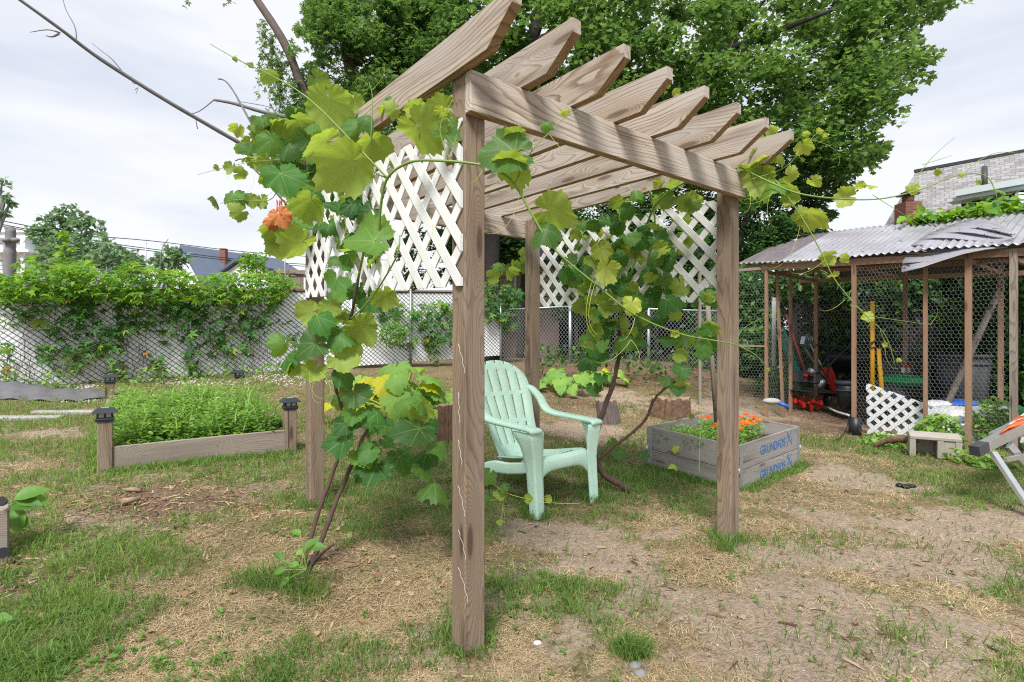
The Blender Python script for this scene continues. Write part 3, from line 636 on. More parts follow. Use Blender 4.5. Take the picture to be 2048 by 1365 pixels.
# ---------------------------------------------------------------- mint chair
cl_ = V3((.338, 3.57), 0); zc = gzf(.338, 3.57) + .0
ch = empty('garden_chair', (cl_.x, cl_.y, zc), 'mint green plastic slatted armchair standing under the pergola', 'chair')
cx_, cy_ = Vector((.742, .67, 0)), Vector((.67, -.742, 0))
def C3(x, y, z): return Vector((cl_.x, cl_.y, zc)) + cx_ * x + cy_ * y + Vector((0, 0, z))
def surf(name, us, vs, fn, hole, mat, parent, th=.007, sub=False):
    m = MB(); nu, nv = len(us), len(vs); pts = [fn(u, v) for v in vs for u in us]
    fs = [(j*nu+i, j*nu+i+1, (j+1)*nu+i+1, (j+1)*nu+i) for j in range(nv-1) for i in range(nu-1) if not hole(i, j, (us[i]+us[i+1])/2, (vs[j]+vs[j+1])/2)]
    m.add(pts, fs, None, True); o = m.build(name, mat, parent, th)
    bv = o.modifiers.new('bevel', 'BEVEL'); bv.width = .0015; bv.segments = 1; bv.limit_method = 'ANGLE'
    return o
def lin(a, b, n): return [a + (b - a) * i / n for i in range(n + 1)]
def lerp(tab, v):
    for (a, b), (c, d) in zip(tab, tab[1:]):
        if v <= c: 
            f_ = (v - a) / (c - a + 1e-9); f_ = min(max(f_, 0), 1); f_ = f_ * f_ * (3 - 2 * f_) * .5 + f_ * .5; return b + (d - b) * f_
    return tab[-1][1]
# seat (v 0 front apron bottom -> 1 back)
prof = [(0, .012, .262), (.08, .016, .30), (.16, .010, .338), (.22, -.012, .358), (.3, -.045, .362), (.4, -.09, .356), (.7, -.26, .325), (1, -.45, .30)]
def seatf(u, v):
    y = lerp([(a, b) for a, b, c in prof], v); z = lerp([(a, c) for a, b, c in prof], v); w = lerp([(0, .25), (.3, .245), (1, .19)], v)
    z += (-.012 * (1 - (2*u-1) ** 2)) * (v > .25) ; 
    if v < .12: z += .0 + (.012 - .10 * (abs(2*u-1) ** 5) ) * (1 - v / .12)
    return C3((2*u-1) * w, y, z)
us = sorted(set(lin(0, 1, 16) + [.12, .46, .54, .88])); vs = sorted(set(lin(0, 1, 26) + [  .30, .38, .45, .9]))
surf('seat', us, vs, seatf, lambda i, j, u, v: (.30 < v < .38 and (.12 < u < .46 or .54 < u < .88)) or (.46 < v < .88 and any(abs(u - q) < .012 for q in ())), M['chair'], ch, .009)
bu = []
for k in range(6):
    a = k / 6; bu += [a + .012 if k else 0, a + 1/12, a + 1/6 - .012 if k < 5 else 1]
bv_ = sorted(set(lin(0, 1, 30) + [.12, .33, .37, .62, .66, .9]))
def backf(u, v):
    w = lerp([(0, .19), (.3, .225), (.62, .262), (.85, .275), (1, .265)], v)
    k = 2*u - 1; arch = 1 - .14 * abs(k) ** 2.2; z = .285 + .68 * v * (1 if v < .7 else (1 - (1-arch) * (v-.7)/.3))
    y = -.44 - .27 * v + .0 * v + .028 * k * k; return C3(k * w, y, z)
surf('backrest', bu, bv_, backf, lambda i, j, u, v: (i % 3 == 2) and ((.12 < v < .33) or (.37 < v < .62) or (.66 < v < .90) or v > .955), M['chair'], ch, .009)
def sweep(m, pts, ws, hs, n=4, side=None):
    """rounded rectangular section sweep in the chair's y-z plane; ws along chair x, hs perpendicular"""
    sec = [(-1, -.7), (-.8, -1), (.8, -1), (1, -.7), (1, .7), (.8, 1), (-.8, 1), (-1, .7)]; vs_ = []
    for i, p in enumerate(pts):
        a = pts[max(i-1, 0)]; b = pts[min(i+1, len(pts)-1)]; t_ = (b - a).normalized(); nrm = t_.cross(cx_).normalized()
        for (q, r_) in sec: vs_.append(p + cx_ * (q * ws[i] / 2) + nrm * (r_ * hs[i] / 2))
    k = len(sec); fs = [(i*k+j, i*k+(j+1) % k, (i+1)*k+(j+1) % k, (i+1)*k+j) for i in range(len(pts)-1) for j in range(k)]
    fs += [tuple(reversed(range(k))), tuple((len(pts)-1)*k + j for j in range(k))]; m.add(vs_, fs, None, True)
def interp(vals, n):
    o = []
    for i in range(len(vals) - 1): o += [vals[i] + (vals[i+1] - vals[i]) * k / n for k in range(n)]
    return o + [vals[-1]]
for sx in (-1, 1):
    X0 = .285 * sx
    m = MB(); pl = [C3(.262*sx, -.63, .76), C3(.275*sx, -.585, .745), C3(.30*sx, -.52, .68), C3(.305*sx, -.46, .60), C3(.305*sx, -.36, .572), C3(.305*sx, -.15, .562), C3(.30*sx, .03, .552), C3(.295*sx, .045, .535)]
    sweep(m, smooth_pts(pl, 5), interp([.05, .06, .07, .075, .085, .095, .10, .10], 5), interp([.03, .03, .03, .03, .028, .026, .026, .02], 5)); m.build('armrest', M['chair'], ch)
    # front leg: outer side shell + front face, tapering
    def legf(u, v, sx=sx):
        z = v * .535; ye = lerp([(0, -.005), (.5, -.03), (.8, -.06), (1, -.13)], v); yf = lerp([(0, .055), (.6, .035), (1, .045)], v); xi = lerp([(0, .052), (.6, .06), (1, .085)], v)
        xo = lerp([(0, .295), (.6, .30), (1, .335)], v)
        if u < .5: f_ = u / .5; return C3(sx * xo, ye + (yf - ye) * f_, z)
        f_ = (u - .5) / .5; return C3(sx * (xo - xi * 1.35 * f_), yf - .012 * f_ , z)
    surf('leg', [0, .15, .3, .42, .48, .52, .58, .7, .85, 1], lin(0, 1, 12), legf, lambda *a: False, M['chair'], ch, .012)
    m = MB(); pl = [C3(.265*sx, -.06, .30), C3(.255*sx, -.25, .262), C3(.24*sx, -.45, .235), C3(.245*sx, -.62, .14), C3(.27*sx, -.74, 0)]
    sweep(m, smooth_pts(pl, 5), interp([.02, .025, .03, .045, .05], 5), interp([.07, .075, .085, .09, .06], 5)); m.build('leg', M['chair'], ch)

# ---------------------------------------------------------------- grape vines
def grapeleaf(seed, nt=46, lobes=1.0):
    r_ = random.Random(seed); V = []; rings = [.28, .52, .74, .9, 1]; th = [-168 + 336 * i / nt for i in range(nt + 1)]
    V.append((0, 0, 0)); lf = [r_.uniform(.9, 1.1) for _ in range(5)]
    def rad(a):
        r = .18
        for ang, rr, wd in ((0, 1.0*lf[0], 34), (52, .90*lf[1], 33), (-52, .90*lf[2], 33), (103, .76*lf[3], 36), (-103, .76*lf[4], 36), (143, .60, 27), (-143, .60, 27)):
            r = max(r, rr * (math.exp(-((a - ang) / wd) ** 2 * .55) ** .55 if True else 0))
        return r
    ph = r_.uniform(0, 6); c1, c2, c3 = r_.uniform(-.7, .8), r_.uniform(.1, 1.2), r_.uniform(-.5, .5)
    for k in rings:
        for i, a in enumerate(th):
            r = rad(a) * (1 + (.05 if i % 2 else -.05) * (k ** 4) * r_.uniform(.5, 1.5)) * k; u, v = r * math.cos(R(a)), r * math.sin(R(a))
            z = -c2 * r * r * .55 + c1 * v * v + c3 * u * v + .07 * math.sin(5 * a / 57.3 + ph) * r * k + .045 * math.sin(11 * a / 57.3 + ph) * k * k * k - .03 * math.exp(-(v / .05) ** 2) * k
            V.append((u, v, z))
    n = nt + 1; Fc = [(0, 1 + i, 2 + i) for i in range(nt)]
    for k in range(len(rings) - 1):
        for i in range(nt): a = 1 + k * n + i; Fc += [(a, a + n, a + n + 1), (a, a + n + 1, a + 1)]
    return np.array(V), np.array(Fc)
GL = [grapeleaf(i) for i in range(12)]
def lat_depth(px):
    rho = (px - HX) / F; t_ = (rho * A2[1] - A2[0]) / (da[0] - rho * da[1]) if abs(da[0] - rho * da[1]) > 1e-6 else 0
    return A2[1] + da[1] * t_
class Vine:
    def __init__(s): s.L = {}; s.pet = MB()
    def leaf(s, px, py, d, ang, kind, Y, k=None):
        key = {'u': 'grape', 't': 'grape', 'y': 'grape_young', 'd': 'grape_dark', 'p': 'grape_young', 'b': 'brownleaf'}[kind]
        pos = P(px, py, Y); view = np.array((pos - Vector((0, 0, CAMZ))).normalized()); tip = np.array([math.cos(R(ang)), 0, math.sin(R(ang))])
        if kind in 'up' or (kind == 'y' and random.random() < .6): n = view * .85 + np.array([0, 0, .45])
        else: n = -view * .75 + np.array([0, 0, .62])
        n = n / np.linalg.norm(n) + rng.normal(size=3) * (.36 if d < 90 else .22)
        size = d / F * Y / 1.58
        tipw = tip * size * .3
        s.L.setdefault(key, []).append((np.array(pos) - tipw, n, tip + rng.normal(size=3) * .15, size, random.random() if kind != 'd' else random.random() * .6))
        # petiole
        b = pos - Vector(tipw); e = b + Vector((-tip[0] * size * .5 + random.uniform(-.02, .02), random.uniform(0, .04), -size * random.uniform(-.2, .5)))
        s.pet.tube([b, (b + e) / 2 + Vector((0, 0, size * .12)), e], [max(.0008, size * .012)] * 3, 4, cap=False)
    def fill(s, poly, m, d0, d1, kinds, Yf, jit=.25):
        for px, py in polypts(poly, m):
            s.leaf(px, py, random.uniform(d0, d1), -90 + random.gauss(0, 50), random.choice(kinds), Yf(px) + random.uniform(-jit, jit))
    def build(s, root):
        for key, lst in s.L.items():
            groups = {}
            for i, q in enumerate(lst): groups.setdefault(i % len(GL), []).append(q)
            Vs, Fs, rn, lu, b = [], [], [], [], 0
            for gi, qs in groups.items():
                tv, tf = GL[gi]; pos = np.array([q[0] for q in qs]); Rm = rotm(np.array([q[1] for q in qs]), np.array([q[2] for q in qs])); sz = np.array([q[3] for q in qs])
                Vv = np.einsum('mij,nj->mni', Rm, tv) * sz[:, None, None] + pos[:, None, :]; m = len(qs); n = len(tv)
                Vs.append(Vv.reshape(-1, 3)); Fs.append((tf[None] + (np.arange(m) * n)[:, None, None]).reshape(-1, 3) + b); b += m * n
                rn.append(np.repeat([q[4] for q in qs], n)); lu.append(np.tile(tv, (m, 1)))
            npmesh('leaves' if key != 'brownleaf' else 'scorched_leaf', np.concatenate(Vs), np.concatenate(Fs), M[key], root, True, {'rnd': np.concatenate(rn), 'luv': np.concatenate(lu)})
        if s.pet.v: tag(s.pet.build('leaf_stalks', M['shoot'], root), kind='stuff')
def stems(lst, mat, root, name='stem', n=7, wig=0.):
    for pts, r0, r1 in lst:
        pl = smooth_pts([P(*p) for p in pts], 6); k = len(pl)
        if wig: pl = [p + Vector((random.uniform(-wig, wig), random.uniform(-wig, wig), random.uniform(-wig, wig))) for p in pl]
        m = MB(); m.tube(pl, [(r0 + (r1 - r0) * i / (k-1)) * random.uniform(.9, 1.12) for i in range(k)], n); m.build(name, mat, root)
gv = Vine(); base = G(602, 1160)
gvr = empty('grapevine', base, 'large leaved grapevine climbing the left side of the pergola', 'grapevine')
def YL(px): return max(1.45, min(lat_depth(min(px, 925)) * .93, 3.15))
man = [(655,216,92,-95,'u'),(538,153,36,-80,'u'),(640,165,52,-40,'t'),(747,236,56,-20,'t'),(703,252,74,-150,'u'),(743,298,84,-90,'u'),(686,332,118,-155,'u'),(637,284,92,180,'u'),
 (844,274,112,-70,'u'),(901,267,66,-10,'t'),(879,210,60,150,'u'),(545,290,60,-90,'t'),(516,267,46,-150,'u'),(536,333,48,-100,'u'),(567,362,84,-70,'d'),(580,368,30,-90,'y'),(633,377,62,-30,'t'),(615,412,78,-120,'u'),
 (593,447,62,-150,'t'),(549,458,68,-120,'u'),(554,493,48,-80,'u'),(585,470,62,-100,'u'),(664,458,52,-60,'d'),(727,480,115,175,'t'),(716,381,60,-60,'d'),(716,414,66,-80,'d'),(598,500,84,-110,'u'),(708,512,62,-20,'d'),
 (752,524,50,-100,'u'),(769,597,56,-85,'u'),(686,605,80,-125,'t'),(615,630,52,-150,'u'),(725,663,72,-60,'u'),(561,692,52,-150,'t'),(566,716,48,-160,'d'),(619,699,84,-140,'t'),(583,738,34,-120,'u'),(689,719,66,-10,'u'),
 (627,748,52,-120,'u'),(687,756,48,-60,'d'),(702,795,66,-110,'t'),(711,835,54,-90,'t'),(764,831,62,-20,'d'),(768,864,64,-90,'t'),(698,890,84,-60,'d'),(689,857,52,-120,'d'),(803,806,52,180,'t'),(825,866,86,-150,'t'),
 (851,808,54,-30,'t'),(750,947,74,-100,'d'),(847,942,50,-20,'t'),(867,982,66,-100,'t'),(878,899,52,-10,'t'),(843,822,50,-80,'u'),(735,905,50,-90,'d'),(467,397,46,-90,'t'),(430,406,30,-110,'u'),(475,428,42,-150,'u'),(500,404,32,-90,'u'),
 (523,406,32,-90,'u'),(482,384,30,60,'t'),(432,337,14,-60,'u'),(494,322,24,-60,'u'),(492,300,36,170,'t'),(527,240,36,180,'t'),(500,128,20,0,'t'),(467,115,12,180,'u'),(660,240,60,-60,'d'),(600,250,60,-60,'u'),(580,300,60,-90,'t'),(640,330,60,-60,'d')]
for px, py, d, a, k in man:
    Y = YL(px); Y = min(Y, F * .20 / d) if py < 640 else (2.55 if py > 760 else 2.5)
    gv.leaf(px, py, d, a, k, max(1.5, Y))
gv.fill([(520,250),(620,230),(720,260),(700,330),(640,420),(600,420),(545,360)], 50, 34, 66, 'uttdd', lambda p: YL(p) + .15, .18)
gv.fill([(640,400),(740,370),(770,440),(740,540),(690,540),(650,500)], 18, 32, 58, 'ddtu', lambda p: YL(p) + .08, .15)
gv.fill([(630,560),(740,580),(700,700),(640,680)], 12, 40, 66, 'tdu', lambda p: 2.6, .2)
gv.fill([(660,800),(740,800),(860,850),(870,960),(760,980),(690,900)], 12, 34, 62, 'dtt', lambda p: 2.75, .25)
gv.fill([(470,260),(560,230),(600,330),(520,420),(440,400)], 16, 18, 34, 'utuy', lambda p: YL(p) + .1, .15)
gv.fill([(600,430),(720,420),(700,640),(640,700),(600,600)], 12, 18, 34, 'uduy', lambda p: YL(p) + .05, .15)
gv.fill([(640,190),(800,190),(900,230),(760,260)], 12, 24, 48, 'uyt', lambda p: YL(p), .1)
gv.build(gvr)
stems([([(605,1165,2.56),(612,1120,2.56),(632,1040,2.6),(668,940,2.66),(690,880,2.7),(683,810,2.72),(668,760,2.72),(676,700,2.65),(700,640,2.5),(716,560,2.4)], .012, .007),
       ([(603,1160,2.57),(640,1090,2.6),(672,1005,2.65),(706,925,2.72),(722,885,2.75),(735,860,2.8)], .012, .009),
       ([(597,1175,2.55),(596,1140,2.54),(600,1100,2.54)], .014, .008), ([(612,1150,2.5),(640,1110,2.44),(668,1088,2.4)], .011, .006)], M['vinewood'], gvr, wig=.002)
stems([([(758,470,1.9),(762,410,1.85),(776,355,1.8),(820,325,1.75),(880,322,1.7),(960,330,1.68),(1000,345,1.68),(1030,370,1.68),(1070,440,1.68),(1110,500,1.68),(1190,568,1.7),(1270,630,1.72),(1360,668,1.76),(1420,680,1.8),(1470,690,1.85),(1510,710,1.9),(1540,740,1.95)], .005, .0018),
       ([(776,358,1.8),(720,300,1.8),(650,228,1.82),(600,185,1.85),(540,150,1.9),(480,122,1.95),(440,100,2.0),(420,88,2.0)], .0036, .001),
       ([(776,358,1.8),(740,340,1.85),(700,312,1.9)], .003, .0015),
       ([(716,560,2.4),(730,500,2.2),(758,470,1.9)], .006, .005),
       ([(700,640,2.5),(740,600,2.3),(790,520,2.1),(800,470,2.1)], .004, .003),
       ([(1028,370,1.68),(1065,300,1.68),(1100,265,1.7),(1130,235,1.72),(1155,222,1.74)], .0022, .001),
       ([(880,900,2.8),(800,960,2.7),(760,920,2.7)], .003, .003),
       ([(560,360,2.9),(540,400,3.0),(470,400,3.0),(440,408,3.0)], .003, .001), ([(560,320,3.0),(500,325,3.0),(440,338,3.0),(395,350,3.0)], .002, .0008),
       ([(741,290,1.8),(745,200,1.8),(738,165,1.8)], .002, .001), ([(905,330,1.7),(880,260,1.7),(905,200,1.7)], .002, .0012)], M['shoot'], gvr, 'shoot')
def tendril(m, px, py, Y, dx, dy, ln, r=.0009):
    p = [P(px, py, Y)]; a = math.atan2(-dy, dx); x_, y_ = px, py; n = 16; st = ln / n
    cur = random.choice((-1, 1)) * random.uniform(.02, .06)
    for i in range(n):
        a += cur * (1 + (i / n) ** 3 * 9); x_ += math.cos(a) * st; y_ -= math.sin(a) * st; p.append(P(x_, y_, Y - i * .002))
    m.tube(p, [r * (1 - .6 * i / n) for i in range(n + 1)], 4, cap=False)
m = MB()
for q in [(1190,568,1.7,-15,40,110),(1040,380,1.68,-2,20,130),(1270,635,1.72,-5,30,60),(1262,680,1.72,-20,30,90),(1262,680,1.72,20,20,60),(640,240,1.82,20,-20,50),(560,375,2.6,-30,15,60),(440,338,3.0,20,30,60),(510,330,3.0,4,40,70),(620,740,2.45,-5,30,80),(640,745,2.4,25,20,60),(630,760,2.4,-20,40,60),
          (905,290,1.65,15,-20,50),(905,300,1.65,5,-30,60),(700,560,2.2,20,-20,50),(860,430,1.8,10,30,60),(1100,270,1.7,15,25,70),(970,330,1.68,-10,25,50),(1185,560,1.7,-20,60,120),(745,180,1.8,20,-20,60),(735,170,1.8,-15,-20,30)]:
    m = MB(); tendril(m, *q); m.build('tendril', M['shoot_y'], gvr)
# leaves on the near trailing shoot are part of the same vine
g2 = Vine()
for q in [(1012,316,112,-150,'t',1.66),(1028,340,92,-40,'u',1.68),(1026,266,52,170,'u',1.68),(1093,247,32,10,'t',1.7),(1130,227,20,-80,'y',1.72),(1117,425,98,-10,'u',1.68),(1080,468,66,-130,'t',1.68),(1212,548,62,-90,'p',1.7),(1262,613,40,-110,'y',1.72),(1352,668,18,-80,'y',1.76),(1535,740,10,0,'y',1.9)]: g2.leaf(*q)
g2.build(gvr)
g3 = Vine(); [g3.leaf(*q) for q in ((562,436,44,-60,'b',2.42),(541,448,30,-120,'b',2.44),(575,430,30,-20,'b',2.45))]; g3.build(gvr)
tag([o for o in gvr.children if o.name.startswith('scorched')][0], 'orange brown scorched leaf at the left edge of the vine')

gv = Vine(); b2 = G(1262, 985); gvb = empty('grapevine', b2, 'grapevine with a curved brown trunk climbing the right lattice of the pergola', 'grapevine')
def YR(px): return float(np.interp(px, [1070, 1240, 1430, 1560, 1700, 2000], [4.3, 3.68, 3.1, 2.9, 2.7, 2.6]))
gv.fill([(1150,470),(1215,375),(1290,350),(1370,365),(1392,420),(1330,455),(1345,560),(1280,520),(1230,560),(1180,545)], 58, 24, 44, 'ddduuty', lambda p: YR(p) - .06, .2)
gv.fill([(1180,400),(1300,365),(1390,380),(1400,560),(1200,570)], 24, 26, 46, 'uuyd', lambda p: YR(p) + .35, .2)
gv.fill([(1180,560),(1300,545),(1425,590),(1430,690),(1400,740),(1330,690),(1260,700),(1180,690)], 56, 26, 46, 'dddutu', lambda p: YR(p) + .1, .3)
gv.fill([(1120,560),(1190,560),(1230,640),(1200,720),(1160,700),(1190,650)], 20, 22, 40, 'dtu', lambda p: 4.0, .3)
gv.fill([(1175,700),(1225,700),(1215,800),(1180,830),(1165,760)], 9, 26, 46, 'dt', lambda p: 3.95, .15)
gv.fill([(1110,520),(1180,500),(1180,580),(1110,560)], 12, 24, 38, 'dt', lambda p: 3.9, .2)
gv.fill([(970,530),(1050,500),(1060,540),(980,560)], 9, 22, 36, 'tu', lambda p: 4.6, .2)
for q in [(1340,610,60,-60,'d'),(1320,690,56,-100,'d'),(1355,780,34,-90,'d'),(1365,745,40,-90,'d'),(1280,480,52,-60,'d'),(1335,520,52,-70,'d'),(1220,545,40,-120,'d'),(1330,755,40,180,'t'),(1240,910,32,-120,'t'),(1225,890,26,-60,'t'),(1285,915,28,-40,'t'),(1365,765,30,0,'y'),(1385,830,14,-20,'u'),(1350,895,18,0,'y'),(1345,935,20,180,'y')]:
    gv.leaf(*q[:5], YR(q[0]) + (.25 if q[1] > 800 else -.1) + (.5 if q[0] < 1300 and q[1] > 800 else 0))
# bright cluster on the beam end and the long shoots to the right
for q in [(1610,295,34,-60,'p'),(1563,306,42,-20,'p'),(1521,333,58,-160,'p'),(1500,345,50,-90,'u'),(1540,380,60,-90,'u'),(1520,362,62,-100,'u'),(1585,353,42,-10,'p'),(1632,362,30,0,'p'),(1590,392,46,-30,'u'),(1575,410,20,-90,'y'),(1690,394,42,180,'p'),(1720,372,24,0,'y'),(1745,372,22,0,'y'),(1826,379,24,-80,'y'),(1880,340,16,0,'y'),(1923,350,12,-90,'y'),(1960,365,12,-120,'y'),
          (1625,434,60,-30,'p'),(1597,434,36,180,'u'),(1655,514,36,-150,'p'),(1690,516,22,0,'y'),(1665,552,22,180,'y'),(1735,634,24,180,'y'),(1700,585,10,0,'y'),(1640,262,16,60,'y'),(1612,268,18,170,'y'),(1650,270,12,10,'y'),(1545,258,26,-60,'y'),(1530,285,30,-90,'u'),(1510,310,30,-90,'u'),(1770,690,12,-100,'y'),(1800,720,10,-60,'y'),(1350,185,18,60,'y'),(1335,170,12,60,'y')]:
    gv.leaf(*q, 2.95 - (q[0] - 1480) * .0009 if q[0] > 1450 else 2.7)
gv.build(gvb)
stems([([(1262,985,3.95),(1240,970,3.92),(1208,950,3.9),(1190,915,3.9),(1192,870,3.9),(1210,815,3.9),(1228,760,3.9),(1240,700,3.88),(1236,650,3.85)], .026, .013),
       ([(1196,925,3.9),(1225,895,3.88),(1262,868,3.86),(1292,838,3.85),(1306,805,3.85),(1324,782,3.85),(1346,768,3.85)], .012, .009),
       ([(1262,985,3.95),(1280,1000,3.9),(1300,990,3.95)], .03, .008)], M['vinewood'], gvb, wig=.003)
stems([([(1236,650,3.85),(1250,600,3.75),(1265,540,3.6),(1290,460,3.5),(1320,400,3.3),(1400,350,3.1),(1480,335,2.95)], .009, .005),
       ([(1480,335,2.95),(1540,365,2.85),(1600,388,2.75),(1680,398,2.7),(1760,398,2.65),(1840,380,2.6),(1920,350,2.6),(1975,355,2.6),(1995,400,2.6)], .005, .0018),
       ([(1490,335,2.95),(1540,350,2.9),(1600,430,2.8),(1640,500,2.75),(1670,560,2.72),(1720,620,2.7),(1770,670,2.7),(1790,730,2.7)], .0042, .0014),
       ([(1500,360,2.9),(1570,335,2.88),(1610,290,2.85),(1640,262,2.85)], .003, .0012), ([(1815,384,2.6),(1860,320,2.6),(1910,275,2.6)], .0022, .0008), ([(1845,330,2.6),(1905,311,2.6)], .0015, .0008),
       ([(1925,350,2.6),(1960,320,2.6),(2000,305,2.6),(2040,308,2.6)], .002, .001), ([(1745,390,2.65),(1800,425,2.65),(1840,450,2.65)], .0015, .0008),
       ([(1735,632,2.7),(1790,640,2.7),(1860,650,2.7)], .0016, .0008), ([(1470,690,3.0),(1490,655,3.0),(1560,620,3.0)], .0015, .0008),
       ([(1300,380,3.4),(1310,450,3.5),(1296,520,3.6)], .006, .006), ([(1265,540,3.6),(1230,470,3.8),(1180,380,4.0)], .005, .003),
       ([(1407,830,3.0),(1400,880,3.0),(1398,950,3.0)], .002, .002), ([(1300,790,3.6),(1420,780,3.2)], .002, .001)], M['shoot'], gvb, 'shoot')
m = MB()
for q in [(1545,385,2.8,-30,30,90),(1540,390,2.8,-10,30,80),(1600,450,2.78,-4,30,130),(1650,520,2.72,-30,30,90),(1640,540,2.72,30,10,60),(1690,600,2.7,-20,20,60),(1700,610,2.7,40,10,70),(1760,660,2.7,10,30,60),(1770,680,2.7,-4,40,70),(1975,360,2.6,20,30,60),(1590,300,2.85,10,20,40),(1620,280,2.85,60,8,90),(1500,385,2.7,4,20,50),(1860,650,2.7,20,-20,40)]: m = MB(); tendril(m, *q); m.build('tendril', M['shoot_y'], gvb)
# low vine runner by the chair's front leg
gv = Vine(); rn_ = empty('vine_runner', G(990, 1040), 'thin young vine runner with small leaves trailing in front of the green chair', 'vine')
for q in [(975,955,36,-120,'t'),(1005,972,30,170,'t'),(998,990,26,180,'u'),(1058,998,20,0,'y'),(1098,996,18,0,'y'),(975,1000,24,-120,'t'),(1000,1046,14,-60,'y')]: gv.leaf(*q, 3.0)
gv.build(rn_)
stems([([(980,962,3),(1010,985,3),(1060,1000,3),(1100,1006,3),(1160,1008,3.05)], .002, .001), ([(1010,985,3),(1005,1020,3),(1000,1050,3)], .0015, .001), ([(970,1002,3),(1000,1003,3),(1010,1035,3)], .0015, .001)], M['shoot_y'], rn_, 'shoot')

# ---------------------------------------------------------------- pallet collar planter
c0 = np.array([1.73, 4.12]); e1 = np.array([-.54, .60]); e1 = e1 / np.linalg.norm(e1); e2 = np.array([e1[1], -e1[0]]) * 1; e2 = np.array([.743, .669])
cA = c0; cB = c0 + e1 * .8; cC = c0 + e2 * 1.18; cD = cB + e2 * 1.18
pl = empty('planter_box', V3((cA + cD) / 2, .0), 'grey wooden planter of two stacked collars with blue lettering on the side', 'planter')
tz = {'A': .338, 'B': .395, 'C': .365, 'D': .42}
for lev in range(2):
    for (p, q, zp, zq) in ((cA, cB, 'A', 'B'), (cA, cC, 'A', 'C'), (cB, cD, 'B', 'D'), (cC, cD, 'C', 'D')):
        za = tz[zp] - .0975 - lev * .199; zb = tz[zq] - .0975 - lev * .199; dd = (q - p) / np.linalg.norm(q - p)
        s_ = .019 if (zp, zq) in (('A', 'B'), ('C', 'D')) else 0
        m = MB(); m.bar(V3(p + dd * s_, za), V3(q - dd * s_, zb), .019, .194, bev=.002); m.build('side_board', M['collar'], pl)
ctr = (cA + cD) / 2
for p, z in ((cA, .338), (cB, .395), (cC, .365), (cD, .42)):
    o_ = (p - ctr); o_ = o_ / np.linalg.norm(o_)
    m = MB()
    for d_ in (e1, e2):
        sg = 1 if np.dot(ctr - p, d_) > 0 else -1; nrm = np.array([-d_[1], d_[0]]); nrm = nrm if np.dot(nrm, p - ctr) > 0 else -nrm
        c = p + d_ * sg * .022 + nrm * (.0125); X_ = Vector((*d_, 0)); Mx = Matrix((X_, Vector((*nrm, 0)), up)).transposed()
        m.box(V3(c, z - .2), (.05, .003, .38), Mx)
    m.cyl(V3(p + o_ * .014, z - .17), V3(p + o_ * .014, z - .225), .012, n=10); m.build('hinge', M['galv'], pl)
m = MB(); q_ = .03; pts_ = [cA + (e1 + e2) * q_, cC + (e1 - e2) * q_, cD - (e1 + e2) * q_, cB - (e1 - e2) * q_]
m.add([V3(p, .26) for p in pts_] , [(0, 1, 2, 3)]); m.build('soil', M['soil'], pl)
def text(body, size, O, X, Yv, mat, parent, name='lettering', bold=.0012):
    cu = bpy.data.curves.new(name, 'FONT'); cu.body = body; cu.size = size; cu.extrude = .0008; cu.offset = bold; cu.resolution_u = 4; cu.align_x = 'LEFT'
    tmp = bpy.data.objects.new('tmp', cu); COL.objects.link(tmp); dg = bpy.context.evaluated_depsgraph_get(); me = bpy.data.meshes.new_from_object(tmp.evaluated_get(dg)); bpy.data.objects.remove(tmp)
    X = Vector(X).normalized(); Yv = Vector(Yv); Yv = (Yv - X * Yv.dot(X)).normalized(); N = X.cross(Yv)
    me.transform(Matrix((X, Yv, N)).transposed().to_4x4()); me.transform(Matrix.Translation(Vector(O))); me.materials.clear(); me.name = name
    return link(name, me, mat, parent)
Xb = Vector((e2[0], e2[1], .027 / 1.18)).normalized(); nb = np.array([e2[1], -e2[0]]); 
for lev in range(2):
    s0, s1 = .36, .80; O = V3(cA + e2 * s0 + nb * .0108, .338 - lev * .199 - .128 + .027 * s0 / 1.18)
    t_ = text('GRUNDFOS', .104, O, Xb, up, M['blueprint'], pl); bb = [v.co.copy() for v in t_.data.vertices]; mxs = max((v - O).dot(Xb) for v in bb)
    for v in t_.data.vertices: dd = v.co - O; k = dd.dot(Xb); v.co = O + Xb * (k * .50 / mxs) + (dd - Xb * k)
    m = MB(); Oe = O + Xb * .54
    m.bar(Oe + Vector((0, 0, -.005)), Oe + Xb * .045 + Vector((0, 0, .06)), .0015, .014, up=Xb.cross(up).cross(Xb)); m.bar(Oe + Xb * .045 + Vector((0, 0, .06)), Oe + Xb * .10 + Vector((0, 0, .115)), .0015, .012)
    m.bar(Oe + Xb * .005 + Vector((0, 0, .115)), Oe + Xb * .05 + Vector((0, 0, .05)), .0015, .012); m.bar(Oe + Xb * .06 + Vector((0, 0, .045)), Oe + Xb * .105 + Vector((0, 0, -.005)), .0015, .012)
    m.bar(Oe + Xb * -.005 + Vector((0, 0, .06)), Oe + Xb * .02 + Vector((0, 0, .10)), .0015, .009); m.bar(Oe + Xb * .085 + Vector((0, 0, .02)), Oe + Xb * .11 + Vector((0, 0, .06)), .0015, .009)
    m.build('emblem', M['blueprint'], pl)
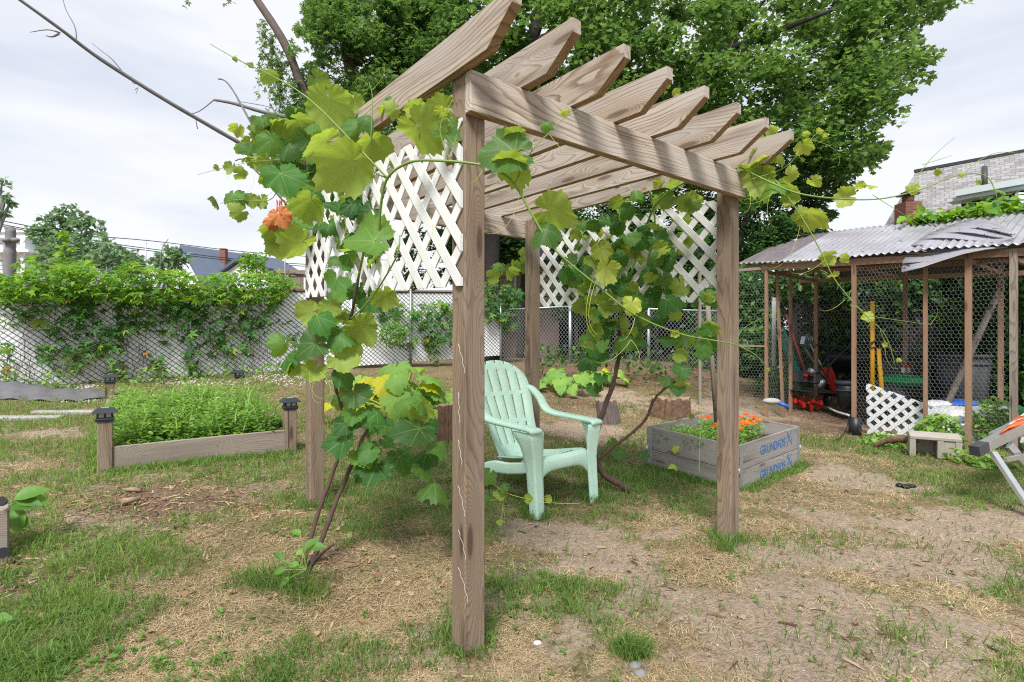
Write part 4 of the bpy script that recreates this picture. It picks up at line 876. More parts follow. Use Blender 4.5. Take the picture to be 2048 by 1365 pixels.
# marigolds and greens inside
def bush(name, c, r, h, n, mat, label, cat, group=None, tmpl=LEAF, size=.03, flat=None, nstem=6):
    root = empty(name, c, label, cat, group); c = Vector(c); m = MB(); cs = []
    for i in range(nstem):
        a = random.random() * 6.28; rr = r * random.random() ** .5 * .8; e = c + Vector((math.cos(a) * rr, math.sin(a) * rr, h * random.uniform(.6, 1)))
        m.tube([c + Vector((math.cos(a) * rr * .2, math.sin(a) * rr * .2, -.01)), (c + e) / 2 + Vector((0, 0, h * .1)), e], [.004, .003, .0015], 5, cap=False); cs.append(e)
    m.build('stem', M['shoot'], root)
    pos = np.stack([c.x + rng.normal(size=n) * r * .5, c.y + rng.normal(size=n) * r * .5, np.zeros(n)], 1); q = np.hypot(pos[:, 0] - c.x, pos[:, 1] - c.y) / r
    k = q > 1; pos[k, 0] = c.x + (pos[k, 0] - c.x) / q[k]; pos[k, 1] = c.y + (pos[k, 1] - c.y) / q[k]; q = np.minimum(q, 1)
    pos[:, 2] = c.z + h * (.15 + .95 * rng.random(n) * np.sqrt(1 - q * q * .75))
    rnd = np.clip((pos[:, 2] - c.z) / h * .6 + rng.random(n) * .45, 0, 1)
    scatter('foliage', *tmpl, pos, rotm(randn(n, .8, .7), rt(n)), size * (.6 + .8 * rng.random(n)), mat, root, rnd=rnd)
    return root
def inbox(u, v): return cA + e1 * (.04 + .72 * v) + e2 * (.05 + 1.08 * u)
fl_t, fl_f = [], []
for i in range(14):
    a = i * 2.399; r_ = .25 + .75 * (i / 14); b = len(fl_t)
    fl_t += [(0, 0, .15), (r_ * math.cos(a - .35), r_ * math.sin(a - .35), .35 - .3 * r_ + .1 * (i % 3)), (r_ * math.cos(a + .35), r_ * math.sin(a + .35), .35 - .3 * r_)]; fl_f.append((b, b+1, b+2))
FLW = (np.array(fl_t), np.array(fl_f))
mlab = ['marigold plant with orange flowers in the front corner of the planter', 'marigold plant with orange flowers in the middle of the planter', 'marigold plant with most orange flowers near the right side of the planter', 'marigold plant with orange flowers in the right corner of the planter', 'small marigold plant behind the others in the planter']
for (u, v, nf), lb in zip(((.14, .2, 14), (.38, .26, 18), (.62, .36, 26), (.86, .45, 14), (.6, .75, 8)), mlab):
    p = inbox(u, v); c = V3(p, .27); rt_ = bush('marigold_plant', c, .15, .14, 330, M['weed'], lb, 'flower', 'marigolds in the planter', LEAF, .026)
    for k in range(nf):
        a = random.random() * 6.28; rr = .17 * random.random() ** .5; fc = np.array([[c.x + rr * math.cos(a), c.y + rr * math.sin(a), c.z + .13 + random.uniform(0, .06)]])
        n_ = np.array([[random.gauss(0, .4), random.gauss(-.5, .3), 1]]); scatter('flower', *FLW, fc, rotm(n_, np.array([[1., 0, 0]])), random.uniform(.019, .029), M['marigold'], rt_)
glab = ['feathery green herb in the left corner of the planter', 'bright green leafy herb in the middle left of the planter', 'green herb behind the right pergola post in the planter', 'dark green herb at the back edge of the planter', 'pale green herb close to the front board of the planter', 'feathery herb in the far corner of the planter']
for (u, v), lb in zip(((.06, .88), (.15, .6), (.3, .62), (.3, .9), (.05, .45), (.75, .85)), glab):
    bush('herb_plant', V3(inbox(u, v), .27), .14, .11, 420, M['weed'], lb, 'herb', 'herbs in the planter', LEAF, .02)

# ---------------------------------------------------------------- raised bed on the left with solar lamps
FL, FR, RL, RR = np.array([-2.945, 3.9]), np.array([-1.915, 4.65]), np.array([-4.385, 5.88]), np.array([-3.355, 6.63])
bd = empty('raised_bed', V3((FL + RR) / 2, .24), 'low grey timber raised bed with four short posts full of bright weeds', 'raised bed')
db2 = (FR - FL) / np.linalg.norm(FR - FL); dl2 = (RL - FL) / np.linalg.norm(RL - FL)
Mb = Matrix((up, Vector((*db2, 0)), Vector((*dl2, 0)))).transposed()
lamplab = ['black solar post lamp on the front left post of the raised bed', 'black solar post lamp on the front right post of the raised bed', 'black solar post lamp on the far left post of the raised bed', 'black solar post lamp on the far right post of the raised bed']
for p, zb, ztp, lb in ((FL, .19, .56, lamplab[0]), (FR, .18, .555, lamplab[1]), (RL, .32, .69, lamplab[2]), (RR, .34, .70, lamplab[3])):
    m = MB(); m.box(V3(p, (zb - .15 + ztp) / 2), (ztp - zb + .15, .09, .09), Mb, .004); m.build('post', M['post'], bd)
    lr = empty('post_lamp', V3(p, ztp), lb, 'lamp', 'solar lamps on the raised bed posts')
    def fr(s0, s1, z0, z1, name, mat):
        m = MB(); vs_ = []
        for s_, z_ in ((s0, z0), (s1, z1)):
            for i, j in ((-1, -1), (1, -1), (1, 1), (-1, 1)): vs_.append(V3(p + db2 * i * s_ + dl2 * j * s_, ztp + z_))
        m.add(vs_, [(3, 2, 1, 0), (4, 5, 6, 7), (0, 1, 5, 4), (1, 2, 6, 5), (2, 3, 7, 6), (3, 0, 4, 7)]); return m
    m = fr(.054, .057, .0, .014, '', None); m2 = fr(.057, .050, .014, .028, '', None); m.add(m2.v, m2.f); m.build('base', M['lampblack'], lr)
    fr(.038, .038, .028, .058, '', None).build('glass', M['glass'], lr)
    m = MB()
    for i in (-1, 0, 1):
        for j in (-1, 0, 1):
            if i or j: m.bar(V3(p + db2 * i * .042 + dl2 * j * .042, ztp + .026), V3(p + db2 * i * .042 + dl2 * j * .042, ztp + .062), .008, .008, up=(1, 0, 0))
    m.build('frame', M['lampblack'], lr)
    m = fr(.078, .076, .060, .065, '', None); m2 = fr(.076, .045, .065, .095, '', None); m.add(m2.v, m2.f); m.build('roof', M['lampblack'], lr)
    fr(.022, .022, .095, .0975, '', None).build('solar_panel', M['glass'], lr)
for p, q, z0, z1 in ((FL, FR, .275, .285), (RL, RR, .42, .42), (FL, RL, .275, .42), (FR, RR, .285, .42)):
    m = MB(); dd = (q - p) / np.linalg.norm(q - p); off_ = ((p + q) / 2 - (FL + RR) / 2); off_ = off_ / np.linalg.norm(off_) * .012
    m.bar(V3(p + dd * .046 + off_, z0), V3(q - dd * .046 + off_, z1), .038, .19, bev=.003); m.build('board', M['bedwood'], bd)
m = MB(); m.add([V3(q, z) for q, z in ((FL + db2*.05, .25), (FR - db2*.05, .26), (RR - db2*.05, .40), (RL + db2*.05, .40))], [(0, 1, 2, 3)]); m.build('soil', M['soil'], bd)
n = 11000; u = rng.random(n); v = rng.random(n); pos = FL + np.outer(u, FR - FL) + np.outer(v, RL - FL) ; hmap = .005 + .09 * fbm(pos[:, 0] * 3.5, pos[:, 1] * 3.5, 91, 3) + .12 * np.maximum(0, fbm(pos[:, 0] * 1.8, pos[:, 1] * 1.8, 97, 2) - .5) * 2
edge = np.minimum(np.minimum(u, 1 - u) * 5, np.minimum(v, 1 - v) * 8); hmap *= np.clip(edge + .55, 0, 1)
zz = .25 + .15 * v + hmap * rng.random(n) ** .6 * 1.3
wr = empty('weed_patch', V3((FL + RR) / 2, .33), 'bright green feathery weeds filling the raised bed', 'weeds'); tag(wr, kind='stuff')
np_ = 230; up2 = .05 + .9 * rng.random(np_); vp2 = .04 + .88 * rng.random(np_); pb = FL + np.outer(up2, FR - FL) + np.outer(vp2, RL - FL); ph_ = (.10 + .36 * rng.random(np_) ** 1.4) * (1 - .55 * vp2); kq = 56
tq = rng.random((np_, kq)); aq = rng.random((np_, kq)) * 6.283; lx = rng.normal(size=np_) * .05; ly = rng.normal(size=np_) * .05; wq = (.05 + .07 * rng.random(np_))[:, None] * (1.15 - tq)
xp = (pb[:, 0:1] + lx[:, None] * tq + np.cos(aq) * wq).ravel(); yp = (pb[:, 1:2] + ly[:, None] * tq + np.sin(aq) * wq).ravel(); zp = ((.29 + .15 * vp2 + .05)[:, None] + ph_[:, None] * tq).ravel()
tt_ = np.stack([np.cos(aq).ravel(), np.sin(aq).ravel(), .25 + 0 * aq.ravel()], 1); nn2 = np.stack([-np.cos(aq).ravel() * .3, -np.sin(aq).ravel() * .3, 1 + 0 * aq.ravel()], 1)
scatter('foliage', *LEAF, np.stack([xp, yp, zp], 1), rotm(nn2 + rng.normal(size=nn2.shape) * .25, tt_), .022 + .05 * rng.random(len(xp)) ** 1.3 * (1.2 - tq.ravel()), M['weed'], wr, rnd=np.clip(np.repeat(-.1 + .7 * rng.random(np_), kq) + .45 * tq.ravel() + .15 * rng.random(len(xp)), 0, 1))
bx2 = FL + np.outer(.05 + .9 * rng.random(150), FR - FL) + np.outer(.03 + .9 * rng.random(150), RL - FL); n2_ = 150; a2 = rng.random(n2_) * 6.283; h2 = .14 + .26 * rng.random(n2_) ** 1.5; z2 = .32 + .14 * ((bx2[:, 1] - 3.9) / 2.7)
V2 = np.zeros((n2_, 5, 3)); V2[:, 0] = np.stack([bx2[:, 0] - .006, bx2[:, 1], z2], 1); V2[:, 1] = np.stack([bx2[:, 0] + .006, bx2[:, 1], z2], 1); V2[:, 2] = V2[:, 0] + np.stack([np.cos(a2) * h2 * .2, np.sin(a2) * h2 * .2, h2 * .65], 1); V2[:, 3] = V2[:, 1] + np.stack([np.cos(a2) * h2 * .2, np.sin(a2) * h2 * .2, h2 * .65], 1); V2[:, 4] = np.stack([bx2[:, 0] + np.cos(a2) * h2 * .55, bx2[:, 1] + np.sin(a2) * h2 * .55, z2 + h2 * .95], 1)
npmesh('grass_blades', V2.reshape(-1, 3), (np.array([(0, 1, 3), (0, 3, 2), (2, 3, 4)])[None] + (np.arange(n2_) * 5)[:, None, None]).reshape(-1, 3), M['weed'], wr, False, {'rnd': np.repeat(.3 + .7 * rng.random(n2_), 5)})
o = scatter('foliage', *LEAF, np.stack([pos[:, 0], pos[:, 1], zz], 1), rotm(randn(n, .7, .8), rt(n)), .018 + .028 * rng.random(n), M['weed'], wr, rnd=np.clip((zz - .25 - .15 * v) / .25 * .7 + .4 * rng.random(n), 0, 1))

# ---------------------------------------------------------------- courgette / squash and the things by it
SQ = grapeleaf(77, 40)
def squash(name, px, py, Y, n, rr, hh, label, cat, s0=.13, lean=0, ylw=.1, z0=None):
    c = P(px, py, Y); c.z = gzf(c.x, c.y) if z0 is None else z0; root = empty(name, c, label, cat); m = MB(); pos, nn, tt, sz, rd = [], [], [], [], []
    for i in range(n):
        a = random.random() * 6.28; q = random.random() ** .5; e = c + Vector((math.cos(a) * rr * q + lean * q, math.sin(a) * rr * q, hh * (1.05 - .55 * q * q) * random.uniform(.6, 1.05)))
        m.tube(smooth_pts([c + Vector((math.cos(a) * .04, math.sin(a) * .04, 0)), (c * .55 + e * .45) + Vector((0, 0, hh * .16)), e], 3), .007, 6, cap=False)
        pos.append(e); nn.append((math.cos(a) * .5, math.sin(a) * .5 - .35, 1)); tt.append((math.cos(a), math.sin(a), -.4)); sz.append(s0 * random.uniform(.6, 1.15)); rd.append(1.0 if random.random() < ylw else random.random() * .85)
    m.build('stalk', M['shoot_y'] if cat == 'courgette' else M['shoot'], root)
    scatter('foliage', *SQ, np.array(pos), rotm(np.array(nn, float) + rng.normal(size=(n, 3)) * .25, np.array(tt, float)), np.array(sz), M['squash'], root, rnd=np.array(rd), luv=True, smooth=True)
squash('courgette_plant', 800, 850, 5.6, 40, .55, .72, 'large bright courgette plant with yellow green stalks behind the grapevine', 'courgette', .19)
squash('courgette_plant', 730, 840, 6.0, 22, .42, .5, 'yellowing courgette plant on the left of the larger courgette', 'courgette', .15, ylw=.45)
squash('courgette_plant', 875, 830, 6.4, 14, .4, .34, 'low pale courgette plant behind the white lattice edging', 'courgette', .14)
squash('cucumber_plant', 1140, 775, 8.4, 30, .55, .32, 'dark green cucumber plant growing behind the garden chair', 'cucumber', .15, ylw=.04)
squash('cucumber_plant', 1195, 765, 8.9, 20, .5, .3, 'lighter green cucumber plant beside the first near the back fence', 'cucumber', .13, ylw=.12)
bx = empty('planter_box', P(795, 885, 5.2), 'small grey timber planter mostly hidden behind grapevine leaves', 'planter')
m = MB(); a_ = P(690, 872, 5.3); b_ = P(870, 862, 5.9); m.bar(a_, b_, .04, .14); m.build('side_board', M['bedwood'], bx)
m = MB(); c = P(790, 845, 5.25); m.box((c.x, c.y, .28), (.09, .09, .42), None, .004); m.build('post', M['bedwood'], bx)
lt = empty('lattice_edging', P(880, 870, 5.5), 'short white lattice edging leaning beside the dark log', 'lattice'); a_ = P(835, 880, 5.4); b_ = P(905, 860, 5.6)
lattice('panel', a_ - Vector((0, 0, .12)), (b_ - a_), up, (b_ - a_).length + .1, .42, .12, .12, .03, M['lattice_w'], lt)
def stump(name, px, py, Y, r, h, label, lean=(0, 0), top=True, ph=0):
    c = P(px, py, Y); c.z = gzf(c.x, c.y); root = empty(name, c, label, 'stump'); m = MB(); n = 54; lv = 9; vs_ = []; fl_ = [random.uniform(-.07, .06) for _ in range(n)]
    for j in range(lv):
        f_ = j / (lv - 1)
        for k in range(n):
            a = 6.283 * k / n; rr = r * (1.12 - .15 * f_) * (1 + .09 * math.sin(3 * a + ph) + fl_[k] + random.uniform(-.02, .02)); vs_.append(c + Vector((math.cos(a) * rr + lean[0] * f_, math.sin(a) * rr + lean[1] * f_, -.03 + (h + .03) * f_ + (random.uniform(-.03, .03) * r / .24 if j == lv-1 else 0))))
    m.add(vs_, [(j*n+k, j*n+(k+1) % n, (j+1)*n+(k+1) % n, (j+1)*n+k) for j in range(lv-1) for k in range(n)]); m.build('bark', M['stump'] if ph != 1.3 else M['bark'], root)
    m = MB(); tp = vs_[-n:]; cc = sum(tp, Vector()) / n; m.add([cc - Vector((0, 0, .01))] + tp, [(0, 1 + k, 1 + (k+1) % n) for k in range(n)]); m.build('cut_top', M['stumptop'], root)
stump('tree_stump', 1340, 828, 7.0, .24, .24, 'brown rotten tree stump behind the planter box', (.02, 0))
stump('tree_stump', 1219, 838, 6.4, .12, .27, 'grey leaning tree stump beside the vine trunk', (-.05, .02), ph=1.3)
stump('tree_stump', 893, 875, 5.2, .085, .36, 'tall dark log standing behind the front pergola post', ph=2.2)
# grey weed fabric and stones at the left
cv = P(70, 803, 6.9)
def fabf(u, v):
    x_ = -.75 + 1.7 * u; y_ = -.35 + .75 * v; q = gzf(cv.x + x_, cv.y + y_); return Vector((cv.x + x_, cv.y + y_, q + .02 + .16 * math.sin(min(1, v * 1.1) * 3.1) * (.55 + .45 * math.sin(u * 5 + 1)) * min(1, (1.02 - u) * 3) + .012 * math.sin(u * 31 + v * 12)))
o = surf('weed_fabric', lin(0, 1, 30), lin(0, 1, 12), fabf, lambda i, j, u, v: (u > .93 and abs(v - .5) > .3) , M['fabric'], None, .004); tag(o, 'crumpled sheet of grey landscape fabric near the fence', 'fabric')
for px, py, w_, lb in ((30, 838, .8, 'pale flat stone edging slab at the left edge below the grey fabric'), (165, 826, .9, 'long pale stone edging slab beside the raised bed')):
    g = G(px, py); m = MB(); m.bar((g.x - w_/2, g.y - .12, gzf(g.x - w_/2, g.y - .12) - .005), (g.x + w_/2, g.y + .12, gzf(g.x + w_/2, g.y + .12) + .0), .14, .06, bev=.012); tag(m.build('edging_slab', M['paver']), lb, 'slab', 'stone slabs by the raised bed')
# little bed corner at the far left edge
cb = G(8, 1118); cr_ = empty('raised_bed', cb, 'corner post of a small timber bed cut off by the left edge', 'raised bed')
m = MB(); m.box((cb.x - .045, cb.y, cb.z + .11), (.10, .10, .26), Matrix.Rotation(.7, 3, 'Z'), .004); m.bar((cb.x - .05, cb.y - .03, cb.z + .1), (cb.x - .6, cb.y - .5, cb.z + .1), .04, .14); m.build('post', M['bedwood'], cr_)
m = MB(); m.cyl((cb.x + .05, cb.y - .06, cb.z + .05), (cb.x + .07, cb.y - .08, cb.z + .06), .024, n=14); m.cyl((cb.x + .02, cb.y - .03, cb.z + .28), (cb.x + .035, cb.y - .05, cb.z + .29), .02, n=14); m.build('knob', M['black'], cr_)
def sprig(name, px, py, Y, items, label, cat='weed', mat='weed'):
    c = P(px, py, Y); root = empty(name, c, label, cat); pos, nn, tt, sz = [], [], [], []; m = MB()
    for dx, dy, s_, ang in items:
        e = P(px + dx, py + dy, Y); pos.append(e); tt.append((math.cos(R(ang)), -.2, math.sin(R(ang)))); nn.append((random.gauss(0, .2), -.6, .8)); sz.append(s_ / F * Y); m.tube([c, (c + e) / 2, e], .0018, 4, cap=False)
    m.build('stem', M['shoot'], root); scatter('leaves', *WL, np.array(pos), rotm(np.array(nn), np.array(tt)), np.array(sz), M[mat], root, rnd=rng.random(len(pos)) * .7, smooth=True); return root
def oval(n=9):
    V = []; Fc = []
    for i in range(n + 1):
        u_ = i / n; w_ = .30 * math.sin(math.pi * min(1, u_ ** .8)) + .002
        for j in (-1, -.5, 0, .5, 1): V.append((u_, w_ * j, .12 * abs(j) * w_ * 3 - .22 * u_ * u_ + .012 * math.sin(u_ * 30) * abs(j)))
    for i in range(n):
        for j in range(4): a = i * 5 + j; Fc += [(a, a + 5, a + 6), (a, a + 6, a + 1)]
    return np.array(V), np.array(Fc)
WL = oval()
sprig('broadleaf_weed', 22, 1010, 2.7, [(0, 0, 60, 20), (-10, 5, 60, 200), (5, 10, 55, -60), (0, 25, 50, -20), (0, 20, 50, 230), (5, -10, 60, 60), (10, -5, 55, 40)], 'green leafy weed at the left edge beside the timber bed corner')
sprig('broadleaf_weed', -15, 1300, 2.0, [(0, 0, 70, 20), (5, 5, 60, -10), (0, 0, 60, 60), (0, -60, 40, 20), (10, 20, 50, -30)], 'large green weed at the lower left corner of the yard')
sprig('broadleaf_weed', 612, 1140, 2.3, [(-4, -40, 36, 80), (-14, -10, 24, 160), (8, -44, 34, 20), (-30, 15, 26, 230), (-40, 0, 28, 170), (-10, -70, 24, 130), (-50, -20, 24, 100), (-20, -30, 22, 60)], 'young green weed with pale leaves at the foot of the left vine')
m = MB(); g = G(1815, 975)
for i in range(7): m.sphere((g.x + random.uniform(-.05, .05), g.y + random.uniform(-.03, .03), g.z + .012), .022, 7, 5, (1.3, .8, .7), .3)
tag(m.build('plastic_scrap', M['black']), 'small crumpled black plastic scrap lying on the soil path', 'litter')
for px, py, r_, lb in ((655, 907, .02, 'white stone in the grass in front of the front post'), (0, 0, 0, '')):
    pass
for px, py, r_, lb in ((1075, 1290, .018, 'round white pebble in the dry grass right of the front post'), (1270, 1335, .024, 'blue grey pebble at the bottom of the photo'), (1280, 1350, .022, 'cream pebble next to the blue grey one')):
    g = G(px, py); m = MB(); m.sphere((g.x, g.y, g.z + .004), r_, 10, 6, (1, .9, .6), .1); tag(m.build('pebble', M['pebble'] if 'blue' not in lb else M['stone']), lb, 'pebble', 'larger pebbles in the lawn')
# chopped sticks on the mulch patch
for px, py, an, ln, r_, lb in ((265, 985, -.1, .12, .014, 'short thick bark stick at the edge of the mulch patch'), (262, 1008, .9, .10, .018, 'pale broken bark piece on the mulch patch'), (490, 1205, .2, .2, .005, 'thin pale stick lying on the grass')):
    g = G(px, py); m = MB(); dx, dy = math.cos(an) * ln / 2, math.sin(an) * ln / 2; m.tube([(g.x - dx, g.y - dy, g.z + r_), (g.x, g.y, g.z + r_ * 1.3), (g.x + dx, g.y + dy, g.z + r_)], [r_ * .8, r_, r_ * .6], 8); tag(m.build('stick', M['stumptop']), lb, 'stick', 'sticks on the lawn')

# ---------------------------------------------------------------- fences
LF0, LFd = np.array([-7.03, 7.4]), np.array([.8144, .5803])
def lfence(px):
    rho = (px - HX) / F; t_ = (rho * LF0[1] - LF0[0]) / (LFd[0] - rho * LFd[1]); return LF0 + LFd * t_, t_
def lfz(t_): return 1.868 + .048 * t_
fn = empty('chain_link_fence', V3(LF0, .5), 'long chain link fence with white slats and a rusty top rail covered in creeper', 'fence')
tA, tB = -2.2, 8.3; O = V3(LF0 + LFd * tA, lfz(tA) - 1.42); X = Vector((*LFd, .048)); Xn = X.normalized(); Nf = Xn.cross(up)
def strips(name, O, X, w, h, px_, py_, sw, mat, parent, th, ph, sg, off):
    m = MB(); sl = py_ / px_; hw = sw / 2 * math.sqrt(1 + sl * sl) / sl; N = X.normalized().cross(up)
    for k in range(int(-h / py_) - 2, int((w + h / sl) / px_) + 3):
        x0 = k * px_ + ph; d = h / sl * sg; poly = clip_rect([(x0 - hw, 0), (x0 + hw, 0), (x0 + hw + d, h), (x0 - hw + d, h)], w, h)
        if poly and len(poly) >= 3:
            if sg < 0: pass
            m.prism(poly, th, Vector(O) + N * off, X, up)
    return m.build(name, mat, parent)
wf = tB - tA
strips('slat_panel', O, X, wf, 1.40, .092, .080, .056, M['slat'], fn, .003, 0, -1, -.004); tag(fn.children[-1], kind='stuff')
strips('wire_mesh', O, X, wf, 1.42, .092, .080, .0085, M['darkwire'], fn, .003, .046, -1, .0)
strips('wire_mesh', O, X, wf, 1.42, .092, .080, .0026, M['darkwire'], fn, .003, 0, 1, .0035)
m = MB(); m.cyl(V3(LF0 + LFd * tA, lfz(tA)), V3(LF0 + LFd * tB, lfz(tB)), .022, n=8); m.build('top_rail', M['rust'], fn)
m = MB(); m.cyl(V3(LF0 + LFd * tA + [.0, .0], lfz(tA) + .035), V3(LF0 + LFd * tB, lfz(tB) + .035), .006, n=5); m.build('tension_wire', M['rust'], fn)
for px in (-40, 380, 702, 820, 1000):
    p, t_ = lfence(px); q = p + np.array([.58, -.81]) * .03; m = MB(); m.cyl(V3(q, gzf(*q) - .05), V3(q, lfz(t_) + .03), .027, n=10); m.sphere(V3(q, lfz(t_) + .03), .03, 8, 5); m.build('post', M['galv'], fn)
BF = [np.array([-.27, 12.2]), np.array([1.25, 11.6]), np.array([4.3, 10.3])]
bf = empty('chain_link_fence', V3(BF[1], .6), 'plain grey chain link fence behind the right grapevine', 'fence')
for a, b in zip(BF, BF[1:]):
    za, zb = gzf(*a), gzf(*b); X = Vector((b[0] - a[0], b[1] - a[1], zb - za)); w_ = X.length; O = V3(a, za + .01)
    strips('wire_mesh', O, X, w_, 1.22, .075, .095, .0045, M['wire'], bf, .003, 0, -1, 0); strips('wire_mesh', O, X, w_, 1.22, .075, .095, .0045, M['wire'], bf, .003, 0, 1, .004)
    m = MB(); m.cyl(O + Vector((0, 0, 1.22)), O + X + Vector((0, 0, 1.22)), .02, n=8); m.build('top_rail', M['galv'], bf)
for p in (BF[1], (BF[1] + BF[2]) / 2, BF[2]): m = MB(); m.cyl(V3(p, gzf(*p) - .1), V3(p, gzf(*p) + 1.26), .034, n=10); m.build('post', M['galv'], bf)
# creepers on the left fence
DENS = 1.7
def leafcloud(name, root, polys, Yf, tmpl, mat, size, thick=.2, topb=False, upn=.5, cam_=.6):
    P_, rd = [], []
    for poly, m_ in polys:
        m_ = int(m_ * (DENS if mat.name.startswith('sunlit') else .72 if 'creeper' in root.name else 1))
        pp = polypts(poly, m_); base = np.array([Yf(q) for q in pp[:, 0]]); Y = base + rng.uniform(-thick, thick * .4, m_); P_.append(PN(pp, Y)); y0, y1 = min(q[1] for q in poly), max(q[1] for q in poly)
        rd.append(np.clip(rng.random(m_) ** 1.6 * (1.0 if not topb else 1) , 0, 1))
    pos = np.concatenate(P_); n = len(pos)
    return scatter(name, *tmpl, pos, rotm(randn(n, upn, .8, cam_), rt(n)), size * (.55 + .8 * rng.random(n)), mat, root, rnd=np.concatenate(rd))
fy = lambda px: lfence(px)[0][1]
def twigs(root, n, poly, Yf, mat, r=.004, ln=60, vert=True):
    m = MB(); pp = polypts(poly, n)
    for x_, y_ in pp:
        Y = Yf(x_) - random.uniform(.02, .12); p = [P(x_, y_, Y)]; a = random.uniform(60, 120) if vert else random.uniform(0, 360)
        for k in range(6): a += random.gauss(0, 22); x_ += math.cos(R(a)) * ln / 6; y_ += math.sin(R(a)) * ln / 6; p.append(P(x_, y_, Y + random.uniform(-.03, .03)))
        m.tube(p, [r * (1 - .1 * k) for k in range(7)], 4, cap=False)
    m.build('stem', mat, root)
def creeper(px, Y, label, dark, top, size=.085, st=None):
    root = empty('creeper', P(px, 760, Y), label, 'creeper', 'creepers on the slatted fence')
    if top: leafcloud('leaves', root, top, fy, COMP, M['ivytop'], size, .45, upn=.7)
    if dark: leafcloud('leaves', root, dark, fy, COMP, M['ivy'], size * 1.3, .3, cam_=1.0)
    if st: twigs(root, *st)
    return root
creeper(90, 8, 'bright creeper heaped over the left end of the slatted fence above the fabric',
  [([(0,580),(200,580),(210,640),(100,680),(60,650),(0,660)], 210), ([(60,690),(160,700),(165,745),(70,730)], 70), ([(130,600),(200,590),(205,700),(150,690)], 70), ([(0,690),(30,690),(20,780),(0,790)], 34)],
  [([(-20,545),(40,560),(100,540),(170,535),(215,550),(215,600),(-20,605)], 520), ([(30,530),(45,522),(60,560),(30,560)], 16), ([(55,515),(72,512),(80,560),(55,560)], 20), ([(100,500),(130,530),(180,520),(190,550),(100,555)], 60)],
  st=(30, [(0,600),(200,600),(200,740),(0,740)], fy, M['vinewood'], .004, 90))
creeper(300, 8.6, 'creeper hanging in dark green curtains in the middle of the slatted fence',
  [([(215,580),(400,590),(400,640),(330,700),(290,660),(240,680)], 300), ([(200,650),(255,655),(250,760),(200,740),(185,700)], 120), ([(120,680),(200,690),(190,730),(120,730)], 60), ([(290,690),(330,720),(320,770),(290,750)], 40), ([(350,600),(400,610),(398,780),(372,770)], 130)],
  [([(215,560),(250,520),(300,535),(380,545),(400,560),(400,605),(215,605)], 460)],
  st=(40, [(200,600),(400,600),(400,740),(200,740)], fy, M['vinewood'], .004, 90))
creeper(480, 9.4, 'creeper with yellow green top trailing down the right part of the slatted fence',
  [([(400,590),(560,600),(545,650),(500,700),(470,690),(430,720),(400,680)], 300), ([(440,690),(500,700),(480,760),(440,750)], 60), ([(540,640),(600,640),(590,700),(550,690)], 26)],
  [([(400,555),(440,545),(530,548),(575,560),(600,570),(560,605),(400,605)], 420), ([(500,560),(560,535),(590,550),(560,600)], 60)],
  st=(34, [(400,600),(560,600),(540,720),(400,740)], fy, M['vinewood'], .004, 90))
creeper(860, 11, 'dark leafed creeper on the slatted fence behind the front pergola post',
  [([(700,600),(760,600),(750,650),(710,640)], 40), ([(830,610),(920,600),(910,690),(850,700),(840,650)], 330), ([(740,605),(830,605),(840,640),(760,640)], 60), ([(850,690),(880,690),(880,760),(860,760)], 34), ([(620,600),(700,600),(700,640),(640,650)], 30), ([(745,610),(840,620),(835,700),(800,705),(770,650)], 110), ([(950,560),(1045,575),(1040,640),(1020,680),(1000,650),(970,640)], 420)], None, .09)
rb = empty('round_bush', P(785, 668, 10.3), 'small round bright green bush growing at the slatted fence', 'bush'); c = P(785, 668, 10.3)
pos = clumps([c], [.27], [500], .95, .5); scatter('foliage', *LEAF, pos, rotm(randn(500, .4, 1, .6), rt(500)), .06, M['weed'], rb, rnd=rng.random(500) * .5)
m = MB(); m.tube([c + Vector((-.15, .35, -.1)), c], .012); m.build('stem', M['shoot'], rb)
# weeds and dry tall stalks along the foot of the left fence
root = empty('fence_foot_weeds', P(300, 770, 8), 'tangle of tall weeds and dry stalks along the foot of the slatted fence', 'weeds'); tag(root, kind='stuff')
leafcloud('leaves', root, [([(0,740),(120,740),(130,785),(0,790)], 90), ([(220,740),(420,730),(430,765),(240,775)], 160), ([(420,735),(620,725),(620,745),(430,760)], 120), ([(90,740),(150,745),(150,785),(80,785)], 60)], lambda q: fy(q) - .35, LEAF, M['weed'], .07, .2)
twigs(root, 90, [(0,750),(600,735),(600,745),(0,790)], lambda q: fy(q) - .3, M['drygrass'], .003, -55)

